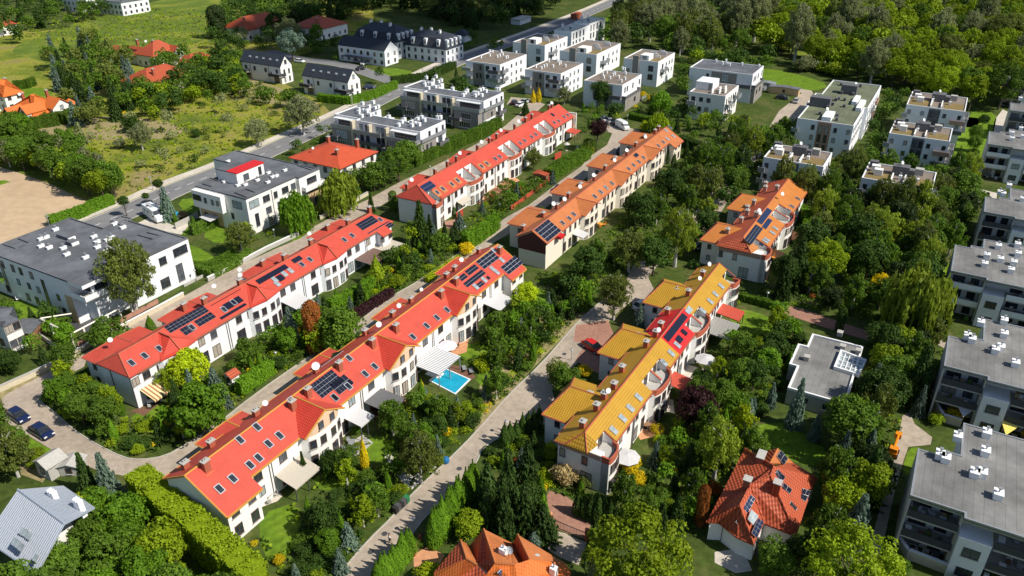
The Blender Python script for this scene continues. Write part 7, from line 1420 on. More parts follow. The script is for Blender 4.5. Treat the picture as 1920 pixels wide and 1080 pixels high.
zone('scattered over the meadow', [(130, 250), (360, 200), (470, 190), (640, 225), (560, 250), (400, 310), (300, 345), (240, 330), (160, 310), (120, 280)], 42, [('bush', 'grey', .9, 2.2, 3), ('bush', 'olive', .8, 1.8, 3), ('bush', 'dark', 1, 2.2, 2), ('birch', 'grey', 1.8, 2.8, 1)], .9)
zone('in the thicket below the orange-red houses', [(250, 180), (320, 120), (390, 120), (450, 110), (465, 165), (560, 175), (600, 205), (560, 215), (440, 185), (380, 200), (300, 230), (250, 215)], 170, [('broad', 'green', 2, 3.4, 4), ('broad', 'dark', 2, 3.6, 4), ('broad', 'yg', 1.8, 3, 2), ('bush', 'dark', 1.2, 2, 2)], .42)
zone('around the orange-roofed houses at the left', [(95, 110), (180, 90), (250, 120), (250, 180), (250, 220), (180, 245), (110, 235), (130, 180), (90, 140)], 90, [('broad', 'olive', 2.4, 3.8, 3), ('spruce', 'blue', 1.8, 2.6, 2), ('spruce', 'spruce', 1.8, 2.6, 2), ('broad', 'green', 2.2, 3.6, 3), ('bush', 'gold', 1.4, 2, .4)], .42)
zone('around the red-roofed houses at the top', [(400, 70), (420, 10), (540, 20), (560, 70), (640, 60), (600, 95), (470, 80)], 60, [('broad', 'dark', 2.4, 4, 4), ('broad', 'green', 2.4, 4, 2)], .5)
zone('in the far strip along the top left', [(-30, 120), (-30, -15), (180, -15), (240, 20), (150, 50), (60, 70)], 90, [('broad', 'dark', 2.4, 4, 4), ('broad', 'green', 2.4, 4, 2), ('spruce', 'spruce', 2, 3, 1)], .5)
zone('in the dark wood behind the slate houses', [(560, 70), (650, 46), (700, 28), (760, 22), (800, 38), (880, 62), (960, 55), (1000, 40), (1060, 10), (1110, -22), (540, -22), (540, 20)], 420, [('broad', 'deep', 3, 5, 4), ('broad', 'dark', 3, 5, 4), ('spruce', 'spruce', 2.4, 3.6, 2), ('birch', 'olive', 3, 4, 1)], .42)
zone('around the white twins and side street', [(400, 80), (460, 70), (580, 90), (640, 100), (640, 125), (560, 105), (470, 95), (440, 110), (420, 150), (395, 130)], 46, [('broad', 'dark', 2, 3.4, 4), ('bush', 'green', 1.4, 2.2, 3), ('broad', 'grey', 2, 3, 1)], .55)
zone('between the lawn and the hillside blocks', [(700, 160), (850, 122), (880, 95), (900, 70), (870, 70), (860, 110), (800, 125), (880, 175), (870, 200), (840, 150), (760, 170)], 24, [('broad', 'dark', 1.8, 3, 4), ('bush', 'green', 1.2, 2, 2), ('spruce', 'spruce', 1.4, 2, 1)], .55)
zone('between the U-shaped and cube blocks', [(820, 240), (860, 250), (960, 190), (1040, 190), (1100, 200), (1180, 200), (1280, 200), (1300, 230), (1280, 262), (1200, 225), (1110, 235), (1095, 265), (1090, 200), (1020, 190), (940, 180), (860, 210)], 46, GARD + DARKW[:3], .55)
zone('around the hillside white blocks', [(1100, 140), (1290, 130), (1300, 110), (1440, 130), (1430, 200), (1400, 230), (1400, 270), (1300, 260), (1280, 190), (1180, 190), (1120, 170)], 44, [('broad', 'green', 2, 3.4, 4), ('broad', 'dark', 2, 3.6, 4), ('broad', 'yg', 1.8, 2.8, 2), ('thuja', 'dark', .8, 1.1, 1)], .5)
zone('in the silver willow wood at the top', [(1150, 110), (1130, 100), (1190, 30), (1240, -15), (1440, -20), (1440, 60), (1400, 110), (1300, 105)], 200, [('birch', 'grey', 4, 6.4, 4), ('birch', 'olive', 4, 6, 3), ('broad', 'green', 3.4, 5.6, 3), ('broad', 'dark', 3.4, 5, 1)], .38)
zone('in the sunny wood at the upper right', [(1400, 60), (1430, -20), (1700, -24), (2000, -24), (2000, 140), (1880, 170), (1790, 225), (1690, 180), (1600, 150), (1500, 140), (1440, 110)], 900, SUNW, .36)
zone('between the white blocks at the right', [(1640, 200), (1700, 185), (1760, 240), (1840, 200), (1880, 200), (1860, 330), (1800, 340), (1680, 340), (1620, 330), (1600, 260)], 40, [('broad', 'dark', 1.6, 2.8, 3), ('thuja', 'dark', .8, 1.2, 2), ('bush', 'green', 1, 1.8, 2), ('broad', 'green', 1.8, 3, 3)], .55)
zone('along the upper end of the main lane', [(1430, 290), (1500, 220), (1530, 190), (1540, 220), (1510, 270), (1480, 310), (1400, 330)], 16, [('bush', 'dark', 1.2, 2, 2), ('broad', 'green', 1.8, 2.8, 2), ('spruce', 'spruce', 1.4, 2, 1)], .55)
zone('arching over the lane bend', [(1215, 500), (1290, 425), (1330, 350), (1400, 275), (1425, 300), (1380, 380), (1345, 425), (1300, 470), (1250, 500), (1220, 540)], 16, [('birch', 'willow', 2.6, 3.6, 2), ('broad', 'green', 2.4, 3.4, 2), ('broad', 'dark', 2.4, 3.4, 1)], .6, -.2)
zone('along the street by the meadow', [(520, 290), (560, 240), (640, 205), (740, 160), (860, 112), (960, 75), (970, 85), (870, 128), (760, 175), (650, 225)], 20, [('broad', 'green', 1.8, 2.8, 3), ('birch', 'grey', 1.8, 2.6, 1), ('broad', 'dark', 1.8, 2.6, 2)], .7, .35)
zone('at the foot of the right-hand blocks', [(1690, 960), (1740, 1040), (1900, 1090), (1760, 1120), (1640, 1080)], 14, [('bush', 'green', .8, 1.5, 3), ('broad', 'yg', 1.2, 1.8, 2)], .6)
zone('in the narrow beds of the triangle garden', [(905, 850), (950, 810), (1035, 790), (1060, 870), (1090, 920), (1120, 960), (1030, 930), (1000, 900), (920, 880)], 24, [m_ for m_ in GARD if m_[3] < 2], .55)
zone('at the foot of the nearest thuja rows', [(880, 1000), (930, 940), (1010, 930), (1015, 1000), (990, 1010), (900, 1010)], 12, [('spruce', 'spruce', 1.6, 2.4, 3), ('broad', 'dark', 1.4, 2.2, 1)], .5)
ON = 'first second third fourth fifth sixth seventh eighth ninth tenth eleventh twelfth thirteenth fourteenth fifteenth sixteenth seventeenth eighteenth nineteenth twentieth'.split()
TN = ['thirty-', 'forty-', 'fifty-', 'sixty-', 'seventy-', 'eighty-', 'ninety-']
def ordinal(i): return ON[i] if i < 20 else ('twenty-' + ON[i - 20] if i < 29 else ('thirtieth' if i == 29 else TN[(i - 30) // 10] + ON[i % 10 - 1] if i % 10 else TN[(i - 30) // 10] + 'ordered'))
byname = {}
for p in PLAN: byname.setdefault(NAME[p[2]], []).append(p)
for nm, lst in byname.items():
    lst.sort(key=lambda p: -p[3] / max(1, depth((p[0], p[1], p[4] / 2))) * (1000 if p[7] is None else 1))
    top = lst[:290]; cnt = {}
    for p in top: cnt.setdefault(p[6], []).append(p)
    for lab, g_ in cnt.items():
        g_.sort(key=lambda p: pix((p[0], p[1], p[4] / 2))[0]); W_ = len(lab.split())
        for i, p in enumerate(g_): realise(*p[:6], lab if len(g_) == 1 else ' '.join(lab.split()[:13]) + f', {ordinal(i)} from the left'.replace('from the left', 'from left'), p[7])
    if len(lst) > 290: mass(nm, dict(leafy_tree='small and distant leafy trees filling the gardens and far woods', shrub='smallest shrubs scattered through gardens and meadow').get(nm, 'smallest plants of this kind'), CATG[lst[0][2]] + 's', lst[290:], 77)
# --- low planting nobody could count
def cover(name, polys, n, sz, mats, label, seed, hh=.5):
    rg = np.random.default_rng(seed)
    for mi, (col, frac) in enumerate(mats):
        Ps = []
        for poly in polys:
            W = [tuple(G(x, y)[:2]) for x, y in poly]; A = np.array(W); lo, hi = A.min(0), A.max(0); area = .5 * abs(sum(W[i][0] * W[i - 1][1] - W[i - 1][0] * W[i][1] for i in range(len(W)))); k = int(area * n * frac)
            c = rg.uniform(lo, hi, (int(k * (np.prod(hi - lo) / max(area, 1))), 2))
            nz = np.sin(c[:, 0] * .55 + mi * 2 + np.sin(c[:, 1] * .4) * 2) + np.sin(c[:, 1] * .61 + mi * 4 + np.sin(c[:, 0] * .33) * 2); c = c[nz > -.35]
            for p in c:
                if inpoly(p, W) and clear(tuple(p), .18): Ps.append(p)
        if not Ps: continue
        Ps = np.array(Ps); m_ = 7; s = rg.uniform(.25, .75, len(Ps)); d = sph(len(Ps) * m_, rg); d[:, 2] = np.abs(d[:, 2]); P = np.repeat(np.column_stack([Ps, np.zeros(len(Ps))]), m_, 0) + d * np.repeat(s, m_)[:, None] * [1, 1, hh * 2]; V = leaves(P, d, sz, rg, .5); me = leafmesh(name, V); me.materials.clear(); me.materials.append(M['leaf_' + col]); tag(link(name, me), label.format(CW[col]), 'ground cover', None, 'stuff')
GZ = [[(255, 785), (470, 640), (740, 470), (860, 445), (840, 485), (675, 600), (480, 735), (300, 850), (232, 855), (85, 745)], [(440, 985), (700, 790), (985, 560), (1110, 560), (960, 728), (775, 920), (630, 1078), (400, 1100)], [(800, 450), (1085, 285), (1100, 290), (945, 405), (850, 480)], [(1160, 930), (1310, 690), (1400, 580), (1500, 640), (1390, 850), (1310, 1010)], [(1000, 520), (1290, 270), (1410, 270), (1235, 468), (1100, 580)], [(905, 850), (1035, 790), (1120, 960), (920, 880)], [(1640, 650), (1770, 660), (1680, 850), (1560, 1080), (1500, 1080)], [(1420, 560), (1440, 330), (1760, 360), (1770, 490), (1720, 620)]]
cover('ground_cover', GZ, 1.5, .36, (('green', .5), ('dark', .4), ('yg', .16), ('bright', .2)), 'low {} border plants and ground cover between the gardens', 4)
cover('tall_grass', [[(100, 240), (470, 150), (640, 225), (330, 345), (240, 388), (150, 300)], [(0, 40), (230, 15), (400, 20), (400, 90), (160, 95), (0, 70)]], .30, .5, (('olive', .2), ('yg', .55), ('grey', .2)), 'rough {} meadow growth', 9, .45)
# ------------------------------------------------------------ vehicles
def paint(name, c): M[name] = mat(name, c, .03, 2, .28, spec=.6); return name
for n_, c_ in (('car_navy', (.01, .02, .075)), ('car_black', (.012, .013, .016)), ('car_white', (.75, .76, .77)), ('car_silver', (.42, .44, .46)), ('car_red', (.55, .02, .015)), ('car_blue', (.05, .10, .2)), ('machine_orange', (.75, .25, .01)), ('lamp_glass', (.8, .8, .75)), ('tail_red', (.4, .01, .01))): paint(n_, c_)
CARM = {}
def car(label, x, y, hx, hy, col, kind='car', group=None):
    """(hx, hy): a pixel the nose points towards"""
    P = G(x, y); Q = G(hx, hy); a = math.atan2(Q[1] - P[1], Q[0] - P[0]); L, W, H = dict(car=(4.4, 1.8, 1.45), van=(5.6, 2.05, 2.4), camper=(7.2, 2.3, 2.95))[kind]
    r = thing(dict(car='parked_car', van='delivery_van', camper='motorhome')[kind], label, dict(car='car', van='van', camper='motorhome')[kind], (P[0], P[1], LZ + .003), a, group); key = (kind, col)
    if key not in CARM:
        def loft(secs, mt):       # secs: (x, half width, z0, z1) boxes joined end to end with bevelled shoulders
            b = MB(); rings = []
            for x_, w_, z0, z1, iw in secs: rings.append([(x_, -w_, z0), (x_, -w_, (z0 + z1) * .5 + .1 * (z1 - z0)), (x_, -iw, z1), (x_, iw, z1), (x_, w_, (z0 + z1) * .5 + .1 * (z1 - z0)), (x_, w_, z0)])
            k = 0
            for rr in rings: b.v += rr
            mi = b.m(mt)
            for i in range(len(rings) - 1):
                for j in range(6): q = (j + 1) % 6; b.f.append((6 * i + j, 6 * i + q, 6 * i + 6 + q, 6 * i + 6 + j)); b.mi.append(mi)
            b.f.append(tuple(range(6))); b.mi.append(mi); b.f.append(tuple(range(6 * len(rings) - 1, 6 * len(rings) - 7, -1))); b.mi.append(mi); return b
        h = L / 2; w = W / 2
        if kind == 'car':
            body = loft([(-h, w * .82, .32, .78, w * .7), (-h + .25, w * .97, .25, .93, w * .86), (-.9, w, .24, .95, w * .9), (.9, w, .24, .93, w * .9), (h - .5, w * .97, .25, .82, w * .84), (h, w * .78, .32, .62, w * .62)], col).mesh('body')
            cab = loft([(-1.85, w * .86, .93, .96, w * .8), (-1.25, w * .86, .92, 1.38, w * .68), (-.2, w * .88, .92, 1.44, w * .70), (.45, w * .88, .92, 1.40, w * .68), (1.25, w * .86, .90, .94, w * .8)], 'glass').mesh('cabin_glass'); top = MB(); top.slab([(-1.2, -w * .66, 1.46), (.42, -w * .66, 1.455), (.42, w * .66, 1.455), (-1.2, w * .66, 1.46)], .05, col); top = top.mesh('car_roof'); wx = 1.35
        elif kind == 'van':
            body = loft([(-h, w * .97, .35, 2.3, w * .86), (.9, w, .35, 2.35, w * .88), (1.5, w, .35, 2.2, w * .8), (2.1, w * .98, .35, 1.35, w * .85), (h, w * .9, .38, 1.0, w * .75)], col).mesh('body'); cab = MB(); cab.slab([(1.52, -w * .8, 2.15), (2.12, -w * .84, 1.42), (2.12, w * .84, 1.42), (1.52, w * .8, 2.15)], .05, 'glass'); cab.box(1.0, 1.75, -w - .01, w + .01, 1.4, 1.9, 'glass'); cab = cab.mesh('cabin_glass'); top = None; wx = 1.75
        else:
            body = loft([(-h, w * .98, .4, 2.85, w * .92), (.8, w, .4, 2.95, w * .92), (2.0, w, .4, 2.7, w * .8), (2.45, w * .95, .4, 1.8, w * .8), (h, w * .85, .42, 1.1, w * .7)], col).mesh('body'); cab = MB(); cab.slab([(2.03, -w * .8, 2.66), (2.5, -w * .8, 1.85), (2.5, w * .8, 1.85), (2.03, w * .8, 2.66)], .04, 'glass'); cab.box(2.0, 2.42, -w * .99 - .02, w * .99 + .02, 1.3, 1.75, 'glass')
            for x_ in (-2.6, -.8): cab.box(x_, x_ + .9, -w - .015, w + .015, 1.6, 2.1, 'glass')
            cab = cab.mesh('cabin_glass'); top = MB(); top.box(-2.6, -1.9, -.4, .4, 2.93, 3.06, 'car_silver'); top.box(-.6, .3, -.45, .45, 2.95, 3.08, 'glassp'); top.box(-1.6, -1.0, -.9, -.2, 2.93, 3.0, 'panel'); top = top.mesh('roof_hatch'); wx = 2.1
        wh = MB(); wh.tube((0, -.11, 0), (0, .11, 0), .33, 'rubber', 14); wh.tube((0, -.118, 0), (0, .118, 0), .2, 'car_silver', 10); hl = MB(); hl.box(-.08, .05, -.2, .2, -.08, .1, 'lamp_glass'); tl = MB(); tl.box(-.05, .06, -.16, .16, -.1, .12, 'tail_red')
        CARM[key] = (body, cab, top, wh.mesh('wheel'), hl.mesh('headlight'), tl.mesh('tail_light'), wx)
    body, cab, top, wh, hl, tl, wx = CARM[key]; link('body', body, r); link('cabin_glass', cab, r)
    if top: link(top.name.split('.')[0], top, r)
    for sx in (-wx, wx):
        for sy in (-W / 2 + .1, W / 2 - .1): link('wheel', wh, r, (sx, sy, .33))
    for sy in (-W * .32, W * .32): link('headlight', hl, r, (L / 2 - .07, sy, .66 if kind == 'car' else .85)); link('tail_light', tl, r, (-L / 2 + .02, sy, .72 if kind == 'car' else 1.1))
    return r
for a in (('dark blue car on the lane at the left, nearer the grass end', 36, 784, 60, 800, 'car_navy'), ('dark blue car on the lane at the left, lower of the two', 80, 814, 104, 829, 'car_navy'), ('dark car in the parking bay above the far red terrace', 964, 195, 972, 186, 'car_black'), ('white car in the parking bay above the far red terrace', 976, 199, 987, 194, 'car_white'),
          ('silver car under the conifers of the upper parking bay', 985, 193, 994, 190, 'car_silver'), ('white hatchback parked first in line by the purple tree', 1133, 226, 1128, 220, 'car_white'), ('silver car parked between a white and a black car', 1142, 229, 1137, 223, 'car_silver'), ('black car parked next to the white van', 1151, 232, 1146, 226, 'car_black'),
          ('black car parked between two orange garage wings', 1047, 357, 1056, 345, 'car_black'), ('blue-grey car parked beside an orange-roofed wing', 1163, 285, 1170, 276, 'car_blue'), ('pale blue car half hidden beside an orange-roofed wing', 1045, 373, 1053, 363, 'car_silver'), ('white car under a tree beside the yellow terrace', 1205, 577, 1216, 572, 'car_white'),
          ('bright red car in the yellow terrace\'s drive', 1112, 655, 1126, 664, 'car_red'), ('silver car on the lane beside the mossy-roofed block', 1492, 192, 1498, 184, 'car_silver'), ('dark car in front of the long grey shed', 1466, 186, 1474, 187, 'car_black'), ('white car parked beside the left slate twin', 562, 117, 572, 118, 'car_white'),
          ('silver car in front of the slate-roofed row', 669, 117, 676, 120, 'car_silver'), ('white car in front of the slate-roofed row', 684, 121, 692, 118, 'car_white'), ('black car at the edge of the side street', 677, 131, 686, 129, 'car_black'), ('dark car in the shade beside the amber terrace', 1300, 464, 1310, 470, 'car_black'), ('dark car behind the nearer slate twin', 693, 166, 702, 165, 'car_navy')): car(*a)
car('white delivery van with blacked side window at the car park\'s end', 1167, 241, 1182, 249, 'car_white', 'van'); car('white motorhome on the pale drive beside the street', 291, 410, 312, 424, 'car_white', 'camper')
# orange compact work machine on the shaded path
P = G(1673, 852); Q = G(1679, 835); r = thing('work_machine', 'small orange work machine with a raised boom on the path', 'work machine', (P[0], P[1], .02), math.atan2(Q[1] - P[1], Q[0] - P[0])); b = MB(); b.box(-1.1, .8, -.55, .55, .35, .95, 'machine_orange'); b.box(-1.0, -.3, -.5, .5, .95, 1.6, 'machine_orange'); b.build('body', r); b = MB(); b.tube((-.7, 0, 1.4), (2.0, 0, 2.1), .18, 'machine_orange', 6); b.box(1.8, 2.6, -.4, .4, 1.5, 2.2, 'machine_orange'); b.build('boom', r)
for sx in (-.7, .6):
    for sy in (-.6, .6): b = MB(); b.tube((sx, sy - .12, .32), (sx, sy + .12, .32), .32, 'rubber', 12); b.build('wheel', r)
# ------------------------------------------------------------ person walking on the lane
def person():
    P = G(731.5, 1020); r = thing('person', 'person in a white top and dark shorts walking on the main lane', 'person', (P[0], P[1], LZ), R_(20)); M['skin'] = mat('skin', (.5, .3, .2), .05); M['hair'] = mat('dark_hair', (.03, .02, .015), .1); M['shirt'] = mat('white_shirt', (.8, .8, .82), .04, 6); M['shorts'] = mat('dark_shorts', (.03, .035, .05), .1)
    V = [((0, 0, .92), .13), ((0, 0, 1.12), .115), ((0, 0, 1.34), .14), ((0, 0, 1.48), .06), ((0, 0, 1.56), .055), ((.01, 0, 1.66), .095), ((.01, 0, 1.72), .08), ((0, .18, 1.40), .055), ((-.08, .24, 1.14), .042), ((.06, .26, .92), .034), ((.10, .26, .84), .03), ((0, -.18, 1.40), .055), ((.10, -.24, 1.16), .042), ((.24, -.25, .98), .034), ((.30, -.25, .92), .03),
         ((.02, .09, .86), .095), ((.16, .1, .50), .062), ((.10, .1, .12), .042), ((.12, .1, .05), .045), ((.26, .1, .04), .03), ((-.02, -.09, .86), .095), ((-.10, -.1, .50), .062), ((-.30, -.1, .14), .042), ((-.32, -.1, .07), .045), ((-.20, -.1, .03), .03)]
    E = [(0, 1), (1, 2), (2, 3), (3, 4), (4, 5), (5, 6), (2, 7), (7, 8), (8, 9), (9, 10), (2, 11), (11, 12), (12, 13), (13, 14), (0, 15), (15, 16), (16, 17), (17, 18), (18, 19), (0, 20), (20, 21), (21, 22), (22, 23), (23, 24)]
    def skin(name, idx, ex, mt, k=1.0):
        mp = {i: j for j, i in enumerate(idx)}; me = bpy.data.meshes.new(name); me.from_pydata([V[i][0] for i in idx], [(mp[a], mp[c]) for a, c in ex], []); o = link(name, me, r); o.modifiers.new('skin', 'SKIN'); o.modifiers.new('sub', 'SUBSURF').levels = 1
        sv = me.skin_vertices[0].data
        for j, i in enumerate(idx): sv[j].radius = (V[i][1] * k, V[i][1] * k)
        sv[0].use_root = True; me.materials.append(M[mt])
    skin('body', list(range(25)), E, 'skin'); skin('shirt', [0, 1, 2, 7, 8, 11, 12], [(0, 1), (1, 2), (2, 7), (7, 8), (2, 11), (11, 12)], 'shirt', 1.18); skin('shorts', [0, 15, 16, 20, 21], [(0, 15), (15, 16), (0, 20), (20, 21)], 'shorts', 1.2)
    b = MB(); b.lathe((-.012, 0, 1.69), [(.07, -.06), (.105, 0), (.10, .06), (.055, .115), (.0, .12)], 'hair', 12); b.build('hair', r)
    for hx, hy, hz, d in ((.10, .26, .84, 1), (.30, -.25, .92, -1)):
        for i in range(4): b = MB(); b.tube((hx + .01 * i, hy + .012 * (i - 1.5), hz), (hx + .03 + .01 * i, hy + .014 * (i - 1.5), hz - .075 + .008 * abs(i - 1)), .009, 'skin', 5); b.build('finger', r)
        b = MB(); b.tube((hx + .02, hy - .02 * d, hz + .02), (hx + .06, hy - .045 * d, hz - .02), .01, 'skin', 5); b.build('thumb', r)
person()
# ------------------------------------------------------------ lamps, poles, bins
def lamp(x, yt, yb, label, group='globe lamps along the lanes'):
    P = G(x, yb); H = 3.0
    for _ in range(15): H *= 1 + .6 * (pix((P[0], P[1], H))[1] - yt) / max(3, yb - pix((P[0], P[1], H))[1])
    r = thing('street_lamp', label, 'street lamp', (P[0], P[1], 0), 0, group); b = MB(); b.tube((0, 0, 0), (0, 0, .6), .07, 'galv', 8); b.tube((0, 0, .6), (0, 0, H - .3), .045, 'galv', 8); b.build('pole', r); b = MB(); b.lathe((0, 0, H - .32), [(.08, 0), (.17, .1), (.2, .2), (.16, .3), (.06, .36)], 'lamp_glass', 12); b.build('lamp_globe', r); b = MB(); b.lathe((0, 0, H), [(.26, 0), (.2, .06), (.02, .1)], 'galv', 12); b.build('lamp_cap', r)
for x, a, c, l in ((1071, 655, 676, 'globe lamp beside the yellow terrace\'s upper drive'), (777, 972, 1003, 'globe lamp at the lower thuja row'), (949, 789, 815, 'globe lamp at the mouth of the triangle garden'), (937, 382, 396, 'globe lamp in the hedged garden of the far red terrace'), (872, 424, 442, 'globe lamp at the tall thuja hedge'), (1318, 393, 412, 'globe lamp in the tree shade by the amber terrace'), (1436, 548, 572, 'globe lamp by the corner lawn'), (1176, 215, 232, 'globe lamp at the car park of the van'), (807, 311, 330, 'globe lamp on the walled lane behind the far red terrace'), (369, 506, 528, 'globe lamp beside the lawn of the charcoal-roofed block'), (515, 430, 446, 'globe lamp below the penthouse block'), (1004, 335, 352, 'globe lamp near the dark red shed'), (520, 660, 684, 'globe lamp in the garden of the second lane')): lamp(x, a, c, l)
for x0, yt, x1, yb, l in ((85, 402, 94, 426, 'leaning wooden pole at the field edge'), (280, 329, 287, 357, 'bare pole at the street beside the meadow'), (659, 180, 661, 201, 'tall pole by the twins\' hedge'), (791, 128, 793, 149, 'tall pole on the big lawn\'s hedge'), (489, 250, 491, 275, 'pole by the street above the penthouse block'), (1166, -5, 1167, 18, 'tall pole at the far end of the street')):
    P = G(x1, yb); H = 6.0
    for _ in range(15): H *= 1 + .6 * (pix((P[0], P[1], H))[1] - yt) / max(3, yb - pix((P[0], P[1], H))[1])
    b = MB(); b.tube((0, 0, 0), (0, 0, H), .13, 'conc', 8, .09); b.box(-.5, .5, -.05, .05, H - .5, H - .38, 'conc'); o = b.build('utility_pole'); o.location = (P[0], P[1], 0); tag(o, l, 'pole', 'poles')
M['bingreen'] = mat('green_plastic', (.02, .16, .06), .05); M['binblue'] = mat('blue_plastic', (.01, .13, .32), .05)
for i, (x, y, c_) in enumerate(((742, 962, 'rubber'), (747, 957, 'metal'), (752, 952, 'rubber'), (757, 948, 'metal'), (763, 942, 'bingreen'))):
    P = G(x, y); b = MB(); b.box(-.28, .28, -.3, .3, .08, .95, c_); b.slab([(-.31, -.33, 1.0), (.31, -.33, 1.0), (.31, .33, 1.08), (-.31, .33, 1.08)], .06, c_); b.tube((-.3, .25, .1), (.3, .25, .1), .1, 'rubber', 8); o = b.build('wheelie_bin'); o.location = (P[0], P[1], LZ); o.rotation_euler = (0, 0, R_(GA)); tag(o, ('black wheelie bin nearest the camera in the kerbside row', 'second dark bin of the kerbside row', 'black bin in the middle of the kerbside row', 'dark bin next to the green-lidded one', 'green bin at the far end of the kerbside row')[i], 'bin', 'bins put out at the kerb')
P = G(836, 868); b = MB(); b.lathe((0, 0, 0), [(.25, 0), (.45, .2), (.52, .5), (.44, .8), (.24, 1.0), (.08, 1.08)], 'binblue', 14); o = b.build('recycling_bell'); o.location = (P[0], P[1], 0); tag(o, 'blue bell-shaped bin on the white gravel beside the lane', 'bin')
# ------------------------------------------------------------ pool garden
q = [G(*p) for p in ((808, 714), (836, 693), (879, 712), (853, 738))]; c = sum(q) / 4; r = thing('swimming_pool', 'bright turquoise swimming pool with white steps in the long terrace\'s garden', 'pool', (c[0], c[1], 0)); b = MB(); b.poly([(p[0] - c[0], p[1] - c[1], .06) for p in q], 'water'); b.build('pool_water', r); b = MB()
for i in range(4):
    a_, e_ = q[i] - c, q[(i + 1) % 4] - c; n_ = lambda v: v * (1 + .32 / np.linalg.norm(v)); b.slab([(*a_[:2], .11), (*e_[:2], .11), (*n_(e_)[:2], .11), (*n_(a_)[:2], .11)], .11, 'white')
b.build('pool_edge', r); s_ = G(815, 702) - c; b = MB(); b.rbox(s_[0], s_[1], R_(GA), 1.6, 2.6, 0, .16, 'white'); b.build('pool_steps', r); FOOT.append(([tuple(p[:2]) for p in q], 1))
flat('decking', [(822, 695), (838, 682), (868, 688), (892, 706), (882, 714), (838, 692)], .02, 'deck')
for x, y, l in ((871, 694, 'left of two grey loungers at the pool'), (884, 699, 'right of two grey loungers at the pool')): P = G(x, y); r = thing('sun_lounger', l, 'lounger', (P[0], P[1], .03), R_(-75), 'loungers at the pool'); b = MB(); b.slab([(-.9, -.32, .32), (.4, -.32, .32), (.4, .32, .32), (-.9, .32, .32)], .1, 'galv'); b.build('seat', r); b = MB(); b.slab([(.41, -.32, .33), (1.0, -.32, .8), (1.0, .32, .8), (.41, .32, .33)], .08, 'galv'); b.build('backrest', r); [link('leg', (lambda m_: (m_.box(sx - .03, sx + .03, sy - .03, sy + .03, 0, .22, 'metal'), m_.mesh('leg'))[1])(MB()), r) for sx in (-.8, .3) for sy in (-.28, .28)]
# ------------------------------------------------------------ awnings, pergolas, parasols
M['stripe'] = stripemat('striped_awning', (.80, .66, .34), (.34, .17, .10), .62, 'X', .8); M['sail'] = mat('cream_canvas', (.78, .74, .64), .04, 3, .9); M['whitec'] = mat('white_canvas', (.52, .52, .53), .03, 3, .9); M['beigec'] = mat('beige_canvas', (.46, .42, .35), .04, 3, .9); M['redc'] = mat('red_tin', (.45, .07, .04), .1, 2, .6); M['yellowc'] = mat('yellow_canvas', (.8, .66, .15), .04, 3, .9); M['lilac'] = mat('pale_lilac_canvas', (.66, .64, .70), .04, 3, .9); M['brownr'] = mat('brown_slats', (.22, .12, .09), .2, 3, .8)
def awning(label, fr, s0, s1, t0, d, z0, z1, mt, posts=False, name='awning', cat='awning', slats=0, frame='metal'):
    o = fr.w((s0 + s1) / 2, t0); r = thing(name, label, cat, o, fr.a); L = (s1 - s0) / 2; b = MB()
    if slats:
        for i in range(slats): x = -L + 2 * L * (i + .5) / slats; b.slab([L3(x - L * .55 / slats, 0, z0 + .05), L3(x + L * .55 / slats, 0, z0 + .05), L3(x + L * .55 / slats, d, z1 + .05), L3(x - L * .55 / slats, d, z1 + .05)], .06, mt)
        b.slab([L3(-L, 0, z0 - .03), L3(L, 0, z0 - .03), L3(L, d, z1 - .03), L3(-L, d, z1 - .03)], .03, 'galv')
    else: b.slab([L3(-L, 0, z0), L3(L, 0, z0), L3(L, d, z1), L3(-L, d, z1)], .07, mt); b.slab([L3(-L, d, z1), L3(L, d, z1), L3(L, d + .03, z1 - .05), L3(-L, d + .03, z1 - .05)], .25, mt)
    b.build('canopy', r); b = MB()
    for x in (-L + .06, L - .06): b.tube(L3(x, .02, z0 - .14), L3(x, d - .05, z1 - .14), .045, frame, 6)
    b.tube(L3(-L, d - .05, z1 - .13), L3(L, d - .05, z1 - .13), .05, frame, 6); b.build('frame', r)
    if posts: [link('post', (lambda m_: (m_.box(x - .06, x + .06, -d + .05, -d + .17, 0, z1 - .1, frame), m_.mesh('post'))[1])(MB()), r) for x in (-L + .1, 0, L - .1)]
    return r
awning('yellow and brown striped awning over a brown deck', fA, -.4, 4.2, 3.4, 3.0, 2.9, 2.0, 'stripe')
awning('white flat awning attached to the brown pergola', fA, 55.4, 60.5, 3.45, 4.2, 2.7, 2.5, 'beigec', True, 'pergola', 'pergola'); awning('brown slatted pergola beside the beige awning', fA, 49.5, 55.2, 3.45, 4.4, 2.7, 2.5, 'brownr', True, 'pergola', 'pergola', 14)
awning('white triangular canvas over a terrace behind a rust-coloured tree', fA, 29.2, 33.2, 3.45, 4.0, 3.2, 2.5, 'whitec')
awning('beige awning over a patio of the longest terrace', fB, 9.4, 14.0, 4.0, 3.4, 3.0, 2.3, 'beigec', True); awning('white awning on a grey pergola', fB, 22.8, 25.8, 4.0, 3.0, 3.0, 2.7, 'whitec', True, 'pergola', 'pergola'); awning('dark grey pergola roof between white awning and bay', fB, 27.2, 31.2, 4.0, 4.4, 2.9, 2.7, 'dgren', True, 'pergola', 'pergola')
awning('white slatted pergola with glass beside the pool', fB, 38.6, 44.6, 4.4, 5.0, 2.9, 2.6, 'white', True, 'pergola', 'pergola', 16, 'galv'); awning('white canvas lean-to at the last house of the longest terrace', fB, 60.5, 65.5, 4.0, 3.2, 2.8, 2.3, 'whitec')
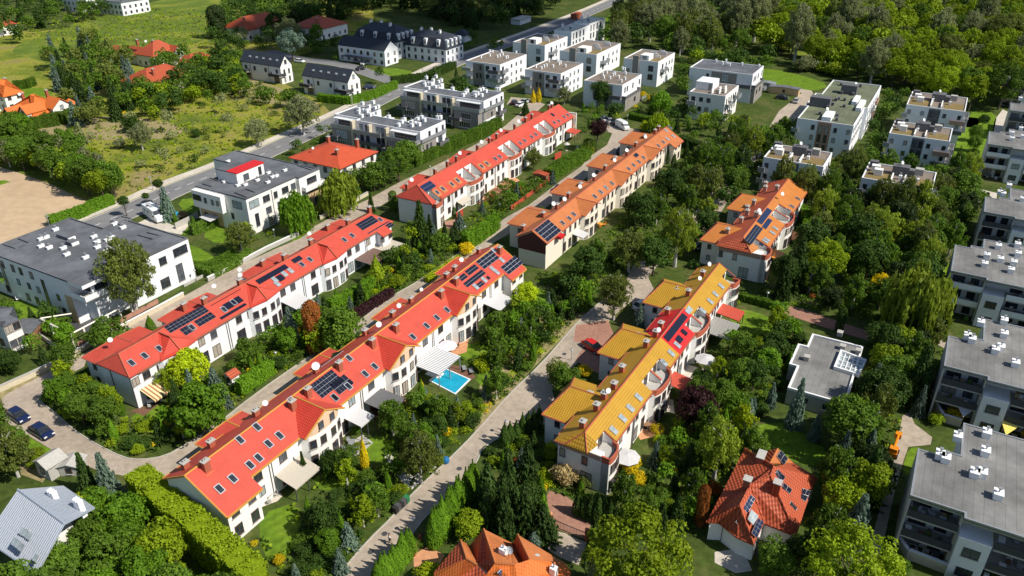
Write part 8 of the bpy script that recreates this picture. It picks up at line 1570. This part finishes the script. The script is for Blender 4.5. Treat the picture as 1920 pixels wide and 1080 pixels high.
awning('narrow beige awning on the far red terrace', fC, 8.6, 12.8, 4.5, 1.6, 2.9, 2.3, 'beigec'); awning('red canopy at the far end of the red terrace', fC, 68.6, 72.6, 4.5, 3.2, 2.9, 2.6, 'redc', True)
awning('red sheet awning behind the yellow terrace, nearer the purple tree', fE, 22.2, 25.8, 2.9, 3.4, 3.0, 2.5, 'redc', True); awning('grey slatted deck roof beside the red awning', fE, 22.6, 26.6, 6.5, 2.8, 2.4, 2.3, 'conc', True, 'pergola', 'pergola', 12); awning('red awning behind the yellow terrace, next to the corner lawn', fE, 46.4, 50.2, 2.9, 4.0, 3.0, 2.5, 'redc', True); awning('weathered grey slatted pergola behind the cherry-red house', fE, 39.6, 45.4, 2.9, 4.6, 2.8, 2.5, 'conc', True, 'pergola', 'pergola', 16)
awning('orange awning under the amber terrace, nearer of two', fF, 5.0, 9.0, 4.4, 2.4, 2.9, 2.4, 'machine_orange'); awning('grey awning over a white garden wall of the orange terrace', fD, 12.0, 15.0, 3.0, 2.4, 2.9, 2.5, 'whitec')
def parasol(label, x, y, R, h, mt):
    P = G(x, y, h); r = thing('parasol', label, 'parasol', (P[0], P[1], .02)); b = MB(); n = 8
    for i in range(n): a_, e_ = 2 * math.pi * i / n, 2 * math.pi * (i + 1) / n; b.poly([(0, 0, h + .25), (R * math.cos(a_), R * math.sin(a_), h - .35), (R * math.cos(e_), R * math.sin(e_), h - .35)], mt); b.poly([(0, 0, h + .2), (R * math.cos(e_), R * math.sin(e_), h - .4), (R * math.cos(a_), R * math.sin(a_), h - .4)], mt)
    b.build('canopy', r); b = MB(); b.tube((0, 0, 0), (0, 0, h + .35), .04, 'galv'); b.build('pole', r); b = MB(); b.lathe((0, 0, 0), [(.35, 0), (.35, .08), (.1, .14)], 'conc', 10); b.build('base', r)
parasol('round pale lilac parasol on the pool garden\'s upper patio', 838, 645, 1.7, 2.5, 'lilac'); parasol('white parasol behind the cherry-red house', 1323, 670, 1.7, 2.5, 'whitec'); parasol('white square-looking parasol at the yellow terrace\'s rounded corner', 1176, 853, 1.8, 2.6, 'whitec'); parasol('closed-looking white parasol in the far red terrace\'s garden', 1063, 268, .9, 2.3, 'whitec'); parasol('small white parasol on the nearest right-hand block\'s ground floor', 1903, 1062, 1.6, 2.4, 'whitec')
def sail(label, pts, mt): Q = [G(x, y, z) for x, y, z in pts]; c = sum(Q) / len(Q); b = MB(); b.slab([tuple(p - [c[0], c[1], 0]) for p in Q], .03, mt); o = b.build('shade_sail'); o.location = (c[0], c[1], 0); tag(o, label, 'shade sail')
sail('white shade sail in front of the second block from the bottom', [(1791, 752, 3.2), (1830, 765, 3.0), (1806, 782, 2.4)], 'whitec'); sail('yellow shade sail at the right edge behind the nearest block\'s roof', [(1877, 786, 3.2), (1910, 800, 3), (1886, 816, 2.4)], 'yellowc')
sail('yellow tent roof beside the top right block', [(1868, 166, 2.4), (1882, 160, 2.6), (1884, 168, 2.2), (1872, 172, 2.2)], 'yellowc'); sail('white flat canopy in the garden below the penthouse block', [(373, 407, 2.5), (392, 400, 2.5), (412, 407, 2.5), (394, 416, 2.5)], 'whitec')
# ------------------------------------------------------------ walls, fences, gates
def fence(label, pts, h, mt='conc', th=.25, posts=None, cap=None, name='garden_wall', cat='wall', panel=None, gap=2.4, world=False, z0=0):
    c = [np.array(G(x, y)[:2]) for x, y in pts]; o = c[0]; r = thing(name, label, cat, (o[0], o[1], 0)); k = 0
    for a_, e_ in zip(c[:-1], c[1:]):
        L = np.linalg.norm(e_ - a_); m_ = (a_ + e_) / 2 - o; an = math.atan2(*(e_ - a_)[::-1]); b = MB(); b.rbox(m_[0], m_[1], an, L, th, z0, h, mt)
        if cap: b.rbox(m_[0], m_[1], an, L, th + .12, h, h + .07, cap)
        b.build('panel' if panel else 'wall', r)
        if posts:
            n = max(1, int(L / gap))
            for i in range(n + 1):
                p = a_ + (e_ - a_) * i / n - o; b = MB(); b.rbox(p[0], p[1], an, .3 if posts[1] != 'metal' else .08, .3 if posts[1] != 'metal' else .08, 0, posts[0], posts[1]); b.build('post', r)
    return r
fence('beige concrete garden wall at the inner side of the walled lane, lower part', [(0, 735), (60, 708), (130, 675), (148, 664)], 1.0, 'beige', .35, cap='conc'); fence('long white-capped wall along the walled lane', [(148, 662), (225, 620), (305, 578), (345, 556)], .9, 'beige', .3, cap='white'); fence('pale retaining wall behind the second hedge of the walled lane', [(390, 528), (440, 502), (500, 470), (560, 442)], .9, 'conc', .3, cap='white'); fence('pale stone wall at the upper walled lane', [(600, 412), (650, 388), (690, 366)], .9, 'beige', .3, cap='conc')
fence('brown plank fence on the walled lane wall', [(150, 660), (228, 616), (300, 577)], 1.9, 'pavered', .06, z0=1.0, name='garden_fence', cat='fence', posts=(2.0, 'metal'))
fence('low red-brown picket fence with brick posts along the second lane', [(958, 394), (985, 374), (1010, 355), (1040, 332)], 1.0, 'redc', .06, (1.2, 'brick'), name='garden_fence', cat='fence', gap=3); fence('brown picket fence by the clipped ball hedges', [(1058, 322), (1088, 302)], 1.0, 'wood', .06, (1.2, 'brick'), name='garden_fence', cat='fence')
fence('pale grey board fence beside the camper drive', [(330, 430), (362, 414), (372, 408)], 1.5, 'conc', .08, name='garden_fence', cat='fence'); fence('kerb-like grey retaining wall along the walled lane, under the birch', [(345, 538), (395, 512), (450, 484)], .5, 'conc', .3); fence('low wall at the field-side verge of the left gardens', [(128, 672), (100, 650), (70, 628)], .9, 'conc', .2)
for p, q, l in ((( 856, 412), (868, 404), 'nearest'), ((917, 378), (928, 371), 'second'), ((962, 352), (976, 357), 'third'), ((1040, 300), (1052, 294), 'farthest')): fence(f'short red-brown garden screen of the far red terrace, {l} of four', [p, q], 1.7, 'redc', .12, name='garden_screen', cat='fence')
fence('red-brown screen wall between pool terrace and lawn', [(766, 706), (782, 716)], 1.8, 'pavered', .15, name='garden_screen', cat='fence'); fence('terracotta screen behind the beige awning', [(516, 902), (532, 916)], 1.7, 'peach', .12, name='garden_screen', cat='fence')
r = fence('black rail gate with brick piers across the red drive', [(1032, 983), (1066, 998), (1100, 1012)], 1.1, 'metal', .05, z0=1.0, name='driveway_gate', cat='gate'); c0 = np.array(G(1032, 983)[:2])
for x, y in ((1032, 983), (1100, 1012)): p = np.array(G(x, y)[:2]) - c0; b = MB(); b.rbox(p[0], p[1], 0, .5, .5, 0, 1.7, 'brick'); b.lathe((p[0], p[1], 1.7), [(.2, 0), (.24, .15), (.1, .35)], 'paveorange', 8); b.build('gate_pier', r)
for i in range(26): u = i / 25; p = (np.array(G(1032, 983)[:2]) * (1 - u) + np.array(G(1100, 1012)[:2]) * u) - c0; b = MB(); b.tube((*p, .15), (*p, 1.1), .02, 'metal', 4); b.build('bar', r)
r = fence('brick gate piers of the orange yard at the bottom', [(777, 1042), (788, 1022)], 1.1, 'wood', .08, (1.7, 'brick'), name='driveway_gate', cat='gate', gap=9)
# white concrete pergola frame round the left garden
r = thing('pergola', 'big white concrete pergola frame around a sunken garden by the walled lane', 'pergola', tuple(G(132, 650)[:2]) + (0,)); c = G(132, 650); fr_ = [G(76, 597, 2.8), G(132, 627, 2.8), G(252, 564, 2.8)]; f2 = [G(96, 594, 2.8), G(152, 590 + 36, 2.8)]
b = MB()
for a_, e_ in zip(fr_[:-1], fr_[1:]): b.tube(a_ - [c[0], c[1], 0], e_ - [c[0], c[1], 0], .17, 'sail', 4)
b.tube(G(76, 597, 2.8) - [c[0], c[1], 0], G(134, 588, 2.8) - [c[0], c[1], 0], .15, 'sail', 4); b.build('beam', r)
for a_, e_, n in ((fr_[0], fr_[1], 4), (fr_[1], fr_[2], 6)):
    for i in range(n): p = a_ + (e_ - a_) * i / (n - 1 if n == 4 else n - .6); b = MB(); b.rbox(p[0] - c[0], p[1] - c[1], R_(GA), .28, .28, 0, 2.75, 'sail'); b.build('post', r)
# patio furniture, one set per terrace garden
def setf(label, x, y, mt='wood', n=4):
    P = G(x, y); r = thing('garden_table', label, 'garden table', (P[0], P[1], .02), prnd.uniform(0, 3), 'tables with chairs on the patios'); b = MB(); b.box(-.8, .8, -.45, .45, .7, .76, mt); b.build('tabletop', r); b = MB(); b.box(-.08, .08, -.08, .08, 0, .7, 'metal'); b.box(-.4, .4, -.3, .3, 0, .04, 'metal'); b.build('pedestal', r)
    po = sorted([(P[0] + 1.25 * math.cos(i * 2 * math.pi / n + .5), P[1] + 1.0 * math.sin(i * 2 * math.pi / n + .5), i * 2 * math.pi / n + .5) for i in range(n)])
    for i, (cx_, cy_, a_) in enumerate(po): q = thing('garden_chair', (('leftmost', 'second', 'third', 'rightmost') if n == 4 else ('leftmost', 'middle', 'rightmost'))[i] + ' chair at the ' + ' '.join(label.replace("'s", '').split()[:11]), 'chair', (cx_, cy_, .02), a_, 'patio chairs'); b = MB(); b.box(-.24, .24, -.24, .24, .38, .45, mt); b.build('seat', q); b = MB(); b.box(.2, .25, -.24, .24, .45, .9, mt); b.build('backrest', q); b = MB(); [b.box(sx - .02, sx + .02, sy - .02, sy + .02, 0, .38, 'metal') for sx in (-.2, .2) for sy in (-.2, .2)]; b.build('chair_legs', q)
setf('wooden table on the terracotta patio by the yellow terrace', 1211, 803); setf('pale table on the crazy-paved patio of the longest terrace', 500, 935, 'conc'); setf('dark table on the pool terrace', 812, 685, 'metal'); setf('white table on the striped-awning deck', 288, 758, 'white', 3); setf('grey table on the grey terrace behind the oval lawn', 660, 838, 'galv'); setf('wooden table on the lilac parasol patio', 845, 655, 'wood', 3); setf('orange table on the orange terrace\'s patio', 1125, 425, 'machine_orange', 3); setf('white table on the left garden lawn', 48, 562, 'white')
for i, (s, z) in enumerate(((.9, 6.02), (1.7, 6.02), (2.7, 6.02), (3.9, 6.02), (1.2, .02), (2.2, .02), (3.4, .02), (4.5, .02))):
    o = f1.w(1.3 - .2 * (i % 2), s, z); b = MB(); b.box(-.35, .35, -.35, .35, 0, .4, 'whitec' if i % 3 else 'beigec'); b.box(.25, .35, -.35, .35, .4, .75, 'whitec'); q = b.build('armchair'); q.location = o; q.rotation_euler = (0, 0, f1.a + i); tag(q, ('leftmost', 'second', 'third', 'rightmost')[i % 4] + (' pale armchair on the top balcony of the nearest right-hand block' if i < 4 else ' pale armchair on the ground terrace of the nearest right-hand block'), 'armchair', 'pale armchairs on the nearest block\'s ' + ('top balcony' if i < 4 else 'ground terrace'))
fence('curved white-capped terrace wall of the nearest right-hand block', [(1682, 1023), (1698, 1046), (1730, 1058), (1780, 1078), (1830, 1095)], 1.4, 'beige', .3, cap='white'); fence('low wall in front of the second block from the bottom', [(1750, 765), (1765, 790), (1800, 800)], 1.3, 'beige', .3, cap='white')
flat('path', [(255, 420), (285, 405), (330, 425), (365, 410), (340, 440), (300, 432)], .0195, 'pavel'); P = G(317, 405); b = MB(); b.lathe((0, 0, 0), [(2.3, 0), (2.3, .12), (2.2, .13)], 'water', 20, (1.5, 1)); o = b.build('paddling_pool'); o.location = (P[0], P[1], .02); tag(o, 'small blue paddling pool beside the motorhome', 'pool')
